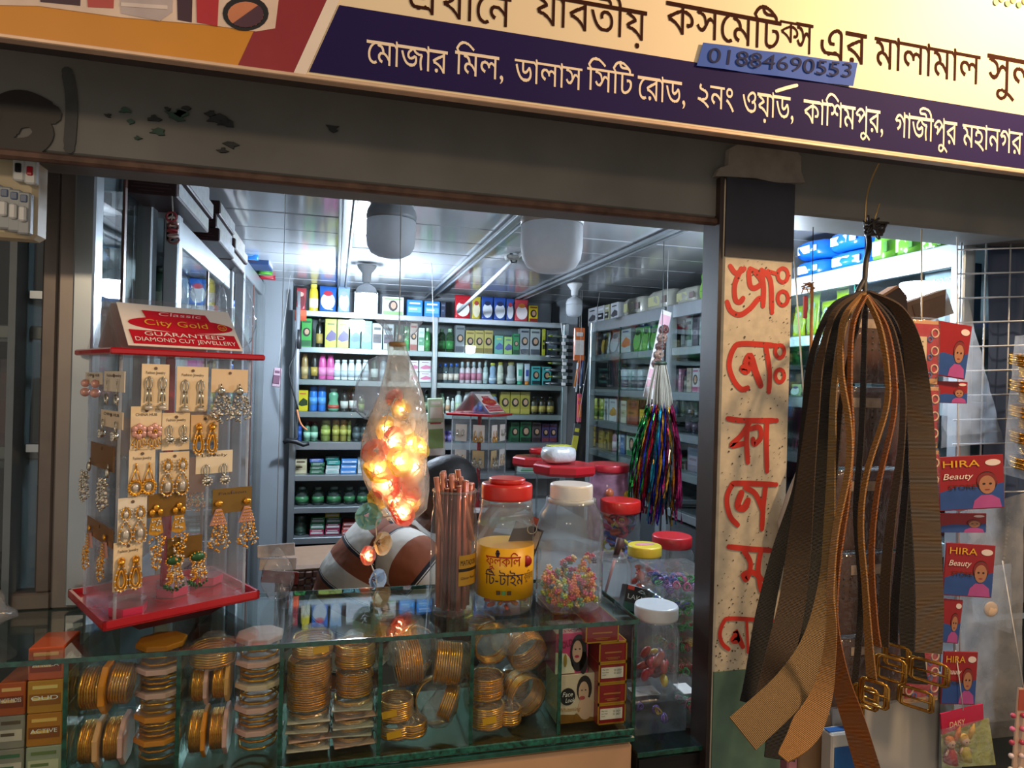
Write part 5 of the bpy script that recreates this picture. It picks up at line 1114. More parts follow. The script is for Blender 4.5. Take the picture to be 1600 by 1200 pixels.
for ex in (.15, .25): blob(g, w_*ex, h_*.66, w_*.022, h_*.012, 0, y_-.0008)
g.poly([(-w_*.5, y_, 0), (w_*.5, y_, 0), (w_*.5, y_, h_*.07), (0, y_, h_*.16), (-w_*.5, y_, h_*.2)], .0004, nY, 4); blob(g, w_*.02, h_*.1, w_*.06, h_*.09, 4, y_-.0006)
g.build('portrait_print', [mat('231a17', .4), mat('d9b091', .4, 0, .06), mat('ffffff', .4), mat('b04a48', .4), mat('9a6a24', .3, .3, .2)], t)
g = G(); blob(g, -w_*.22, h_*.55, w_*.2, h_*.18, 0, y_-.0006); g.build('black_oval', mat('151213', .35), t)
g = G(); text(g, 'Face', (-w_*.36, y_-.0014, h_*.56), XH, ZH, width=w_*.26, height=h_*.1, shear=.2); text(g, 'Look', (-w_*.28, y_-.0014, h_*.44), XH, ZH, width=w_*.24, height=h_*.09, shear=.2); g.build('lettering', mat('f0ece4', .5), t)
g = G(); text(g, 'Whitening', (-w_*.47, y_-.0014, h_*.25), XH, ZH, width=w_*.58, height=h_*.085, shear=.25); g.build('gold_lettering', mat('a87428', .4), t)
t, w_ = face_box('fairness_cream_box', 'pink box lettered GOLD with a long haired woman in the right showcase bay', 873, 925, ZS+.0795, .066, ('d23a74',)); h_ = .066
g = G(); blob(g, w_*.2, h_*.5, w_*.26, h_*.46, 0); blob(g, w_*.36, h_*.25, w_*.13, h_*.28, 0); blob(g, w_*.16, h_*.54, w_*.15, h_*.27, 1, y_-.0004); blob(g, w_*.15, h_*.42, w_*.07, h_*.035, 3, y_-.0008)
for ex in (.10, .23): blob(g, w_*ex, h_*.6, w_*.03, h_*.016, 0, y_-.0008)
g.poly([(-w_*.5, y_, h_*.02), (w_*.1, y_, h_*.02), (w_*.02, y_, h_*.3), (-w_*.16, y_, h_*.5), (-w_*.5, y_, h_*.55)], .0004, nY, 4); blob(g, -w_*.2, h_*.34, w_*.05, h_*.16, 2, y_-.0006)
g.build('portrait_print', [mat('1c1216', .4), mat('dcae94', .4, 0, .06), mat('b8923a', .3, .4), mat('c02a44', .4), mat('e6dcc0', .4)], t)
g = G(); text(g, 'GOLD', (-w_*.42, y_-.0014, h_*.60), V((1, 0, .32)), V((-.2, 0, 1)), width=w_*.46, height=h_*.16); g.build('lettering', mat('7a1c3c', .4), t)
g = G().box((0, .030, h_+.0004), (w_*.98, .058, .0008)); g.build('pale_top', mat('e4c4cc', .4), t); g = G(); text(g, 'GOLD', (w_*.36, .012, h_+.0012), V((-1, 0, 0)), V((0, -1, 0)), width=w_*.7, height=.012); g.build('top_lettering', mat('b01c44', .4), t)
def redbox(label, x0, x1, z0, h_, white, Y=1.03, d=.10):
    w_ = cpx(x1, Y)-cpx(x0, Y); t = thing('gold_trimmed_box', label, 'cosmetics box', ((cpx(x0, Y)+cpx(x1, Y))/2, Y, z0), 0, 'red boxes in the showcase')
    G().box((0, d/2, h_/2), (w_, d, h_), 0, .0006).build('carton', mat('8e0f16', .3, 0, .1, coat=.5), t); b = .0022
    for dx, dz, sw, sh in ((0, h_/2-b/2, w_, b), (0, -h_/2+b/2, w_, b), (-w_/2+b/2, 0, b, h_), (w_/2-b/2, 0, b, h_)): pass
    g = G()
    for dx, dz, sw, sh in ((0, h_-b/2, w_, b), (0, b/2, w_, b), (-w_/2+b/2, h_/2, b, h_), (w_/2-b/2, h_/2, b, h_)): g.box((dx, -.0004, dz), (sw, .001, sh))
    for sx in (-1, 1): g.box((sx*(w_/2-b/2), d/2, h_+.0003), (b, d, .0008))
    g.box((0, b/2, h_+.0003), (w_, b, .0008)); g.box((0, d-b/2, h_+.0003), (w_, b, .0008))
    g.build('gold_border', mat('d29a2c', .3, .6, .1), t)
    if white:
        o = G().box((-w_*.02, -.0008, h_*.52), (w_*.78, .0012, h_*.52)).build('price_sticker', mat('e4d9cc', .5), t); g = G()
        for q_, s_ in enumerate(('Mfg. Date', 'Exp. Date', 'M.R.P.')): text(g, s_, (-w_*.37, -.0018, h_*(.66-.13*q_)), XH, ZH, height=h_*.06)
        text(g, '02 2024', (w_*.04, -.0018, h_*.60), XH, ZH, width=w_*.26, height=h_*.1); text(g, '01 2027', (w_*.04, -.0018, h_*.45), XH, ZH, width=w_*.26, height=h_*.1); g.build('print', mat('3a3432', .5), o)
    else:
        g = G()
        for q_ in range(2): g.box((0, -.0007, h_*(.24-.07*q_)), (w_*(.5-.15*q_), .0006, h_*.03))
        g.box((0, -.0007, h_*.5), (w_*.6, .0006, h_*.07)); g.build('print', mat('b8743a', .4), t)
    return t
hb_ = .0325
for k in range(4): redbox('red gold edged box %s, %s from bottom in right showcase bay stack' % (('with date sticker', 'without sticker', 'with date sticker', 'without sticker')[k], ORD[k]), 938, 982, ZS+.0004+k*(hb_+.0006), hb_, k % 2 == 0, 1.014)
redbox('red gold edged box, topmost and shifted left on its stack in the right showcase bay', 916, 968, ZS+.0004+4*(hb_+.0006), hb_-.001, False, 1.014)
redbox('red gold edged box lying behind the pink GOLD box', 882, 926, ZS+.122, .032, False, 1.10, .10); item('band', 'soap_box', 'plain red block holding up the box behind the GOLD box', 'box', ((cpx(882, 1.1)+cpx(926, 1.1))/2, 1.105, ZS+.0004), .042, .120, ('7a1c20', '8a2a2c', 'a85a3a'), 0, d=.08)
# small things seen on the counter behind the case glass at the far left
t = crumple('clear_wrap', 'crumpled clear packets piled at left end of the showcase behind the stand', V((-.50, 1.10, ZT+.085)), .16, .083, 21, CLINGW)
t = crumple('clear_wrap', 'crumpled clear packet pile on the showcase, right behind the earring stand', V((-.085, 1.19, ZT+.088)), .06, .085, 14, CLING)
c = at(442, 868, 1.9)
sr_ = thing('sachet_bundle', 'white and red sachet bundle hanging behind the earring stand', 'sachets', at(432, 842, 1.5))
for k in range(3): G().box((.004*k, .006*k, -.024-.03*k), (.075, .004, .026), 0, .001, Matrix.Rotation(.08*k-.05, 3, 'Y')).build('sachet', mat(('e0d8d8', 'dcd4d4', '7a2a24')[k], .3, 0, .1, 80, .3), sr_)
for k in range(2): G().box((.020+.004*k, .003+.006*k, -.024-.03*k), (.028, .0035, .018), 0, .0005).build('red_print', mat('b0283a', .35), sr_)
G().tube([(0, .0, -.01), (0, 0, ZC-sr_.location.z)], .0007, 5).build('hanger_string', mat('c8c8c4', .5), sr_)
# ================================================================== EARRING STANDS
def smallgems(g, pts, r, mi=0, n=6, m=4):
    for p in pts: g.ball(p, r, n, m, mi)
EM = {}
PINK, PEARL, GREENJ = mat('d8a090', .25, .2, .1), mat('d8cfc0', .2, .3, .1, coat=.5), mat('2f5a34', .3, .2, .2)
def earring(kind, s=1.0):
    if (kind, s) in EM: return EM[(kind, s)]
    g = G(); rr = random.Random(len(kind)); mats = [GOLD if kind not in ('link', 'ball', 'fringe', 'hook') else SILV, PEARL, PINK]
    def ring(cx, cz, rx, rz_, r, mi=0, drop=0):
        g.tube([(cx+(rx*(1-drop*.5*(1+math.cos(a))))*math.sin(a), -.002, cz+rz_*math.cos(a)) for a in [2*PI*i/20 for i in range(20)]], r, 5, mi, True)
    if kind == 'link':
        ring(0, -.008, .0038, .0085, .0011); g.tube([(-.002, -.002, -.016), (-.003, -.002, -.034)], .0011, 5); g.tube([(.002, -.002, -.016), (.003, -.002, -.034)], .0011, 5); g.ball((0, -.003, -.038), .003, 8, 5, 0, (1.6, 1, .7)); g.ball((0, -.003, -.043), .0045, 8, 5, 1, (1.3, 1, .8))
    elif kind == 'tear':
        ring(0, -.006, .006, .008, .0012, 0, .5); smallgems(g, [(.0065*math.sin(i*PI/6), -.003, -.006+.0085*math.cos(i*PI/6)) for i in range(12)], .0011, 1); g.ball((0, -.003, -.007), .0035, 8, 5, 1, (.8, .6, 1.2))
        ring(0, -.030, .0095, .014, .0013, 0, .6); smallgems(g, [(.0098*(1-.3*(1+math.cos(i*PI/8)))*math.sin(i*PI/8), -.003, -.030+.0145*math.cos(i*PI/8)) for i in range(16)], .0013, 1); g.ball((0, -.0035, -.032), .005, 8, 6, 1, (.75, .6, 1.3))
    elif kind == 'hoop':
        g.tube([(0, -.002, 0), (0, -.002, -.006)], .0013, 5); g.tube([(-.0005, -.002, -.006), (-.006, -.002, -.026)], .0009, 5); g.tube([(.0005, -.002, -.006), (.006, -.002, -.026)], .0009, 5); ring(0, -.034, .008, .009, .0018); smallgems(g, [(.0095*math.sin(i*PI/8), -.003, -.034+.0105*math.cos(i*PI/8)) for i in range(16)], .0016, 0); g.ball((0, -.002, -.034), .004, 8, 6, 1, (1, .5, 1.2))
    elif kind == 'drop':
        ring(0, -.004, .003, .004, .0011); ring(0, -.022, .0085, .016, .0014, 0, .7); ring(0, -.024, .005, .010, .0012, 0, .7); smallgems(g, [(.009*(1-.35*(1+math.cos(i*PI/7)))*math.sin(i*PI/7), -.003, -.022+.0165*math.cos(i*PI/7)) for i in range(14)], .0012, 1)
        g.ball((0, -.003, -.005), .0035, 8, 5, 0)
    elif kind == 'flower':
        for i in range(6): g.ball((.0065*math.sin(i*PI/3), -.003, .0065*math.cos(i*PI/3)-.006), .0048, 8, 5, 2, (.9, .5, 1.1))
        smallgems(g, [(.002*math.sin(i*PI/3), -.006, .002*math.cos(i*PI/3)-.006) for i in range(6)], .0012, 0)
        for i in range(5): g.tube([((i-2)*.0025, -.002, -.013), ((i-2)*.004, -.002, -.022-.003*(2-abs(i-2)))], .0007, 4); g.ball(((i-2)*.004, -.002, -.024-.003*(2-abs(i-2))), .0016, 6, 4, 0)
    elif kind == 'ball':
        ring(0, -.006, .003, .007, .0009, 0, -.3); g.ball((0, -.003, -.019), .0055, 10, 7, 0); smallgems(g, [(.0055*math.sin(i*PI/5), -.006, -.019+.005*math.cos(i*PI/5)) for i in range(10)], .0014, 1)
    elif kind == 'hook':
        g.tube(smooth([(0, -.002, 0), (.003, -.002, .003), (.0, -.002, -.006), (.002, -.002, -.012), (0, -.002, -.018)], 4), .0008, 5); ring(0, -.025, .007, .007, .0014); ring(0, -.027, .0035, .0035, .0012)
    elif kind == 'bead':
        g.ball((0, -.004, -.004), .0075, 10, 7, 2); g.ball((0, -.004, -.021), .0085, 10, 7, 2)
    elif kind in ('chandelier', 'jhumka', 'green', 'fringe'):
        rr = random.Random(5)
        if kind == 'chandelier':
            for i in range(3): g.ball(((i-1)*.005, -.003, -.006+(.006 if i == 1 else 0)), .0042, 8, 5, 0, (.9, .5, 1.2))
            g.poly([(-.006, -.003, -.013), (.006, -.003, -.013), (.0095, -.003, -.034), (0, -.003, -.038), (-.0095, -.003, -.034)], .002, (0, -1, 0), 0); smallgems(g, [(rr.uniform(-.005, .005), -.0045, rr.uniform(-.032, -.016)) for i in range(16)], .0015, 1)
            z0, wd, L_, nb = -.038, .011, .046, 90
        elif kind == 'jhumka':
            g.ball((0, -.003, -.004), .005, 8, 5, 0, (1.3, .5, 1)); g.poly([(-.004, -.003, -.012), (.004, -.003, -.012), (.013, -.003, -.036), (-.013, -.003, -.036)], .003, (0, -1, 0), 2); smallgems(g, [(x*(.4+.6*k/4), -.0055, -.015-.005*k) for k in range(5) for x in (-.010, -.005, 0, .005, .010)], .0013, 0)
            z0, wd, L_, nb = -.037, .0165, .040, 130
        elif kind == 'green':
            g.ball((0, -.004, -.008), .010, 12, 7, 2, (1, .6, .7)); smallgems(g, [(.011*math.sin(i*PI/7), -.006, -.009+.007*math.cos(i*PI/7)) for i in range(14)], .0015, 0); mats[2] = GREENJ
            z0, wd, L_, nb = -.014, .013, .040, 120
        else:
            g.tube([(0, -.002, 0), (0, -.002, -.010)], .001, 5); g.ball((0, -.003, -.010), .005, 8, 5, 0, (1, .5, 1.2)); z0, wd, L_, nb = -.016, .015, .036, 120
        for i in range(nb):
            q_ = rr.random(); x = rr.uniform(-1, 1)*wd*(.55+.5*q_ if kind != 'chandelier' else 1.0-.65*q_); g.ball((x, -.004-rr.random()*.006, z0-L_*q_*(1-.25*abs(x)/wd)), rr.choice((.0013, .0016, .002)), 6, 4, rr.choice((0, 0, 1)) if kind != 'green' or q_ < .8 else 2)
    if s != 1: g.v = [(x*s, y*s, z*s) for x, y, z in g.v]
    o = g.build('earring', mats); EM[(kind, s)] = o.data; bpy.data.objects.remove(o); return EM[(kind, s)]
def stand(base, rz, wx, wy, hh, label, sign_txt=True):
    """acrylic house shaped stand, front corner at base; x runs along its right face, y along its left face"""
    t = thing('earring_stand', label, 'display stand', base, rz)
    ft, tr_, top = .022, .026, hh
    g = G(); cx_, cy_ = wx*.5, wy*.5
    g.add([(cx_-.05, cy_-.05, 0), (cx_+.05, cy_-.05, 0), (cx_+.05, cy_+.05, 0), (cx_-.05, cy_+.05, 0), (cx_-.075, cy_-.075, ft), (cx_+.075, cy_-.075, ft), (cx_+.075, cy_+.075, ft), (cx_-.075, cy_+.075, ft)], [(3, 2, 1, 0), (4, 5, 6, 7), (0, 1, 5, 4), (1, 2, 6, 5), (2, 3, 7, 6), (3, 0, 4, 7)]); g.build('foot', REDD, t)
    G().box((cx_, cy_, ft+.0035), (wx+.012, wy+.012, .006), 0, .002).box((cx_, -.004, ft+.008), (wx+.012, .004, .012)).box((cx_, wy+.004, ft+.008), (wx+.012, .004, .012)).box((-.004, cy_, ft+.008), (.004, wy+.012, .012)).box((wx+.004, cy_, ft+.008), (.004, wy+.012, .012)).build('tray', RED, t)
    z0, z1 = ft+.007, top-.004; zc, zh = (z0+z1)/2, z1-z0
    for nm, c, d in (('side_panel', (cx_, .012, zc), (wx-.024, .003, zh)), ('side_panel', (cx_, wy-.012, zc), (wx-.024, .003, zh)), ('side_panel', (.012, cy_, zc), (.003, wy-.024, zh)), ('side_panel', (wx-.012, cy_, zc), (.003, wy-.024, zh))): G().box(c, d, 0, 0).build(nm, ACRYL, t)
    for x in (.012, wx-.012):
        for y in (.012, wy-.012): G().box((x, y, zc), (.004, .004, zh), 0, .001).build('corner_strip', clear('acrylic_edge', 'e8ecee', 1, .1, 0, 30, .25), t)
    G().box((cx_, cy_, zc), (.012, .012, zh), 0, .002).build('core_post', RED, t)
    G().box((cx_, cy_, top), (wx+.012, wy+.012, .009), 0, .002).build('roof_board', RED, t)
    rh = .078; ry0, ry1 = .014, wy-.014; ryc = wy/2
    g = G()
    for (ya, yb) in ((ry0, ryc), (ry1, ryc)):
        g.poly([(.006, ya, top+.004), (wx-.006, ya, top+.004), (wx-.006, yb, top+.004+rh), (.006, yb, top+.004+rh)], .003, (0, -rh if ya < yb else rh, ryc-ry0))
    for x in (.010, wx-.010): g.poly([(x, ry0, top+.004), (x, ry1, top+.004), (x, ryc, top+.004+rh)], .003, (-1, 0, 0))
    g.build('roof', ACRYL, t)
    n = V((0, -rh, ryc-ry0)).normalized(); up = V((0, ryc-ry0, rh)).normalized(); P = lambda u, v, l=.0015: V((u, ry0, top+.004))+up*v+n*l
    sl = V((0, ryc-ry0, rh)).length
    for side in (0, 1):
        MM = (lambda p: p) if side == 0 else (lambda p: V((wx-p.x, wy-p.y, p.z)))
        Q = lambda u, v, l=.0015: MM(P(u, v, l)); nn = MM(n)-MM(V((0, 0, 0)))
        g = G(); g.poly([Q(.022, .006), Q(wx-.02, .006), Q(wx-.02, sl*.88), Q(.022, sl*.88)], .001, nn); pl = g.build('sign_card', mat('ece2d8', .4, 0, .03), t)
        g = G(); g.poly([Q(.030, .010, .0025), Q(wx-.024, .010, .0025), Q(wx-.026, .038, .0025), Q(.028, .038, .0025)], .0008, nn)
        g.poly([Q(.03+(wx-.054)/2*(1+math.cos(i*PI/14)), .054+.0155*math.sin(i*PI/14), .0025) for i in range(28)], .0008, nn); g.poly([Q(.056, .066, .0028), Q(wx-.056, .066, .0028), Q(wx-.060, .081, .0028), Q(.053, .081, .0028)], .0008, nn)
        g.build('red_print', mat('c2182a', .35, 0, .05), pl)
        if sign_txt or side == 0:
            ux_ = (Q(1, .02)-Q(0, .02)).normalized(); uy_ = (Q(.02, 1)-Q(.02, 0)).normalized(); mx_ = wx/2+.002
            g = G(); text(g, 'GUARANTEED', Q(mx_, .0265, .0036), ux_, uy_, width=wx*.56, height=.0085, center=True); text(g, 'DIAMOND CUT JEWELLERY', Q(mx_, .0145, .0036), ux_, uy_, width=wx*.70, height=.0085, center=True); g.build('white_lettering', mat('f4ece6', .4), pl)
            g = G(); text(g, 'City Gold', Q(mx_-.008, .049, .0036), ux_, uy_, width=wx*.44, height=.0125, center=True); g.torus(Q(wx*.80, .054, .0036), .0065, .0006, 18, 4, 0, Matrix((ux_, uy_, ux_.cross(uy_))).transposed()); text(g, 'cg', Q(wx*.80, .052, .0036), ux_, uy_, width=.008, height=.005, center=True); g.build('gold_lettering', mat('e0a83a', .35), pl)
            g = G(); text(g, 'Gitanjali' if False else 'Classic', Q(mx_, .071, .0036), ux_, uy_, width=wx*.30, height=.008, center=True, shear=.3); g.build('script_lettering', mat('f0c0c0', .4), pl)
    return t
SF = V((-.290, 1.022, ZT+.0008)); srz = math.radians(30.5); wx, wy, sh_ = .204, .179, .400
big = stand(SF, srz, wx, wy, sh_, 'large clear acrylic earring stand with red tray and City Gold roof on the showcase')
ux_ = V((math.cos(srz), math.sin(srz), 0)); uy_ = V((-math.sin(srz), math.cos(srz), 0))
def ecard(x0, y0, x1, y1, kind, label, col='ecd4ac', txt=None, drop=.18, sp=.25, s=1.0, face=0, es=None, dz=.0):
    """card hung on the stand: pixel rectangle of the card, unprojected on that face of the stand"""
    off = .0085; N = uy_ if face == 0 else ux_; Pp = SF+(uy_ if face == 0 else ux_)*off
    X = ux_ if face == 0 else uy_*-1; nO = N*-1
    a, b, d_ = atp((x0+x1)/2, y0, Pp, N), atp((x0+x1)/2, y1, Pp, N), (atp(x1, (y0+y1)/2, Pp, N)-atp(x0, (y0+y1)/2, Pp, N)).dot(X)
    h_ = a.z-b.z; w_ = abs(d_)
    rz_ = srz if face == 0 else srz-PI/2
    lean = math.atan2((a-b).dot(X), h_)
    t = thing('earring_card', label, 'earrings', a, 0, 'earring cards on the acrylic stand'); t.rotation_euler = Matrix.Rotation(rz_, 3, 'Z').to_euler()
    o = G().box((0, 0, -h_/2), (w_, .0012, h_), 0, 0).build('card', mat(col, .45 if col[0] != '8' else .3, 0 if col[0] != '8' else .4, .06), t)
    if txt:
        g = G(); text(g, txt, (0, -.001, -h_*.17-.003), XH, ZH, width=w_*.7, height=.0042, center=True); g.build('print', mat('4a3a30', .5), o)
    G().lathe([(.0022, -.0004), (.0022, .0004)], 12, c=(0, -.0012, -.006), R=Matrix.Rotation(PI/2, 3, 'X')).build('hang_hole', mat('6a5240', .6), o)
    for sx in (-1, 1): link('earring', earring(kind, s), t, (sx*w_*sp, -.0015, -h_*drop-.003))
    return t
FJ, CH = 'Fashion Jewelry', 'CHINA HUB'
for a in (
 (222, 569, 265, 641, 'link', 'pair of silver chain link drops on cream card, top left of the stand front', 'ecd4ac', FJ, .24),
 (277, 573, 326, 643, 'link', 'pair of silver chain link drops on cream card, top middle of the stand front', 'ecd4ac', FJ, .26),
 (331, 577, 388, 613, 'fringe', 'pair of silver fringe earrings under a cream card, top right of the stand front', 'e4c8a0', None, .55, .25, 1.15),
 (205, 635, 253, 703, 'flower', 'pair of pink flower earrings on cream card, second row left', 'ecd4ac', CH, .42),
 (254, 645, 297, 703, 'ball', 'pair of small ball drops on cream card, second row middle', 'ecd4ac', FJ, .3),
 (299, 648, 342, 690, 'drop', 'pair of gold teardrop earrings on tan card, second row right', 'dcb888', None, .25, .24, 1.2),
 (202, 702, 243, 775, 'hoop', 'pair of sunburst hoop drops on cream card, third row left', 'ecd4ac', FJ, .24),
 (250, 706, 296, 768, 'tear', 'pair of rhinestone double teardrops on cream card, third row middle', 'ecd4ac', None, .15, .25, 1.15),
 (307, 704, 364, 739, 'ball', 'pair of clear oval drops on short white card, third row right', 'e8d8b8', 'Lovely', .55, .24, 1.2),
 (185, 777, 230, 849, 'tear', 'pair of rhinestone double teardrops on white card, fourth row left', 'e8dcc4', None, .18, .25, 1.1),
 (232, 770, 291, 806, 'chandelier', 'pair of long gold chandelier earrings on bronze card, fourth row middle', '8a6428', None, .5, .3, 1.05),
 (333, 762, 394, 800, 'jhumka', 'pair of wide gold jhumka earrings on bronze card, fourth row right', '8a6a30', 'Fashion', .4, .36, 1.0),
 (178, 846, 223, 921, 'drop', 'pair of plain teardrop hoops on cream card, bottom left', 'ecd4ac', FJ, .27, .25, 1.2),
 (262, 838, 316, 872, 'green', 'pair of green topped bead cluster earrings on bronze card, bottom middle', '86622a', None, .6, .34, 1.05)): ecard(*a)
for a in (
 (134, 582, 160, 600, 'bead', 'pair of red bead earrings on pale card, left face of the stand', 'd8c8b0', CH, .6, .3, .8, 1),
 (163, 580, 195, 612, 'hook', 'pair of hooked hoop earrings on pale card, left face of the stand', 'd8c8b0', FJ, .4, .25, 1.0, 1),
 (158, 642, 192, 668, 'ball', 'pair of pinkish drops on small card, left face of the stand', 'd8c0a0', CH, .5, .3, 1.0, 1),
 (142, 694, 178, 732, 'fringe', 'pair of wide silver mesh earrings on brown card, left face of the stand', '8a6038', None, .6, .4, 1.25, 1),
 (136, 816, 176, 845, 'jhumka', 'pair of gold star earrings with fringe on brown card, left face of the stand', '8a6038', None, .3, .3, .85, 1)): ecard(*a)
def bcard(fx, z, kind, label, col, s=1.0):
    P = SF+ux_*fx+uy_*(wy-.0085)+V((0, 0, z)); t = thing('earring_card', label, 'earrings', P, 0, 'earring cards on the acrylic stand'); t.rotation_euler = (0, 0, srz+PI)
    G().box((0, 0, -.03), (.05, .0012, .06)).build('card', mat(col, .4, .2, .06), t)
    for sx in (-1, 1): link('earring', earring(kind, s), t, (sx*.013, -.0015, -.02))
bcard(.165, .33, 'fringe', 'pair of earrings on bronze card seen through the stand, rear face upper right', '9a6a3a'); bcard(.165, .23, 'jhumka', 'pair of earrings on bronze card seen through the stand, rear face lower right', '9a6a3a'); bcard(.06, .30, 'fringe', 'pair of earrings on grey card seen through the stand, rear face left', '8a7a70')
for i, (px, py, lb_) in enumerate(((200, 955, 'pink clear topped trinket box at front of the stand tray'), (268, 925, 'pink clear topped trinket box in the middle of the stand tray'), (322, 908, 'pink clear topped trinket box at rear of the stand tray'))):
    c = atz(px, py, SF.z+.0325); t = thing('trinket_box', lb_, 'trinket box', (c.x, c.y, SF.z+.0300), srz+.3*i, 'trinket boxes on the stand tray')
    G().lathe([(.024, 0), (.025, .004), (.025, .013)], 6, c=(0, 0, 0), sm=False).build('box_base', mat('c8365a', .35, 0, .05), t); G().lathe([(.0248, .0132), (.0248, .020), (.022, .0215)], 6, sm=False).build('clear_lid', JARP, t)
ba = at(768, 838, 2.45); SB = V((ba.x-.0, 2.40, HZ-.475))
# ================================================================== INNER TABLE BEHIND THE SHOWCASE, SIDE COUNTER
ZI, ZL = HZ-.478, HZ-.587
tb = thing('inner_table', 'shop table behind the showcase carrying jars and tubs', 'table', (.672, 2.02, 0))
G().box((0, 0, ZI-.0085), (.416, 1.42, .016), 0, .002).build('table_top', mat('6c7274', .3, 0, .1, 10), tb)
for x in (-.18, .18):
    for y in (-.61, .61): G().box((x, y, (ZI-.017+ZF)/2), (.04, .04, ZI-.018-ZF), 0, .003).build('leg', ALUD, tb)
sdc = thing('side_counter', 'low dark counter with glass top between showcase and post', 'counter', (.585, 1.18, 0)); sw = .66-.505
G().box((0, 0, ZL-.004), (.20, .36, .007), 0, .001).build('glass_top', clear('green_glass2', '9cc0b4', .8, .02), sdc); G().box((0, -.181, ZL-.004), (.20, .002, .007)).build('glass_edge', EDGE, sdc)
G().box((0, 0, (ZL-.008)/2), (.19, .34, ZL-.009), 0, .003).build('cabinet_body', mat('2d2824', .35, 0, .1), sdc)
G().box((-.09, -.172, (ZL-.03)/2), (.014, .006, ZL-.04)).box((.0, -.172, ZL-.025), (.19, .006, .02)).build('black_frame', mat('141314', .35), sdc)
def jar(name, label, px, py, Y, Z, dia, h_, lidc, ribs=0, lidh=.026, neck=.86, body=None, label_m=None, lidr=.9, open_=False):
    x = at(px, py, Y).x; t = thing(name, label, 'jar', (x, Y, Z)); r = dia/2
    fl = (lambda a, z: 1+.03*math.sin(a*ribs)) if ribs else None
    hb2 = h_-(0 if open_ else lidh)
    pf = [(r*.9, 0), (r*.98, .004), (r, .012), (r, hb2*.74), (r*.97, hb2*.80), (r*.9, hb2*.87), (r*neck*.98, hb2*.93), (r*neck*.95, hb2*.995)]
    G().lathe(pf[:-1]+[(r*neck*.95, hb2)], 40 if ribs < 20 else 72, fl=fl).build('jar_body', body or JARP, t)
    if not open_:
        R_ = r*lidr; G().lathe([(R_*.98, hb2-.004), (R_, hb2), (R_, h_-.004), (R_*.97, h_-.001), (R_*.9, h_)], 40, fl=lambda a, z: 1+.008*math.sin(a*40)).build('lid', mat(lidc, .35, 0, .04, coat=.3), t)
    else: G().torus((0, 0, hb2), r*neck*.95, .0025, 30, 6).build('rim', JARP, t)
    return t, r
# --- pencil jar
t, r = jar('pencil_jar', 'tall clear jar packed with reddish copper pencils on the showcase', 706, 952, 1.085, ZT+.0006, .074, .195, 'ffffff', 0, 0, .97, open_=True)
xj = t.location.x
R_ = random.Random(4)
pj = 0
for k in range(24):
    a = k*2.399; q_ = .031*((k+.5)/24)**.5; bx, by = q_*math.cos(a)*.85, q_*math.sin(a)*.85; L_ = .192+R_.uniform(-.006, .012); tx, ty = bx*1.0+R_.uniform(-.003, .003)-.002, by+R_.uniform(-.003, .003)
    up_ = k % 3 != 0
    p = thing('pencil', ('copper pencil standing in the pencil jar, one of the tall bunch' if k % 5 else 'reddish brown pencil standing in the pencil jar, one of the tall bunch'), 'pencil', (xj+bx, 1.085+by, ZT+.008), 0, 'pencils in the jar' if k % 5 else 'brown pencils in the jar')
    tp_ = V((tx-bx, ty-by, L_)); c_ = ('bc705c', 'c87a62', 'b4604c', 'a85846')[k % 4] if k % 5 else '6a342c'
    G().tube([(0, 0, 0), tp_], .0042, 6).build('barrel', mat(c_, .28, .35, .12, 90), p); G().tube([tp_, tp_*1.012], .0043, 6).build('end_cap', mat('c89a8c', .3, .4), p)
for k in range(7):   # second layer resting on top, leaning
    bx, by = -.022+.0075*k, -.012+.006*(k % 3); z0 = .118+.002*(k % 2)
    p = thing('pencil', 'copper pencil leaning on top of the jar bunch, %s from left' % ORD[k], 'pencil', (xj+bx+.004, 1.085+by-.006, ZT+z0), 0, 'upper pencils in the jar'); tp_ = V((-.015-.001*k+.004*(k % 2), .004, .100+.004*(k % 3)))
    G().tube([(0, 0, 0), tp_], .0045, 6).build('barrel', mat(('c4806c', 'd08a72', 'b8705c')[k % 3], .28, .3, .12, 90), p); G().tube([tp_, tp_*1.012], .0046, 6).build('end_cap', mat('d0a090', .3, .4), p)
for k in range(2):
    p = thing('lipstick_tube', 'orange copper lipstick tube in the pencil jar, %s' % ('left', 'right')[k], 'lipstick', (xj+.012+.015*k, 1.085+.012, ZT+.118), 0, 'tubes in the pencil jar'); G().lathe([(.0075, 0), (.0075, .086), (.0068, .088)], 14).build('tube', mat('b4582c', .3, .4, .08), p); G().lathe([(.0078, .045), (.0078, .05)], 14).build('ring', mat('d08a5a', .3, .5), p)
g = G(); n = 12; a0, a1 = -1.50, -.35; vs = []; fs = []
for i in range(n+1):
    a = a0+(a1-a0)*i/n; rr_ = r*1.012; vs += [(rr_*math.cos(a), rr_*math.sin(a), .050), (rr_*math.cos(a), rr_*math.sin(a), .098)]
    if i: fs.append((2*i-2, 2*i, 2*i+1, 2*i-1))
g.add(vs, fs); g.build('gold_label', mat('a8842c', .4, .3, .1), t)
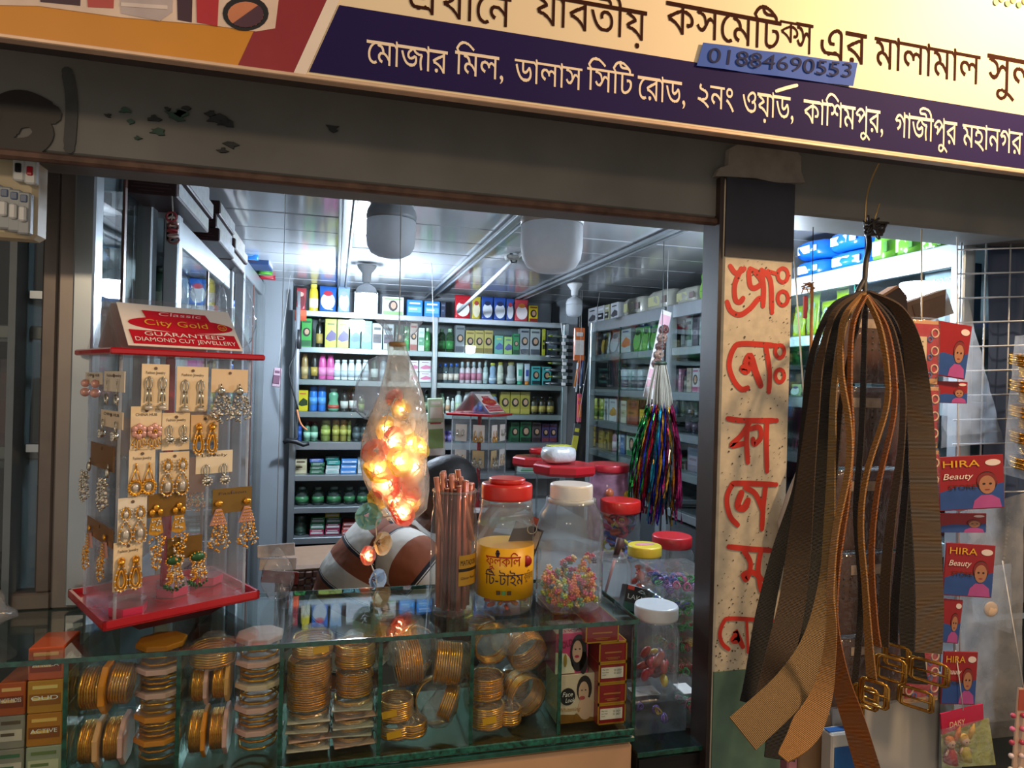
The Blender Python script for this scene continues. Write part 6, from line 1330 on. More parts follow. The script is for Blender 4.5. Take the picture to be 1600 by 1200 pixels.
def curve_text(t, s, r, z, a_mid, wd, h_, m, name='lettering', shear=0):
    q, x0, x1, y0, y1 = glyphs(s); sx = wd/(x1-x0); sy = h_/.72; vs = []; fs = []
    for (a, b, c, d, ya, yb) in q:
        nseg = max(1, int((b-a)*sx/.004)+1)
        for j in range(nseg):
            k = len(vs)
            for X, Y_ in ((a+(b-a)*j/nseg, ya), (a+(b-a)*(j+1)/nseg, ya), (c*0+d*(j+1)/nseg+c*(1-(j+1)/nseg), yb), (c+(d-c)*j/nseg, yb)):
                an = a_mid+((X-x0)*sx-wd/2)/r; vs.append((r*math.cos(an), r*math.sin(an), z+Y_*sy))
            fs.append((k, k+1, k+2, k+3))
    return G().add(vs, fs).build(name, m, t)
curve_text(t, 'MATADOR', r*1.02, .082, -1.0, .032, .0085, mat('241a10', .4)); G().add([((r*1.016)*math.cos(a0+(a1-a0)*(i//2)/10), (r*1.016)*math.sin(a0+(a1-a0)*(i//2)/10), .072+.005*(i % 2)) for i in range(22)], [(2*i, 2*i+2, 2*i+3, 2*i+1) for i in range(10)]).build('black_band', mat('1c1610', .4), t)
curve_text(t, 'Glitter Pencil', r*1.02, .060, -1.0, .030, .004, mat('3a2a14', .4))
# --- yellow labelled jar
t, r = jar('label_jar', 'clear jar with red lid and big yellow label on the showcase', 787, 955, 1.087, ZT+.0006, .094, .206, 'c8281c', 0, .022, .93, lidr=.90)
G().lathe([(r*.62, .2062), (r*.64, .2075), (r*.64, .213), (r*.6, .2145)], 36).build('lid_boss', mat('b8241a', .35, 0, .04, coat=.3), t)
G().lathe([(r*1.006, .140), (r*1.012, .142)]+[(r*(1.0-.12*i/6), .142+.03*i/6) for i in range(7)], 90, fl=lambda a, z: 1+.012*math.sin(a*45)).build('ribbed_shoulder', JARP, t)
G().lathe([(r*1.012, .026), (r*1.012, .108)], 48).build('yellow_label', mat('e0a812', .4, 0, .04), t)
mr = mat('b01c1c', .4); mb = mat('2a1a3a', .4)
curve_text(t, 'ফুলকিল', r*1.025, .080, -PI/2-.32, .060, .017, mr); curve_text(t, 'িট-টাইম', r*1.025, .050, -PI/2-.26, .066, .019, mb); curve_text(t, 'কুিকজ', r*1.025, .056, -PI/2+.72, .026, .012, mat('7a5a1c', .4))
g = G(); c = V((r*1.03*math.cos(-PI/2-.5), r*1.03*math.sin(-PI/2-.5), .100)); nj = c.normalized(); nj.z = 0; tj = V((-nj.y, nj.x, 0)); g.torus(c, .0055, .0007, 18, 4, 0, Matrix((tj, ZH, nj)).transposed()); g.box(c, (.002, .002, .008)); g.box(c, (.007, .002, .002)); g.build('round_mark', mb, t)
g = G()
for k in range(3): an = -PI/2-.45+.18*k; g.box((r*1.022*math.cos(an), r*1.022*math.sin(an), .038), (.006, .003, .006), k % 2)
an = -PI/2+.55; c = V((r*1.02*math.cos(an), r*1.02*math.sin(an), .086)); g.lathe([(1e-5, -.001), (.009, -.001), (.009, .001), (1e-5, .001)], 14, 2, c=c, R=Matrix.Rotation(PI/2, 3, 'X'), fl=lambda a, z: 1+.1*math.sin(a*7)); g.build('label_marks', [mat('3a2a10', .4), mat('3f7a4a', .4), mat('9a1c1c', .4)], t)
xj, yj = t.location.x, 1.087
R_ = random.Random(6)
for k in range(16):
    a = k*2.4; q_ = .033*((k+.5)/16)**.5
    p = thing('hair_clip', 'small red and orange clip at the bottom of the yellow labelled jar', 'hair clip', (xj+q_*math.cos(a), yj+q_*math.sin(a), ZT+.0075+.004*(k % 3)), a, 'clips in the yellow labelled jar'); G().box((0, 0, .004), (.016, .006, .007), 0, .002).build('clip', mat(('b84a38', 'c8762c', 'a83a5a')[k % 3], .35), p)
p = thing('black_pouch', 'dark card with a key ring inside the yellow labelled jar', 'card', (xj+.002, yj+.004, ZT+.022), (0, .35, 0)); G().box((0, 0, .060), (.052, .003, .118), 0, .001).build('card', mat('241a1c', .4), p)
G().torus((.004, -.004, .115), .008, .0012, 18, 6, 0, Matrix.Rotation(PI/2, 3, 'X')).build('ring', SILV, p); G().box((.004, -.003, .128), (.012, .003, .014), 0, .002).build('charm', mat('b84a38', .35), p); G().box((.018, -.002, .10), (.010, .002, .03), 0, .001).build('print', mat('a8988c', .4), p)
# --- ribbed clear jar of flower clips
t, r = jar('clip_jar', 'ribbed clear jar with white lid half full of tiny flower clips on the showcase', 888, 948, 1.085, ZT+.0006, .110, .204, 'd9d9d6', 30, .024, .78, lidr=.66)
xj, yj = t.location.x, 1.085; G().lathe([(r*.70, .172), (r*.70, .180)], 40).build('neck_ring', mat('d4d6d6', .35), t)
R_ = random.Random(9); FC = ('d87a5a', 'c89a2a', 'a8b83a', 'c8688a', '6aa084', 'd8a06a', 'c84a6a', '5a5a70', 'd8c090', 'e08030')
def flower_mesh(c_):
    g = G()
    for i in range(5): g.ball((.0038*math.sin(i*PI*.4), .0038*math.cos(i*PI*.4), 0), .0026, 6, 4)
    g.ball((0, 0, .0012), .0018, 6, 4); g.box((0, 0, -.0025), (.003, .008, .002)); o = g.build('clip', mat(c_, .35, 0, .05, coat=.3)); d = o.data; bpy.data.objects.remove(o); return d
FM = [flower_mesh(c_) for c_ in FC]; FN = ('coral', 'amber', 'lime', 'pink', 'sea green', 'peach', 'rose', 'slate', 'cream', 'orange')
for k in range(240):
    hq = R_.random(); a = R_.uniform(0, 2*PI); q_ = .046*(R_.random()**.35); zc_ = .010+hq*(.052+.022*math.cos(a-.7)*(q_/.046))
    i = R_.randrange(10)
    p = link('flower_clip', FM[i], None, (xj+q_*math.cos(a), yj+q_*math.sin(a), ZT+zc_), (R_.uniform(0, 3), R_.uniform(0, 3), R_.uniform(0, 3))); tag(p, 'tiny %s flower hair clip in the ribbed clear jar' % FN[i], 'hair clip', '%s flower clips in the ribbed jar' % FN[i])
# --- goods on the inner table
def tubjar(*a, **k): return jar(*a, **k)
stand2 = stand(V((at(735, 700, 2.3).x+.07, 2.30, ZI+.0005)), math.radians(52), .17, .17, .365, 'smaller clear earring stand with pink roof cards on the inner table', False)
for k, (fx, z, kd, c_) in enumerate(((.05, .33, 'hoop', 'e0d4c8'), (.12, .33, 'ball', 'e0d4c8'), (.05, .24, 'fringe', 'c8a878'), (.12, .24, 'tear', 'd8d0c8'))):
    for fc in (0, 1):
        M_ = Matrix.Rotation(math.radians(52), 3, 'Z'); P = V(stand2.location)+M_ @ (V((fx, .0085, z)) if fc == 0 else V((.0085, fx, z)))
        p = thing('earring_card', 'earring card, %s row, %s side, on %s face of the smaller stand' % (('upper', 'upper', 'lower', 'lower')[k], ('inner', 'outer')[k % 2], ('right', 'left')[fc]), 'earrings', P, 0, 'cards on the smaller stand'); p.rotation_euler = (0, 0, math.radians(52)-(0 if fc == 0 else PI/2))
        G().box((0, 0, -.03), (.045, .0012, .06)).build('card', mat(c_, .45), p)
        for sx in (-1, 1): link('earring', earring(kd, .9), p, (sx*.011, -.0015, -.02))
def blobs(label, cols, x, y, z0, rad, hh, n, name='bead', seed=1, big=.010, shape='ball', grp=None):
    R_ = random.Random(seed)
    for k in range(n):
        a = R_.uniform(0, 2*PI); q_ = rad*R_.random()**.5; c_ = R_.randrange(len(cols)); g = G(); s_ = big*R_.uniform(.8, 1.2)
        if shape == 'ring': g.torus((0, 0, 0), s_*1.3, s_*.5, 14, 6)
        else: g.ball((0, 0, 0), s_, 10, 6, 0, (1.6, .8, .7))
        o = link(name, None) if False else g.build(name, mat(cols[c_][0], .4, 0, .06), None, (x+q_*math.cos(a), y+q_*math.sin(a), z0+s_+R_.random()*hh), (R_.uniform(-1, 1), R_.uniform(-1, 1), R_.uniform(0, 3)))
        tag(o, label % cols[c_][1], name.replace('_', ' '), (label % cols[c_][1])[:50])
HT = (('c84a1c', 'orange'), ('3a4a9a', 'blue'), ('b8283a', 'red'), ('d8d03a', 'yellow'), ('2a2a4a', 'navy'), ('c83a6a', 'pink'))
t, r = jar('pink_canister', 'tall pinkish canister with red lid at back of the inner table', 950, 770, 2.0, ZI, .128, .235, 'b02430', 0, .02, .98, body=clear('pink_tub', 'e8d0dc', .6, .1, 0, 30, .6, 'd8a8c0'), lidr=1.04)
g = G()
for k, (a, z) in enumerate(((-.9, .14), (-1.9, .15), (-1.0, .085), (-2.0, .09), (-1.4, .05))): c = V((r*math.cos(a), r*math.sin(a), z)); g.ball(c, .013, 12, 8, k % 2, (1, 1, 1.2))
g.build('printed_lemons', [mat('c8a82a', .4), mat('b8603a', .4)], t)
t, r = jar('red_lid_jar', 'clear jar with red lid full of coloured hair bands, on the inner table', 968, 840, 1.75, ZI, .112, .165, 'c8241c', 0, .03, .96, lidr=1.0)
blobs('%s hair band in the red lidded jar', HT, t.location.x, 1.75, ZI+.006, .036, .095, 34, 'hair_band', 3, .010, 'ring')
t, r = jar('ribbed_jar', 'squat ribbed clear jar with flat red lid by the post', 1049, 880, 1.52, ZI, .108, .116, 'b8242a', 36, .024, .84, lidr=.90)
blobs('%s clip at the bottom of the squat ribbed jar', (('3a3a3c', 'dark'), ('8a7a30', 'olive')), t.location.x, 1.52, ZI+.006, .036, .03, 10, 'hair_clip', 4, .009)
t, r = jar('yellow_lid_jar', 'clear jar with yellow lid holding red and pink pieces behind the card', 1006, 900, 1.395, ZI, .076, .126, 'c8b83a', 0, .020, .97, lidr=1.0); G().lathe([(.024, 0), (.024, .0008)], 20, 0, 1, .35, c=(0, 0, .1262)).build('lid_sticker', mat('c88a9a', .4), t)
blobs('%s piece in the yellow lidded jar', (('c83a2c', 'red'), ('b89098', 'pale pink'), ('c8706a', 'salmon')), t.location.x, 1.395, ZI+.006, .022, .06, 22, 'hair_clip', 5, .008)
t, r = jar('open_jar', 'open clear jar holding a dark brush behind the ribbed clip jar', 952, 920, 1.40, ZI, .098, .105, 'ffffff', 0, 0, .8, open_=True)
p = thing('makeup_brush', 'dark handled brush leaning in the open clear jar', 'brush', (t.location.x-.012, 1.40, ZI+.012)); G().tube([(0, 0, 0), (.028, 0, .10)], [.003, .004], 8).build('handle', mat('b88a94', .35), p); G().tube([(.024, 0, .085), (.036, 0, .128)], [.006, .009], 10).build('brush_head', mat('3a1c1c', .6), p)
def oct_tub(label, px, Y, dia, h_, lid):
    x = at(px, 740, Y).x; t = thing('red_lid_tub', label, 'tub', (x, Y, ZI)); r = dia/2
    G().lathe([(r*.92, 0), (r*.96, .004), (r*.96, h_-.03)], 8, sm=False).build('tub_body', TUBP, t); G().lathe([(r, h_-.030), (r*1.06, h_-.022), (r*1.06, h_-.004), (r, h_)], 8, sm=False).build('lid', mat(lid, .35, 0, .05, coat=.3), t); return t
oct_tub('wide clear tub with flat red octagonal lid, in front of the back one', 882, 1.92, .185, .245, 'b8202a'); oct_tub('wide clear tub with flat red octagonal lid, nearest the small stand', 838, 2.20, .16, .235, 'a81c26')
t, r = jar('small_red_jar', 'small red lidded pot standing on the left octagonal tub lid', 843, 735, 2.20, ZI+.2355, .07, .028, 'b02028', 0, .012, .95, lidr=1.05)
c = at(872, 735, 1.92); t = thing('wrapped_pack', 'white plastic wrapped pack lying on the red octagonal lid', 'pack', (c.x, 1.92, ZI+.246), .15)
item_ = G(); n = 14; vs = []; fs = []
for k in range(9):
    q_ = k/8*2-1; s_ = max(.3, (1-abs(q_)**5)**.5)
    for i in range(n): a = 2*PI*i/n; vs.append((.053*q_, .04*s_*abs(math.cos(a))**.6*(1 if math.cos(a) > 0 else -1), .026+.026*s_*abs(math.sin(a))**.6*(1 if math.sin(a) > 0 else -1)+.002*noise.noise(V((q_*5, a, 2)))))
for k in range(8):
    for i in range(n): fs.append((k*n+i, k*n+(i+1) % n, k*n+n+(i+1) % n, k*n+n+i))
item_.add(vs, fs+[list(range(n-1, -1, -1)), list(range(8*n, 9*n))], 0, True); item_.build('wrapper', mat('cdd2d4', .18, 0, .08, 60, .7, coat=.5), t); G().box((0, .0, .052), (.07, .03, .004), 0, .001).build('yellow_stripe', mat('b8b83a', .4), t)
# Lakme box leaning at the edge of the inner table
t = thing('cosmetics_box', 'black and green box lettered LAKMÉ tilted on the inner table edge', 'cosmetics box', at(996, 962, 1.315)+V((0, 0, .006)), (-.25, .27, -.1)); w_, h_ = .068, .052
G().box((0, .015, h_/2), (w_, .03, h_), 0, .001).build('carton', mat('141516', .3, 0, .1, coat=.3), t); g = G().box((0, -.0005, h_*.16), (w_*.98, .001, h_*.32)); g.build('green_band', mat('1d4a44', .35), t)
g = G(); text(g, 'LAKMÉ', (-w_*.42, -.0015, h_*.46), XH, ZH, width=w_*.72, height=h_*.2); g.tube(smooth([V((-.008, -.0015, h_*.80)), V((0, -.0015, h_*.88)), V((.008, -.0015, h_*.80)), V((0, -.0015, h_*.78)), V((-.006, -.0015, h_*.80))], 4), .0006, 4); g.build('lettering', mat('c8ccca', .4), t)
G().box((-w_*.36, -.0008, h_*.9), (w_*.22, .001, h_*.16)).build('red_corner', mat('a83a2c', .4), t)
# clear boxes of glitter on the side counter
GL = (('1f8a4a', 'green'), ('2a4ab0', 'blue'), ('b85a9a', 'pink'), ('8a6ac0', 'violet'), ('c8a848', 'gold'), ('b0283a', 'red'))
def clear_box(label, px0, px1, Y, z, h_, d_, cols, n, seed, sticker=False):
    a, b = at(px0, 1000, Y), at(px1, 1000, Y); w_ = b.x-a.x; c = V(((a.x+b.x)/2, Y+d_/2, z)); t = thing('clear_box', label, 'clear box', c, 0); th = .0016
    g = G().box((0, 0, th/2+.0005), (w_-.004, d_-.004, th)).box((0, -d_/2+.003, h_*.45), (w_-.004, th, h_*.86)).box((0, d_/2-.003, h_*.45), (w_-.004, th, h_*.86)).box((-w_/2+.003, 0, h_*.45), (th, d_-.006, h_*.86)).box((w_/2-.003, 0, h_*.45), (th, d_-.006, h_*.86)); g.build('tray', TUBP, t)
    G().box((0, 0, h_*.94), (w_, d_, h_*.1), 0, .002).build('lid', clear('frost_lid', 'f6f9fa', .8, .06, .05, 60, .05), t)
    if sticker: G().box((-w_*.15, -d_*.1, h_*.992), (w_*.45, d_*.4, .001), 0, 0).build('sticker', mat('d0d0cc', .5), t)
    R_ = random.Random(seed)
    for k in range(int(n*1.5)):
        ci = cols[R_.randrange(len(cols))]; s_ = R_.uniform(.006, .010); g = G()
        for j in range(3): g.torus((0, 0, .002*j), s_-.0012*j, .0014, 10, 4, 0, Matrix.Rotation(.5*j, 3, 'X'))
        o = g.build('glitter_tie', mat(GL[ci][0], .22, .3, .4, 200, coat=.6), None, (c.x+R_.uniform(-1, 1)*(w_/2-.016), c.y+R_.uniform(-1, 1)*(d_/2-.016), z+.014+R_.random()*max(.001, h_*.62-.018)), (R_.uniform(0, 3), R_.uniform(0, 3), 0)); tag(o, '%s glitter hair tie in the %s' % (GL[ci][1], label.split(',')[0].replace('clear box of ', '')), 'hair tie', '%s ties, %s' % (GL[ci][1], label[:36]))
    return t
bx = [('clear box of mixed ties, lowest in the stack by the post', 1046, 1112, .046, (0, 5), 14), ('clear box of dark ties, second from bottom by the post', 1044, 1112, .046, (0, 0, 5, 4), 14), ('clear box of red ties, third from bottom by the post', 1042, 1112, .034, (5, 0), 10), ('clear box of green ties, fourth from bottom by the post', 1038, 1112, .046, (0, 0, 1), 18), ('clear box of pink ties, topmost in the stack by the post', 1034, 1112, .050, (2, 3, 0, 1), 26)]
z = ZL+.0005
for k, (lb_, a, b, h_, cs, n) in enumerate(bx): clear_box(lb_, a, b, 1.20, z, h_, .11, cs, n, k+2); z += h_+.0006
clear_box('empty looking clear box, lowest at the front under the white lidded jar', 992, 1078, 1.045, ZL+.0005, .060, .085, (3, 4), 3, 31, True)
clear_box('flat clear box, behind the front one near the post edge', 1074, 1120, 1.05, ZL+.0005, .052, .10, (0, 5), 8, 37, True)
t, r = jar('white_lid_jar', 'clear jar with white lid holding a few coloured pieces, front by the post', 1022, 1085, 1.088, ZL+.0612, .082, .146, 'd4dade', 0, .020, .90, lidr=.93)
blobs('%s soft piece in the white lidded jar', (('3a6ab8', 'blue'), ('b82a34', 'red'), ('c8b03a', 'yellow'), ('a8402a', 'rust'), ('5a2a34', 'maroon')), t.location.x, 1.088, ZL+.066, .022, .05, 20, 'hair_band', 8, .010)
# ================================================================== SHOPKEEPER AND STOOLS
def stool(name, label, cx, cy, zt, z0=.3605, arch=7):
    t = thing(name, label, 'stool', (cx, cy, z0), .12); zt -= z0
    br = mat('6a4a3a', .45, 0, .08); bt = mat('9a7a62', .45, 0, .06)
    G().box((0, 0, zt-.012), (.30, .30, .024), 0, .010).build('seat', bt, t)
    g = G()
    for sx, sy in ((0, -1), (0, 1), (-1, 0), (1, 0)):      # woven skirt with an arched opening
        nx = 12
        for i in range(nx):
            for k in range(arch):
                u = -.145+.29*(i+.5)/nx; z = zt-.03-.024*k
                if k > 2 and abs(u) < .085-.004*(7-k): continue
                p = (u, sy*.148, z) if sy else (sx*.148, u, z); b = .006*(1 if (i+k) % 2 else 0)
                p = (p[0]+sx*b, p[1]+sy*b, p[2]); g.box(p, (.0245, .010, .0245) if sy else (.010, .0245, .0245), 0, .004)
    g.build('woven_skirt', br, t)
    for sx in (-1, 1):
        for sy in (-1, 1): G().tube([(sx*.135, sy*.135, zt-.02), (sx*.150, sy*.150, 0)], [.018, .014], 8).build('leg', br, t)
    return t
stool('plastic_stool', 'brown woven plastic stool behind the counter beside the seated man', at(503, 880, 2.62).x, 2.62, at(500, 868, 2.6).z)
PY = 2.05
def pt(px, py, dy=0): p = at(px, py, PY); return V((p.x, PY+dy, p.z))
hip, waist, chest, shou, neck, head = V((.02, PY, .60)), V((.04, PY, .78)), V((.10, PY, .96)), V((.17, PY, 1.075)), V((.245, PY, 1.135)), V((.325, PY, 1.205))
per = thing('person', 'man in a striped brown and white polo shirt bending over behind the counter', 'person', (hip.x, PY, 0))
o0 = V((hip.x, PY, 0))
skin_m = mat('5a3a2a', .5, 0, .1, 8); 
stool('plastic_stool', 'brown plastic stool carrying the seated man', .04, PY+.02, .475, .3605, 3)
# one skinned body: spine, legs, arms, hands with fingers
vs = []; es = []; rs = []
def sv(p, r, par=None):
    vs.append(V(p)-o0); rs.append(r); i = len(vs)-1
    if par is not None: es.append((par, i))
    return i
h0 = sv(hip, (.12, .11)); w0_ = sv(waist, (.115, .10), h0); c0 = sv(chest, (.125, .11), w0_); s0 = sv(shou, (.11, .085), c0); n0 = sv(neck, (.055, .055), s0); n1 = sv(neck.lerp(head, .45), (.055, .055), n0)
for sy in (-1, 1):
    k0 = sv(hip+V((.05, sy*.09, -.03)), (.085, .085), h0); k1 = sv(V((.37, PY+sy*.13, .73)), (.065, .065), k0); k2 = sv(V((.40, PY+sy*.13, .57)), (.05, .05), k1); k3 = sv(V((.42, PY+sy*.13, .42)), (.036, .036), k2); k4 = sv(V((.47, PY+sy*.14, .40)), (.034, .03), k3); sv(V((.56, PY+sy*.15, .388)), (.026, .022), k4)
    a0_ = sv(shou+V((.015, sy*.14, -.015)), (.058, .058), s0)
    el = V((.315, PY-.21, .90)) if sy < 0 else V((.35, PY+.20, 1.09)); wr = V((.47, PY-.09, ZI+.10)) if sy < 0 else V((.50, PY+.06, ZI+.06))
    if sy < 0: el = pt(668, 905, -.20); el.y = PY-.20
    a1_ = sv(el, (.040, .040), a0_); a2_ = sv(el.lerp(wr, .55), (.036, .034), a1_); a3_ = sv(wr, (.026, .022), a2_); d_ = (wr-el); d_.z = 0; d_.normalize(); sd_ = V((-d_.y, d_.x, 0)); pm_ = sv(wr+d_*.05, (.034, .016), a3_)
    for f in range(4):
        b = wr+d_*(.085-.004*abs(f-1))+sd_*(.026-.0175*f); L_ = (.030, .036, .033, .025)[f]
        f1_ = sv(b, (.0085, .0085), pm_); f2_ = sv(b+d_*L_+V((0, 0, .006)), (.0078, .0078), f1_); sv(b+d_*L_*1.8+V((0, 0, -.010)), (.006, .006), f2_)
    th = sv(wr+d_*.03+sd_*(.040 if sy > 0 else .040)*(-1 if sy > 0 else 1), (.0095, .0095), pm_); sv(wr+d_*.075+sd_*.055*(-1 if sy > 0 else 1), (.008, .008), th)
me = bpy.data.meshes.new('body'); me.from_pydata(vs, es, []); me.materials.append(skin_m); body = link('body', me, per)
sk = body.modifiers.new('skin', 'SKIN')
if not me.skin_vertices: pass
for i, sv_ in enumerate(me.skin_vertices[0].data): sv_.radius = rs[i]; sv_.use_root = (i == 0)
sb_ = body.modifiers.new('sub', 'SUBSURF'); sb_.levels = sb_.render_levels = 2
# head: deformed ball with brow, nose, chin, ears, joined to the neck
fwd = V((.80, -.05, -.60)).normalized(); upv = V((.58, 0, .80)); upv = (upv-fwd*upv.dot(fwd)).normalized(); sdv = upv.cross(fwd)
g = G(); n = 28; m = 20; hv = []; hf = []
for k in range(m+1):
    th = PI*k/m
    for i in range(n):
        a = 2*PI*i/n; x, y, z = math.sin(th)*math.cos(a), math.sin(th)*math.sin(a), -math.cos(th)
        X = .095*x; Y_ = .074*y*(1-.18*max(0, -z)); Z = .118*z
        if x > 0: X += .010*math.exp(-((z+.75)/.22)**2)*(abs(y) < .5)-.008*math.exp(-((z+.02)/.12)**2)*math.exp(-((abs(y)-.38)/.18)**2)
        nose = math.exp(-(y/.16)**2)*max(0, x)*(math.exp(-((z+.22)/.13)**2)*.024+math.exp(-((z+.02)/.2)**2)*.008); X += nose
        X += .006*math.exp(-(y/.35)**2)*max(0, x)*math.exp(-((z+.50)/.05)**2)+.006*math.exp(-(y/.35)**2)*max(0, x)*math.exp(-((z+.60)/.05)**2)
        if x < 0 and z < -.3: X *= .8
        hv.append(head-o0+fwd*X+sdv*Y_+upv*Z)
for k in range(m):
    for i in range(n): hf.append((k*n+i, k*n+(i+1) % n, k*n+n+(i+1) % n, k*n+n+i))
g.add(hv, hf, 0, True)
for s_ in (-1, 1):
    c = head-o0+sdv*(.076*s_)+fwd*(-.008)+upv*(-.01); g.ball(c, .028, 10, 8, 0, (.6, .35, 1.1)); g.torus(c+sdv*.008*s_, .018, .006, 14, 6, 0, Matrix((fwd, upv, sdv)).transposed())
g.tube([neck-o0+V((-.02, 0, -.03)), head-o0-upv*.07-fwd*.02], .056, 16)
hd = g.build('head', skin_m, per)
g = G()
for s_ in (-1, 1): g.ball(head-o0+fwd*.083+sdv*(.030*s_)-upv*.002, .011, 10, 8)
g.build('eyes', mat('d8d0c8', .3), hd)
g = G(); vs_ = []; fs_ = []
for k in range(12):
    th = PI*.5*(1-k/11)*1.12
    for i in range(n):
        a = 2*PI*i/n; x, y, z = math.sin(th)*math.cos(a), math.sin(th)*math.sin(a), math.cos(th)
        lift = 1.07+.02*noise.noise(V((x*6, y*6, z*6))); zz = z if x < .35 else max(z, .42+.0*z)
        vs_.append(head-o0+fwd*(.095*x*lift-.006)+sdv*(.075*y*lift)+upv*(.118*zz*lift+.004))
for k in range(11):
    for i in range(n): fs_.append((k*n+i, k*n+(i+1) % n, k*n+n+(i+1) % n, k*n+n+i))
g.add(vs_, fs_, 0, True); g.build('hair', mat('1a1310', .6, 0, .3, 60, .5), per)
# polo shirt: lofted body and sleeves, stripes run round the trunk
def stripe_mat(name, k):
    m_ = bpy.data.materials.new(name); m_.use_nodes = True; nt = m_.node_tree; b = nt.nodes['Principled BSDF']; b.inputs['Roughness'].default_value = .8
    uv = nt.nodes.new('ShaderNodeUVMap'); sp = nt.nodes.new('ShaderNodeSeparateXYZ'); nt.links.new(uv.outputs[0], sp.inputs[0]); mu = nt.nodes.new('ShaderNodeMath'); mu.operation = 'MULTIPLY'; mu.inputs[1].default_value = k; fr = nt.nodes.new('ShaderNodeMath'); fr.operation = 'FRACT'
    nt.links.new(sp.outputs[0], mu.inputs[0]); nt.links.new(mu.outputs[0], fr.inputs[0]); cr = nt.nodes.new('ShaderNodeValToRGB'); cr.color_ramp.interpolation = 'CONSTANT'; el = cr.color_ramp.elements
    el[0].position = 0; el[0].color = lin('8a4a2c'); el[1].position = .36; el[1].color = lin('1c1a24')
    for p_, c_ in ((.43, 'd8d2c8'), (.45, '1c1a24'), (.47, 'd6cfc4'), (.94, '8a4a2c')): e_ = el.new(p_); e_.color = lin(c_)
    nt.links.new(fr.outputs[0], cr.inputs[0]); nt.links.new(cr.outputs[0], b.inputs['Base Color'])
    nz = nt.nodes.new('ShaderNodeTexNoise'); nz.inputs['Scale'].default_value = 14; tc = nt.nodes.new('ShaderNodeTexCoord'); nt.links.new(tc.outputs['Object'], nz.inputs['Vector']); bn = nt.nodes.new('ShaderNodeBump'); bn.inputs['Strength'].default_value = .5; bn.inputs['Distance'].default_value = .02; nt.links.new(nz.outputs[0], bn.inputs['Height']); nt.links.new(bn.outputs[0], b.inputs['Normal']); return m_
def loft(path, wid, dpt, m_, name, par, side, n=28, seed=0, capend=True):
    """closed rings along a path; side = constant width axis; UV x = length along"""
    P = smooth([V(p) for p in path], 6); N = len(P); ip = lambda arr, k: (lambda t: arr[min(int(t), len(arr)-1)]*(1-(t-int(t)))+arr[min(int(t)+1, len(arr)-1)]*(t-int(t)))(k*(len(arr)-1)/(N-1))
    vs = []; fs = []; uv = []; L = [0]
    for k in range(1, N): L.append(L[-1]+(P[k]-P[k-1]).length)
    for k in range(N):
        t = (P[min(k+1, N-1)]-P[max(k-1, 0)]).normalized(); s_ = V(side); s_ = (s_-t*s_.dot(t)).normalized(); u_ = t.cross(s_); w_, d_ = ip(wid, k), ip(dpt, k)
        for i in range(n):
            a = 2*PI*i/n; f = 1+.035*noise.noise(V((math.cos(a)*2+seed, math.sin(a)*2, L[k]*14))); vs.append(P[k]-o0+s_*w_*f*math.cos(a)+u_*d_*f*math.sin(a))
    for k in range(N-1):
        for i in range(n): fs.append((k*n+i, k*n+(i+1) % n, k*n+n+(i+1) % n, k*n+n+i)); uv.append([(L[k], 0), (L[k], 1), (L[k+1], 1), (L[k+1], 0)])
    if capend: fs.append([(N-1)*n+i for i in range(n)]); uv.append([(L[-1], 0)]*n)
    return G().add(vs, fs, 0, True, uv).build(name, m_, par)
sh = loft([V((.005, PY, .52)), V((.03, PY, .66)), V((.055, PY, .80)), V((.105, PY, .95)), V((.165, PY, 1.065)), V((.225, PY, 1.125))], [.17, .175, .175, .19, .175, .075], [.135, .14, .135, .145, .115, .07], stripe_mat('striped_knit', 10.2), 'polo_shirt', per, (0, 1, 0))
for sy in (-1, 1):
    a = shou+V((-.005, sy*.10, -.005)); b = (pt(666, 880, -.2) if sy < 0 else V((.31, PY+.19, .985))); b.y = PY+sy*.20; sl_ = loft([a, a.lerp(b, .5)+V((0, sy*.03, .012)), b], [.080, .082, .072], [.085, .085, .072], stripe_mat('striped_sleeve', 10.5), 'sleeve', per, (0, 0, 1), 24, 3, False)
g = G(); R_ = Matrix.Rotation(.75, 3, 'Y'); g.torus(V((.235, PY, 1.128))-o0, .062, .014, 28, 8, 0, R_); g.build('collar', mat('d8d4cc', .7), per)
loft([V((.0, PY, .505)), V((.02, PY, .56)), V((.04, PY, .60))], [.165, .165, .15], [.13, .135, .12], mat('4a4440', .8, 0, .1), 'trousers_waist', per, (0, 1, 0))
for sy in (-1, 1): loft([hip+V((.0, sy*.075, -.01)), V((.18, PY+sy*.11, .665)), V((.36, PY+sy*.13, .725)), V((.405, PY+sy*.13, .62)), V((.42, PY+sy*.13, .46))], [.098, .092, .082, .076, .064], [.098, .09, .08, .076, .064], mat('4a4440', .8, 0, .1), 'trouser_leg', per, (0, 1, 0), 20, 7)
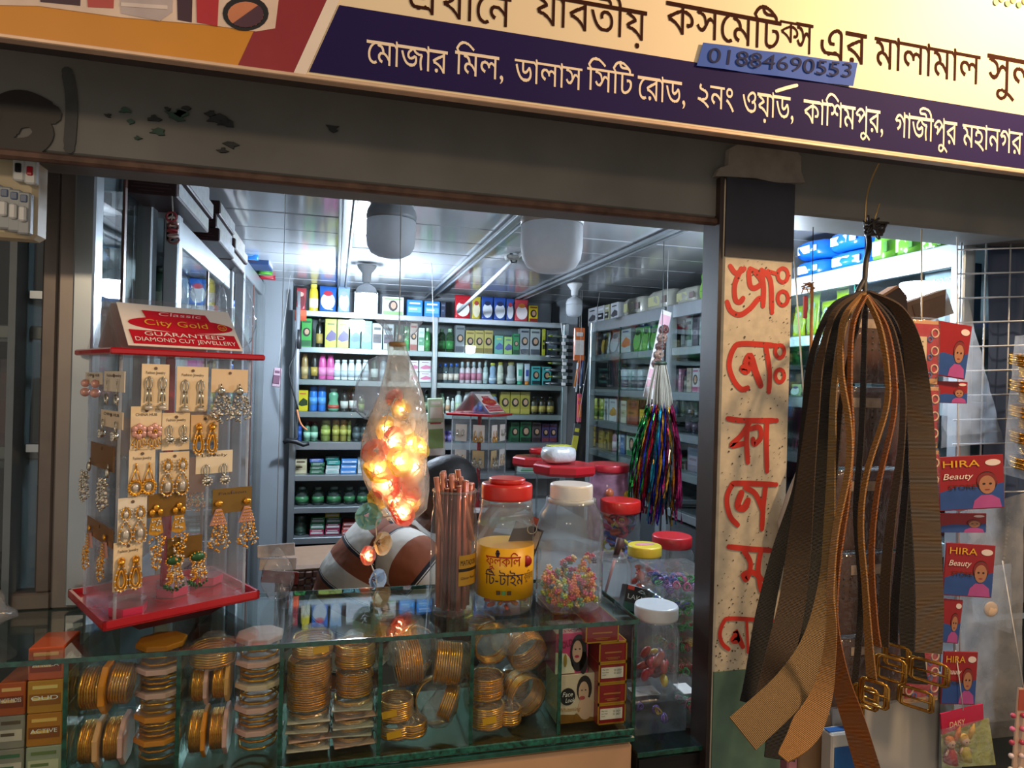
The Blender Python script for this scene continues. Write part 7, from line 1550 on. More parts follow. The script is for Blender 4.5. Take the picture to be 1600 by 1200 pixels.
# ================================================================== BAG OF ROSE LIGHTS
BY = 1.38
C0 = at(620, 536, BY)
bag = thing('hanging_light_bag', 'tall clear bag full of glowing rose string lights hanging at the centre', 'bag', C0)
prof = [(536, 14), (560, 17), (590, 27), (620, 36), (650, 43), (680, 48), (705, 52), (725, 53), (745, 50), (770, 46), (795, 38), (812, 22)]; cxs = [620, 624, 626, 627, 624, 620, 616, 614, 616, 622, 628, 628]
vs = []; fs = []; n = 28
for k, (y, hw) in enumerate(prof):
    c = at(cxs[k], y, BY)-C0; r = hw*dep(at(620, y, BY))/F
    for i in range(n):
        a = 2*PI*i/n; f = 1+.12*noise.noise(V((math.cos(a)*1.6, math.sin(a)*1.6, k*.5)))+.03*math.sin(a*9+k); vs.append(c+V((r*f*math.cos(a), r*f*.75*math.sin(a), 0)))
for k in range(len(prof)-1):
    for i in range(n): fs.append((k*n+i, k*n+(i+1) % n, k*n+n+(i+1) % n, k*n+n+i))
G().add(vs, fs, 0, True).build('film', clear('bag_film', 'fbf8f2', .8, .12, .9, 34, .27, 'fff0dc'), bag)
# frilled neck and loose flap
vs = []; fs = []
for k in range(8):
    q_ = k/7; c = at(620+4*math.sin(q_*3), 536-q_*36, BY)-C0
    for i in range(n):
        a = 2*PI*i/n; r = (.010+.030*q_)*(1+.35*math.sin(a*5+k*.4)); vs.append(c+V((r*math.cos(a), r*.6*math.sin(a), 0)))
for k in range(7):
    for i in range(n): fs.append((k*n+i, k*n+(i+1) % n, k*n+n+(i+1) % n, k*n+n+i))
G().add(vs, fs, 0, True).build('frilled_neck', CLINGW, bag)
flp = [(600, 556), (588, 566), (578, 600), (574, 640), (584, 655), (598, 640), (606, 610)]
c_ = [at(x, y, BY+.05)-C0 for x, y in flp]; g = G(); vs = []; fs = []
for k, p in enumerate(c_):
    for i in range(10): a = 2*PI*i/10; r = (.012, .022, .030, .030, .016, .02, .012)[k]*(1+.25*math.sin(a*3+k)); vs.append(p+V((r*math.cos(a), r*.5*math.sin(a), r*.2*math.sin(a*2))))
for k in range(len(c_)-1):
    for i in range(10): fs.append((k*10+i, k*10+(i+1) % 10, k*10+10+(i+1) % 10, k*10+10+i))
g.add(vs, fs, 0, True).build('loose_flap', CLINGW, bag)
G().torus(at(621, 538, BY)-C0, .013, .005, 20, 8).build('tie', mat('b08a58', .6), bag)
G().tube([at(621, 540, BY)-C0, at(624, 510, BY)-C0, V((0, 0, ZC-C0.z))], .0012, 6).build('hanger_string', mat('c8c4bc', .5), bag)
rl = thing('rose_string_lights', 'string of pink, yellow and white rose lights glowing in and under the clear bag', 'string lights', at(615, 700, BY))
R0 = V(rl.location)
def rose(px, py, dy, s, col, lit, z=0):
    s *= 1.22 if py < 830 else 1
    c = at(px, py, BY+dy)-R0; R_ = random.Random(int(px*7+py)); g = G(); tlt = Matrix.Rotation(R_.uniform(.9, 1.9), 3, 'X') @ Matrix.Rotation(R_.uniform(-.7, .7), 3, 'Y')
    for ring_, (nn, rad, hh, wd) in enumerate(((3, .30, .85, .55), (4, .55, .75, .7), (5, .85, .55, .85))):
        for k in range(nn):
            a0 = 2*PI*k/nn+ring_*.6; pv = []; pf = []
            for i in range(6):
                for j in range(4):
                    a = a0+(i/5-.5)*wd*2; q_ = j/3; r = s*rad*(.35+.65*q_**.7+.18*(q_ > .9)); pv.append(c+tlt @ V((r*math.cos(a), r*math.sin(a), s*(hh*q_*(1-.25*(i/5-.5)**2*4)-.3))))
            for i in range(5):
                for j in range(3): pf.append((i*4+j, i*4+4+j, i*4+5+j, i*4+1+j))
            g.add(pv, pf, 0, True)
    o = g.build('rose', [petal(col)], rl)
    if lit: G().ball(c+tlt @ V((0, 0, s*.1)), s*.22, 10, 7).build('lamp', mat('ffe0a8', .3, 0, 0, emit=lit*2.2, ecol='ffd69a'), o)
    return o
PKc, YLc, WHc, CRc = 'f0a090', 'f0d468', 'f6ecdc', 'ec8474'
for a in ((617, 622, 0, .016, CRc, 0), (600, 668, .01, .022, YLc, 14), (634, 660, -.01, .020, WHc, 0), (612, 690, -.02, .026, PKc, 34), (640, 695, .02, .025, YLc, 26), (588, 706, -.01, .024, PKc, 0), (590, 735, -.02, .026, YLc, 20), (622, 722, -.03, .026, YLc, 24), (648, 730, 0, .026, WHc, 14), (606, 756, -.02, .027, CRc, 30), (636, 764, -.02, .026, PKc, 0), (592, 775, 0, .021, YLc, 0), (614, 782, -.02, .022, WHc, 24), (625, 800, -.025, .026, CRc, 36), (640, 782, .0, .022, YLc, 18), (575, 806, -.01, .022, '9ac8bc', 0), (655, 700, 0, .020, YLc, 18), (628, 640, 0, .018, YLc, 10)): rose(*a)
rose(596, 849, -.03, .023, 'e8cca0', 0); rose(573, 868, -.03, .019, PKc, 26); rose(588, 906, -.03, .022, 'b8cce0', 0)
w_ = lambda x, y, dy=-.03: at(x, y, BY+dy)-R0
G().tube(smooth([w_(617, 622), w_(600, 668), w_(612, 690), w_(640, 695), w_(622, 722), w_(606, 756), w_(625, 800), w_(590, 812), w_(588, 846), w_(576, 866), w_(583, 890), w_(588, 906), w_(586, 935)], 5), .0014, 6).build('wire', mat('d0ccc0', .4), rl)
G().lathe([(.012, -.008), (.014, 0), (.006, .012), (.004, .02)], 10, c=w_(586, 938)).build('plug_cap', mat('c8c8c0', .4), rl)
g = G(); R_ = random.Random(2)
for k in range(5): x0 = 582+4*k-6; g.tube(smooth([w_(586, 930), w_(x0, 950+3*k), w_(588-x0*.0+R_.uniform(-8, 8), 968+2*k), w_(586, 952)], 5), .0016, 5)
g.build('coiled_wire', mat('9a988a', .3, 0, .2), rl)
for px, py, nm in ((572, 806, 'x'),): pass
# ================================================================== BELTS
def web_mat(name, c1, c2, k=1500, rough=.65):
    m_ = bpy.data.materials.new(name); m_.use_nodes = True; nt = m_.node_tree; b = nt.nodes['Principled BSDF']; b.inputs['Roughness'].default_value = rough
    uv = nt.nodes.new('ShaderNodeUVMap'); sp = nt.nodes.new('ShaderNodeSeparateXYZ'); nt.links.new(uv.outputs[0], sp.inputs[0])
    mu = nt.nodes.new('ShaderNodeMath'); mu.operation = 'MULTIPLY'; mu.inputs[1].default_value = k*2; nt.links.new(sp.outputs[0], mu.inputs[0])
    sn = nt.nodes.new('ShaderNodeMath'); sn.operation = 'SINE'; nt.links.new(mu.outputs[0], sn.inputs[0])
    mr_ = nt.nodes.new('ShaderNodeMapRange'); mr_.inputs[1].default_value = -1; mr_.inputs[2].default_value = 1; nt.links.new(sn.outputs[0], mr_.inputs[0])
    cr = nt.nodes.new('ShaderNodeValToRGB'); cr.color_ramp.elements[0].color = lin(c1); cr.color_ramp.elements[1].color = lin(c2); nt.links.new(mr_.outputs[0], cr.inputs[0]); nt.links.new(cr.outputs[0], b.inputs['Base Color'])
    bn = nt.nodes.new('ShaderNodeBump'); bn.inputs['Strength'].default_value = .8; bn.inputs['Distance'].default_value = .003; nt.links.new(mr_.outputs[0], bn.inputs['Height']); nt.links.new(bn.outputs[0], b.inputs['Normal']); return m_
WB = {'black': web_mat('black_webbing', '0b0a0a', '1c1a1a'), 'brown': web_mat('brown_webbing', '3a2a1c', '6b523a'), 'gold': web_mat('tan_webbing', '7a4c1e', 'd09a58'), 'tan': web_mat('olive_tan_webbing', '5a4426', 'b08c58'), 'dark': web_mat('dark_webbing', '1d1512', '3a2a20'), 'copper': web_mat('copper_webbing', '6a3414', 'c87a3a')}
TOP = at(1350, 462, .93)
BRASS = mat('b8863c', .25, 1, .2, 200)
def belt(label, col, path, wid, ang, dy, buckle=None, th=.0032):
    """path in pixels from the loop to the free end; dy pulls the strap towards the street"""
    t = thing('belt', label, 'belt', TOP, 0, 'belts hung on the cord'); P = []; N = len(path)
    for k, (x, y) in enumerate(path):
        yy = .93-dy[0]-(dy[1]-dy[0])*k/(N-1); P.append(at(x, y, yy)-TOP)
    Q = smooth(P, 7); M_ = len(Q); ip = lambda arr, k: (lambda q: arr[min(int(q), len(arr)-1)]*(1-q+int(q))+arr[min(int(q)+1, len(arr)-1)]*(q-int(q)))(k*(len(arr)-1)/(M_-1))
    pts = []; ws = []
    for k in range(M_):
        a = math.radians(ip(ang, k)); pts.append((Q[k], r0*math.cos(a)+V((0, -1, 0))*math.sin(a))); ws.append(ip(wid, k))
    G().ribbon(pts, ws, th).build('strap', WB[col], t)
    if buckle:
        bx, by, bw, bh = buckle; c = at(bx, by, .93-dy[1]-.004)-TOP; hw, hh = bw/2, bh/2; ya = math.radians(buckle_yaw)
        X = r0*math.cos(ya)+V((0, -1, 0))*math.sin(ya)
        q_ = [c+X*hw*x+ZH*hh*z for x, z in ((-1, .8), (-.8, 1), (.8, 1), (1, .8), (1, -.8), (.8, -1), (-.8, -1), (-1, -.8))]
        o = G().tube(q_, .0024, 8, 0, True).build('buckle', BRASS, t); G().tube([p+V((0, -.006, 0)) for p in q_], .0019, 8, 0, True).build('keeper', BRASS, t)
        G().tube([c-X*hw*.9+V((0, -.003, 0)), c+X*hw*.95+V((0, -.006, 0))], .0018, 6).build('prong', BRASS, t)
    return t
buckle_yaw = 55
belt('outermost black belt on the left of the bunch, its end low beside the post', 'black', [(1345, 456), (1300, 480), (1268, 560), (1258, 660), (1248, 760), (1218, 860), (1195, 960), (1180, 1060), (1174, 1100)], [.008, .010, .016, .026, .034], [70, 65, 50, 20, 0], (.0, .05))
belt('wide brown ribbed belt hanging on the left of the bunch', 'brown', [(1348, 456), (1306, 486), (1282, 560), (1270, 650), (1258, 760), (1248, 860), (1236, 950), (1215, 1040), (1200, 1110)], [.008, .010, .020, .032, .038, .040], [75, 70, 50, 25, 20], (.045, .085))
belt('broad black belt behind the brown ribbed one, hanging lowest on the left', 'black', [(1346, 458), (1310, 500), (1290, 600), (1282, 720), (1272, 850), (1252, 960), (1232, 1060), (1218, 1186)], [.008, .014, .026, .044, .046], [60, 40, 15, 5], (.022, .022))
belt('tan belt whose wide cut end sweeps out to the left at the bottom', 'tan', [(1350, 458), (1322, 500), (1304, 600), (1300, 700), (1296, 820), (1292, 920), (1278, 1000), (1238, 1072), (1160, 1146)], [.008, .008, .010, .012, .018, .034, .044, .046], [78, 78, 75, 60, 35, 10, 0], (.07, .17))
belt('tan belt with frayed tapered end near the bottom of the bunch', 'gold', [(1348, 460), (1318, 500), (1314, 580), (1326, 660), (1326, 730), (1306, 830), (1298, 920), (1299, 990), (1286, 1080), (1252, 1150), (1224, 1184)], [.008, .009, .009, .009, .009, .010, .016, .036, .014], [82, 82, 80, 80, 75, 70, 45, 15, 10], (.10, .21))
belt('copper edged belt with a dark wide end at the lower middle of the bunch', 'copper', [(1352, 462), (1332, 510), (1328, 600), (1331, 680), (1324, 780), (1309, 880), (1303, 970), (1314, 1060), (1338, 1140), (1360, 1215)], [.007, .007, .007, .007, .012, .030, .034], [82, 82, 80, 75, 40, 10], (.125, .125))
belt('thin dark belt ending in a point at lower left of the bunch', 'dark', [(1350, 462), (1334, 530), (1316, 620), (1306, 720), (1296, 840), (1304, 960), (1298, 1060), (1266, 1160)], [.007, .008, .010, .010, .005], [80, 75, 70, 70, 75], (.052, .062))
belt('tan belt with brass buckle near the middle of the bunch', 'gold', [(1352, 462), (1374, 510), (1386, 580), (1384, 640), (1354, 740), (1345, 820), (1352, 920), (1357, 1000), (1362, 1062)], [.008, .008, .008, .009, .014], [82, 82, 80, 75, 60], (.10, .12), (1363, 1082, .030, .034))
belt('brown edged belt right of the middle tan one, with brass buckle', 'copper', [(1354, 462), (1384, 510), (1397, 580), (1396, 650), (1372, 760), (1362, 860), (1366, 960), (1372, 1010)], [.007, .007, .008, .010], [82, 80, 75, 70], (.075, .08), (1350, 1088, .026, .03))
belt('brown belt ending at the left one of the two upright brass buckles', 'brown', [(1354, 460), (1392, 510), (1410, 600), (1408, 700), (1394, 800), (1384, 900), (1380, 1010)], [.008, .008, .010, .014, .016], [80, 78, 70, 60, 55], (.055, .065), (1389, 1044, .034, .034))
belt('dark brown belt ending at the upper one of the brass buckles', 'dark', [(1355, 460), (1398, 506), (1420, 600), (1418, 720), (1408, 840), (1399, 940), (1395, 1004)], [.008, .009, .011, .014], [80, 75, 65, 60], (.028, .035), (1399, 1024, .030, .032))
belt('black belt with the lowest brass buckle on the right of the bunch', 'black', [(1356, 458), (1404, 498), (1428, 580), (1430, 700), (1424, 840), (1422, 960), (1430, 1068)], [.008, .014, .030, .036], [75, 60, 35, 25], (.0, .014), (1428, 1090, .042, .030))
belt('wide brown ribbed belt on the far right of the bunch with a brass buckle', 'brown', [(1356, 456), (1402, 482), (1426, 540), (1437, 640), (1443, 760), (1449, 860), (1452, 950), (1450, 1020)], [.010, .020, .034, .040, .042, .042], [75, 50, 20, 5, 0], (.055, .085), (1448, 1048, .044, .032))
buckle_yaw = 20
belt('small dark belt strap with an oval ring hanging in the centre of the bunch', 'dark', [(1352, 466), (1350, 560), (1346, 680), (1338, 800), (1346, 920), (1342, 1000), (1334, 1078)], [.008, .009, .010, .010, .010], [70, 65, 60, 55, 45], (-.02, -.015), (1337, 1098, .014, .04))
cdr = thing('hanging_belt_cord', 'knotted black cord with a pale wire holding the belts under the lintel', 'cord', TOP)
cq = lambda x, y, Y=.96: at(x, y, Y)-TOP
G().tube(smooth([cq(1352, 345, .995), cq(1358, 380, .985), cq(1353, 410, .97), cq(1351, 440, .95), V((.006, .004, .0)), V((0, -.012, -.016)), V((-.012, .002, -.002)), cq(1350, 438, .95)], 6), .0045, 8).build('cord', mat('15100f', .6, 0, .2, 60, .5), cdr)
g = G(); R_ = random.Random(8)
for k in range(16): p = cq(1360, 352, .985); g.tube(smooth([p, p+V((R_.uniform(-.02, .02), R_.uniform(-.015, .0), R_.uniform(-.02, .012))), p+V((R_.uniform(-.024, .024), R_.uniform(-.02, .0), R_.uniform(-.03, .012)))], 4), .0022, 5)
g.build('knot', mat('2a201c', .6, 0, .3), cdr)
G().tube(smooth([cq(1352, 352, .985), cq(1354, 310, .985), cq(1362, 280, .985), cq(1373, 256, .985)], 6), .0014, 6).build('wire_end', mat('c8a468', .35, .6), cdr); G().tube([cq(1366, 345, .985), cq(1374, 318, .985)], .0014, 6).build('wire_end', mat('c8a468', .35, .6), cdr)
# ================================================================== HANGING PACKETS AT THE RIGHT
GY = 1.16
def strip_cards(name, label0, x0, x1, ys, Y, fn, group):
    for k, (ya, yb) in enumerate(ys): fn(k, ya, yb)
mred = ('a81c26', 'c8323a')
def mehndi(k, ya, yb, x0=1412, x1=1466, Y=.985):
    c = at((x0+x1)/2, ya, Y); w_ = at(x1, ya, Y).x-at(x0, ya, Y).x; h_ = c.z-at((x0+x1)/2, yb, Y).z
    t = thing('hanging_packet', 'red scroll printed packet, %s from top of the hanging strip behind the belts' % ORD[k], 'packet', c, 0, 'red packets in the strip')
    G().box((0, 0, -h_/2), (w_, .005, h_), 0, .001).build('card', mat('c89868', .45, 0, .06), t); o = G().box((0, -.0030, -h_*.48), (w_*.96, .001, h_*.84)).build('red_print', mat('a81c26', .35, 0, .1), t)
    g = G()
    for s_ in (-1, 1):
        for j in range(3): c2 = V((s_*w_*.36, -.0042, -h_*(.2+.28*j))); g.torus(c2, w_*.10, w_*.02, 14, 4, 0, Matrix.Rotation(PI/2, 3, 'X')); g.torus(c2+V((-s_*w_*.14, 0, -h_*.10)), w_*.06, w_*.018, 12, 4, 1, Matrix.Rotation(PI/2, 3, 'X'))
    g.build('scroll_print', [mat('d8b8a0', .4), mat('3a5aa0', .4)], o)
    g = G()
    for i in range(4):
        for j in range(2): g.ball((-w_*.02+.0052*j-.0026, -.004, -h_*(.34+.075*i)), .0019, 8, 4, 0, (1, .4, 1))
    o2 = G().box((-w_*.02, -.0038, -h_*.46), (w_*.3, .001, h_*.4)).build('bindi_card', mat('d8c4a0', .4), t); g.build('bindi_dots', mat('1c1414', .4), o2)
    G().lathe([(w_*.52, 0), (w_*.55, -.01), (w_*.55, -h_*.95), (w_*.5, -h_)], 14, 0, 1, .2, (0, 0, .004), fl=lambda a, z: 1+.04*math.sin(a*5+z*200)).build('film', CLING, t)
for k, (ya, yb) in enumerate(((500, 600), (604, 700), (704, 800), (804, 904), (908, 1004), (1008, 1096))): mehndi(k, ya, yb)
G().tube([at(1439, 372, 1.04)-V((0, 0, 0)), at(1439, 1090, 1.024)], .001, 5).build('x', BLACK) if False else None
sr2 = thing('hanging_string', 'thin string carrying the red packet strip from the lintel', 'string', at(1439, 390, .995)); B0 = V(sr2.location)
G().tube([V((0, 0, zl+.02-B0.z)), at(1440, 505, .993)-B0, at(1440, 1090, .993)-B0], .0012, 5).build('strand', mat('c8b898', .5), sr2)
# brown tissue packets glimpsed through the middle of the belts
for k, (ya, yb) in enumerate(((482, 600), (604, 730), (734, 860), (864, 990), (994, 1100))):
    c = at(1352, ya, 1.06); w_ = at(1412, ya, 1.06).x-at(1296, ya, 1.06).x; h_ = c.z-at(1352, yb, 1.06).z
    t = thing('hanging_packet', 'dark printed bindi packet, %s from top, behind the middle of the belts' % ORD[k], 'packet', c, 0, 'dark packets behind the belts')
    G().box((0, 0, -h_/2), (w_, .004, h_*.98), 0, .001).build('card', mat('4a2c20', .4, 0, .15, 20), t)
    g = G()
    for i in range(4):
        for j in range(2): g.ball((w_*(.1+.09*j), -.003, -h_*(.3+.08*i)), .0022, 8, 4, 0, (1, .4, 1)); g.ball((-w_*(.2+.09*j), -.003, -h_*(.3+.08*i)), .0022, 8, 4, 0, (1, .4, 1))
    g.build('bindi_dots', mat('140e0c', .4), t)
    G().box((w_*.0, -.003, -h_*.2), (w_*.4, .001, h_*.12)).build('printed_panel', mat('b8a088', .4, 0, .3, 60), t)
    G().lathe([(w_*.45, 0), (w_*.54, -.012), (w_*.53, -h_*.94), (w_*.45, -h_)], 16, 0, 1, .16, (0, 0, 0), fl=lambda a, z: 1+.05*math.sin(a*5+z*160)).build('film', CLING, t)
t = thing('hanging_string', 'thin string carrying the dark packets behind the belts', 'string', at(1352, 380, 1.066)); B0 = V(t.location); G().tube([V((0, 0, zl+.02-B0.z)), at(1352, 485, 1.066)-B0, at(1352, 1095, 1.066)-B0], .0012, 5).build('strand', mat('2a2018', .5), t)
# two opened cartons leaning behind the belts
for nm, pts, c_ in (('long narrow brown carton standing up behind the top of the belts', [(1376, 462), (1402, 446), (1416, 462), (1420, 540), (1400, 560)], 'b8845c'), ('wide brown carton flap tilted above the red packets', [(1410, 475), (1478, 452), (1490, 490), (1420, 510)], '8a6a50')):
    P = [at(x, y, 1.08) for x, y in pts]; c = P[0]; t = thing('hanging_carton', nm, 'carton', c); G().poly([p-c for p in P], .022, (0, -1, 0)).build('board', mat(c_, .6, 0, .06, 20), t)
    g = G(); Q = [p.lerp(P[2], .18) for p in P[:4]]; g.poly([p-c+V((0, -.0012, 0)) for p in Q], .001, (0, -1, 0)); g.build('shadowed_flap' if False else 'shaded_inner_flap', mat('4a3426' if 'narrow' in nm else '7a5c44', .6, 0, .08), t)  # flap in darkened carton brown, its shade put into the colour
# child portrait packets
def hira(k, x0, y0, x1, y1, Y, lab, tilt, full=True):
    c = at((x0+x1)/2, y0, Y); w_ = at(x1, y0, Y).x-at(x0, y0, Y).x; h_ = c.z-at((x0+x1)/2, y1, Y).z
    t = thing('hanging_packet', lab, 'packet', c, (0, tilt, -.15), 'portrait packets at the right'); 
    G().box((0, 0, -h_/2), (w_, .003, h_), 0, .0006).build('card', mat('8e1a1e', .35, 0, .06), t)
    y_ = -.0018; g = G(); n = (0, -1, 0)
    g.poly([(-w_*.49, y_, -h_*.98), (w_*.49, y_, -h_*.98), (w_*.49, y_, -h_*.52), (w_*.2, y_, -h_*.6), (-w_*.2, y_, -h_*.56), (-w_*.49, y_, -h_*.66)], .0004, n, 0)
    el = lambda cx, cz, rx, rz_, mi, d=0: g.poly([(cx*w_+rx*w_*math.cos(i*PI/9), y_-d, -cz*h_+rz_*h_*math.sin(i*PI/9)) for i in range(18)], .0004, n, mi)
    g.poly([(w_*.0, y_-.0004, -h_*.98), (w_*.45, y_-.0004, -h_*.98), (w_*.42, y_-.0004, -h_*.82), (w_*.3, y_-.0004, -h_*.74), (w_*.14, y_-.0004, -h_*.74), (w_*.03, y_-.0004, -h_*.84)], .0004, n, 1)
    el(.23, .50, .16, .20, 2, .0003); el(.23, .47, .155, .15, 4, .0005); el(.23, .55, .125, .17, 3, .0008)
    for ex in (.18, .28): el(ex, .53, .022, .018, 2, .0012)
    el(.23, .64, .04, .012, 5, .0012); el(.33, .14, .12, .06, 6, .0004)
    g.build('portrait_print', [mat('2a4a8a', .35), mat('a84a8a', .35, 0, .08), mat('2a1814', .4), mat('a87454', .4, 0, .06), mat('7a2a24', .4), mat('8a3a34', .4), mat('d8c8c0', .4)], t)
    if full:
        g = G(); text(g, 'HIRA', (-w_*.44, y_-.0014, -h_*.20), XH, ZH, width=w_*.56, height=h_*.13); g.build('yellow_lettering', mat('d8a82a', .4), t)
        g = G(); text(g, 'Beauty', (-w_*.44, y_-.0014, -h_*.42), XH, ZH, width=w_*.44, height=h_*.11, shear=.3); g.build('white_lettering', mat('e8dcd0', .4), t)
        g = G(); text(g, 'STORE', (-w_*.36, y_-.0014, -h_*.62), XH, ZH, width=w_*.42, height=h_*.09); g.build('dark_lettering', mat('3a2a1a', .4), t)
    return t
for k, a in enumerate(((1466, 505, 1515, 590, 0.995, 'tilted red packet with a child portrait, highest at the right', .12, False), (1464, 596, 1508, 630, 1.005, 'lower half red packet under the highest portrait packet', .0, False), (1472, 712, 1560, 796, 0.985, 'red packet lettered HIRA Beauty Store with a pink dressed child, largest', -.06, True), (1474, 802, 1536, 832, 1.005, 'half hidden red packet right under the largest HIRA packet', 0, False), (1484, 850, 1550, 932, 0.995, 'dim red HIRA packet with a child portrait, below the largest one', .06, True), (1470, 936, 1502, 1004, 1.005, 'narrow shaded red packet between two portrait packets', .1, False), (1478, 1018, 1524, 1100, 0.995, 'lowest red packet with a dim child portrait above the doll bag', .04, True))): hira(k, *a)
sr3 = thing('hanging_string', 'thin string carrying the portrait packets from the lintel', 'string', at(1495, 390, 1.02)); B0 = V(sr3.location)
G().tube([V((0, 0, zl+.02-B0.z)), at(1496, 510, 1.02)-B0, at(1500, 1095, 1.02)-B0], .0012, 5).build('strand', mat('d8d4cc', .5), sr3)
# large clear sleeve hanging behind the portrait packets
def sleeve(name, label, pts, Y, m=None, d=.006):
    P = [at(x, y, Y) for x, y in pts]; c = P[0]; t = thing(name, label, 'plastic sleeve', c); nx, nz = 8, 14; vs = []; fs = []
    for s_ in (0, 1):
        for j in range(nz+1):
            L_, R_ = P[0].lerp(P[3], j/nz), P[1].lerp(P[2], j/nz)
            for i in range(nx+1): p = L_.lerp(R_, i/nx)-c; vs.append(p+V((0, (d if s_ else -d)*math.sin(PI*i/nx)*math.sin(PI*min(1, .1+j/nz))+.004*noise.noise(p*30), 0)))
    for s_ in (0, 1):
        for j in range(nz):
            for i in range(nx): a = s_*(nx+1)*(nz+1)+j*(nx+1)+i; fs.append((a, a+1, a+nx+2, a+nx+1))
    G().add(vs, fs, 0, True).build('film', m or clear('sleeve_film', 'f4f6f8', .8, .1, .5, 25, .14, 'e8eef4'), t); return t
sleeve('hanging_plastic_sleeve', 'long clear plastic sleeve hanging behind the upper portrait packets', [(1478, 450), (1512, 470), (1568, 690), (1470, 700)], 1.04)
sleeve('hanging_plastic_sleeve', 'wide milky plastic sleeve hanging behind the lower portrait packets', [(1500, 800), (1600, 770), (1596, 1150), (1490, 1160)], 1.035, clear('sleeve_milk', 'eef0f2', .7, .15, .5, 22, .32, 'd8d4d0'))
t = sleeve('hanging_plastic_sleeve', 'clear bag holding a pale oval piece, right of the dim HIRA packet', [(1515, 890), (1580, 880), (1580, 990), (1520, 970)], 1.00)
g = G(); c = at(1548, 952, 1.00)-V(t.location); g.ball(c, .016, 16, 10, 0, (1, .3, .9)); g.build('oval_piece', mat('d8b898', .4, 0, .1), t)
# bag of gold chains at the right edge
t = sleeve('hanging_chain_bag', 'clear bag of gold chain bangles hanging at the right edge', [(1586, 525), (1640, 520), (1640, 760), (1566, 740)], .98, None, .02); B0 = V(t.location)
for k in range(9):
    c = at(1604+(k % 2)*14, 570+k*20, .98)-B0; g = G()
    for j in range(5): g.torus(c+V((0, 0, .004*j)), .026-.002*(j % 2), .0022, 24, 5, 0, Matrix.Rotation(.2, 3, 'X'), .0012, j)
    g.build('chain_ring', mat('c08a38', .25, 1, .3, 300, .5), t)
G().tube([V((.03, 0, 0)), V((.03, 0, zl+.02-B0.z))], .0012, 5).build('hanger_string', mat('d0ccc4', .5), t)
t = sleeve('hanging_plastic_sleeve', 'thin clear bag with pale beads under the gold chain bag', [(1572, 790), (1600, 785), (1596, 900), (1568, 905)], 1.06); B0 = V(t.location)
g = G()
for k in range(16): g.ball(at(1578-k*.8, 800+k*6, 1.06)-B0, .0022, 8, 5)
g.build('beads', mat('d8c8b4', .3), t)
# wire grid panel behind, turned towards the street
gp = thing('hanging_wire_grid', 'white wire display grid hanging at the right behind the packets', 'wire grid', at(1502, 400, 1.075)); B0 = V(gp.location)
dirx = V((math.sin(math.radians(28)), math.cos(math.radians(28)), .05)).normalized()*-1; dirx = V((.80, -.22, .045)).normalized()
g = G()
gx = [.048*i for i in range(0, 9)]
top_, bot_ = .06, -.48
for x in gx: g.tube([dirx*x+V((0, 0, top_)), dirx*x+V((0, 0, bot_))], .0017, 6)
for j in range(12): z = top_-.048*j; g.tube([dirx*(-.010)+V((0, -.003, z)), dirx*.40+V((0, -.003, z))], .0017, 6)
g.build('grid_wires', mat('c4c8cc', .35, .3, .05), gp)
for x in (.0, .24): G().tube([dirx*x+V((0, 0, top_)), dirx*x+V((0, 0, zl+.03-B0.z))], .0015, 5).build('hanger_wire', mat('8a8a8a', .4, .5), gp)
# dark blue wall stuff beyond the grid
t = thing('blue_tarpaulin', 'dark blue tarpaulin hanging behind the wire grid', 'tarpaulin', at(1570, 420, 1.082)); B0 = V(t.location)
vs = []; fs = []
for j in range(16):
    for i in range(24): vs.append(V((-.055+.42*i/23, -.012+.008*math.sin(i*1.3)+.004*math.sin(j*.7+i*.4), .22-.9*j/15)))
for j in range(15):
    for i in range(23): a = j*24+i; fs.append((a, a+1, a+25, a+24))
G().add(vs, fs, 0, True).build('cloth', mat('2c3a58', .35, 0, .15, 5, .2), t)
# white carton under the belts and lesser goods
def wbox(name, label, cat, px0, px1, py0, py1, Y, d, cols, rz=0, printed=None):
    a, b = at(px0, py1, Y), at(px1, py0, Y); t = thing(name, label, cat, V(((a.x+b.x)/2, Y+d/2, a.z)), rz)
    G().box((0, 0, (b.z-a.z)/2), (b.x-a.x, d, b.z-a.z), 0, .003).build('carton', mat(cols[0], .5, 0, .04, 12), t)
    G().box((0, 0, (b.z-a.z)+.0008), ((b.x-a.x)*.98, d*.48, .0016)).build('top_flap', mat(cols[1], .5, 0, .04), t)
    if printed: G().box((0, -d/2-.0006, (b.z-a.z)*.55), ((b.x-a.x)*.8, .0012, (b.z-a.z)*.5)).build('printed_panel', mat(printed, .4, 0, .1), t)
    return t
zr_ = at(1350, 1160, 1.10).z
rs_ = thing('right_counter', 'plain counter under the hanging goods at the right', 'counter', (1.05, 1.235, 0)); G().box((0, 0, zr_-.26), (.31, .30, .02), 0, .003).build('counter_top', mat('6a6058', .4, 0, .1), rs_); G().box((0, .01, (zr_-.27)/2), (.29, .26, zr_-.27), 0, .003).build('body', mat('4a4038', .5, 0, .1), rs_)
ztop = zr_-.25+.0005
def onr(px0, px1, yt, Y, d, name, label, cat, cols, rz=0, printed=None):
    a, b = at(px0, yt, Y), at(px1, yt, Y); h_ = a.z-ztop; t = thing(name, label, cat, V(((a.x+b.x)/2, Y+d/2, ztop)), rz); w_ = b.x-a.x
    G().box((0, 0, h_/2), (w_, d, h_), 0, .003).build('carton', mat(cols[0], .5, 0, .04, 12), t); G().box((0, 0, h_+.0008), (w_*.98, d*.48, .0016)).build('top_flap', mat(cols[1], .5, 0, .04), t)
    if printed: G().box((0, -d/2-.0006, h_*.8), (w_*.8, .0012, h_*.22)).build('printed_panel', mat(printed, .4, 0, .1), t)
    return t
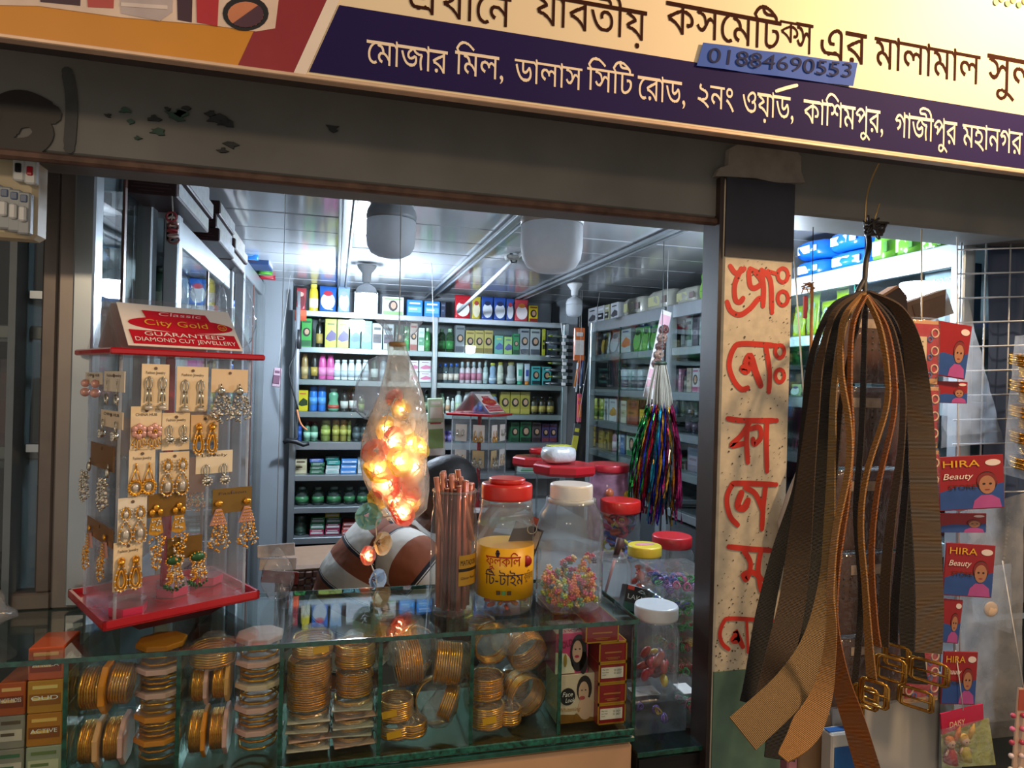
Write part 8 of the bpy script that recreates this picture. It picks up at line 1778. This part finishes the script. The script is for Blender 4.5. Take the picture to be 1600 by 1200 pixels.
onr(1304, 1476, 1070, 1.125, .10, 'white_carton', 'large plain white carton behind the belt buckles', 'carton', ('b8b4b0', 'c8c4c0'), 0)
onr(1250, 1300, 1120, 1.13, .10, 'tan_carton', 'tan carton left of the white one, behind the belt ends', 'carton', ('9a7a5a', 'b08c68'), 0)
onr(1232, 1248, 1150, 1.12, .08, 'pink_packet', 'small pink packet beside the tan carton, next to the post', 'packet', ('b87a88', 'c8909c'))
onr(1300, 1342, 1148, 1.088, .03, 'blue_white_pack', 'white pack with a blue top and hand drawing in front of the white carton', 'pack', ('c8c4bc', '1d5a9a'), 0, '1d5a9a')
t = thing('hanging_plastic_bag', 'white cloth bag hanging against the post, left of the belts', 'bag', at(1236, 712, 1.03)); B0 = V(t.location); g = G(); vs = []; fs = []
for k, (x, y, hw) in enumerate(((1240, 700, 5), (1234, 730, 12), (1226, 770, 20), (1220, 810, 26), (1222, 845, 24), (1232, 868, 14), (1236, 876, 4))):
    c = at(x, y, 1.0)-B0; r = hw*1.1/F
    for i in range(18): a = 2*PI*i/18; f = 1+.12*math.sin(a*4+k); vs.append(c+V((r*f*math.cos(a), r*.6*f*math.sin(a)-.035, 0)))
for k in range(6):
    for i in range(18): fs.append((k*18+i, k*18+(i+1) % 18, k*18+18+(i+1) % 18, k*18+18+i))
g.add(vs, fs, 0, True).build('cloth', mat('b4ada4', .6, 0, .05, 30, .3), t); G().tube([at(1240, 700, 1.0)-B0+V((0, -.035, 0)), V((.012, .03, zl+.02-B0.z))], .0014, 5).build('hanger_string', mat('c8c4bc', .5), t)
# brown tassel on a string beside the post
t = thing('hanging_tassel', 'brown fibre tassel on a thin string right of the post', 'tassel', at(1268, 455, 1.05)); B0 = V(t.location); q_ = lambda x, y: at(x, y, 1.05)-B0
G().tube([V((0, 0, zl+.02-B0.z)), q_(1269, 440)], .0008, 5).build('string', mat('2a2420', .5), t); g = G(); R_ = random.Random(3)
for k in range(14): a = q_(1269, 448); g.tube(smooth([a, a+V((R_.uniform(-.016, .004), R_.uniform(-.006, .006), R_.uniform(-.006, .008))), a+V((R_.uniform(-.022, .004), R_.uniform(-.006, .006), R_.uniform(-.014, .008)))], 3), .0012, 4)
g.tube(smooth([q_(1269, 448), q_(1268, 490), q_(1267, 560)], 4), .003, 6); g.build('fibre', mat('a8703c', .7, 0, .2, 60), t)
G().box(q_(1258, 480), (.008, .004, .04), 0, .001).build('red_tag', mat('b03a3a', .4), t)
# doll packet and bead card at the lower right
t = thing('hanging_doll_packet', 'small bag with two toy dolls under a pink card header reading Daisy', 'toy packet', at(1500, 1106, .985)); B0 = V(t.location); q_ = lambda x, y, dy=0: at(x, y, .985+dy)-B0
P = [q_(1470, 1116), q_(1536, 1100), q_(1537, 1124), q_(1472, 1148)]; G().poly(P, .003, (0, -1, 0)).build('header_card', mat('b81c44', .35, 0, .06), t)
g = G(); ux2 = (P[1]-P[0]).normalized(); text(g, 'DAISY', q_(1481, 1136)+V((0, -.004, 0)), ux2, ZH, width=.034, height=.011); g.build('lettering', mat('e8d0a0', .4), t)
G().tube([q_(1505, 1110), V((0, .012, .10))], .001, 5).build('hanger_string', mat('d8d4cc', .5), t)
for i, (x, y, hc, dc, sk_) in enumerate(((1508, 1158, 'd8b048', 'c8b83a', 'e0c0a8'), (1486, 1162, 'c87a3a', 'b02a34', 'dcb498'))):
    c = q_(x, y, -.004); o = G().ball(c, .0085, 14, 10, 0, (.9, .8, 1)).build('doll_head', mat(sk_, .4), t)
    g = G(); g.ball(c+V((0, .003, .003)), .0095, 12, 8, 0, (1, .8, 1)); g.tube([c+V((.008, 0, .004)), c+V((.016, 0, .018)), c+V((.020, 0, .03))], [.004, .005, .001], 6); g.build('doll_hair', mat(hc, .5), o)
    g = G();
    for sx in (-1, 1): g.ball(c+V((sx*.0032, -.0064, .001)), .0013, 6, 4)
    g.build('doll_eyes', mat('2a1a18', .3), o)
    G().lathe([(.012, -.034), (.010, -.02), (.005, -.008)], 14, c=c).build('doll_dress', mat(dc, .45, 0, .1), t)
    for sx in (-1, 1): G().tube([c+V((sx*.005, 0, -.011)), c+V((sx*.013, -.002, -.020))], .002, 6).build('doll_arm', mat(sk_, .4), t)
g = G(); P = [q_(1470, 1140, -.016), q_(1545, 1122, -.016), q_(1556, 1195, -.016), q_(1472, 1200, -.016)]; g.poly(P, .0006, (0, -1, 0)).build('film', CLING, t)
G().poly([q_(1470, 1140, .006), q_(1545, 1122, .006), q_(1556, 1195, .006), q_(1472, 1200, .006)], .0006, (0, -1, 0)).build('backing_card', mat('a8b060', .4, 0, .3, 40), t)
t = thing('hanging_bead_card', 'card edge with rows of pink pearl pins at the lower right corner', 'card', at(1602, 1075, .96)); B0 = V(t.location); q_ = lambda x, y, dy=0: at(x, y, .96+dy)-B0
G().poly([q_(1592, 1075), q_(1660, 1080), q_(1650, 1215), q_(1582, 1210)], .003, (0, -1, 0)).build('card', mat('c8a890', .45, 0, .05), t); G().poly([q_(1593, 1078, -.001), q_(1640, 1080, -.001), q_(1638, 1112, -.001), q_(1591, 1110, -.001)], .001, (0, -1, 0)).build('red_header', mat('a8442c', .4, 0, .1), t)
for i in range(5):
    for j in range(2): G().ball(q_(1583+j*16-i, 1118+i*21, -.004), .0048, 12, 8).build('pearl_pin', mat(('b83a5a', 'd86a90', 'b8405a', 'e0c8c8', 'd8d0c8')[i], .25, 0, .06, coat=.6), t)
G().tube([q_(1600, 1078), V((0, .05, .22))], .001, 5).build('hanger_string', mat('d8d4cc', .5), t)
bpy.context.view_layer.update()
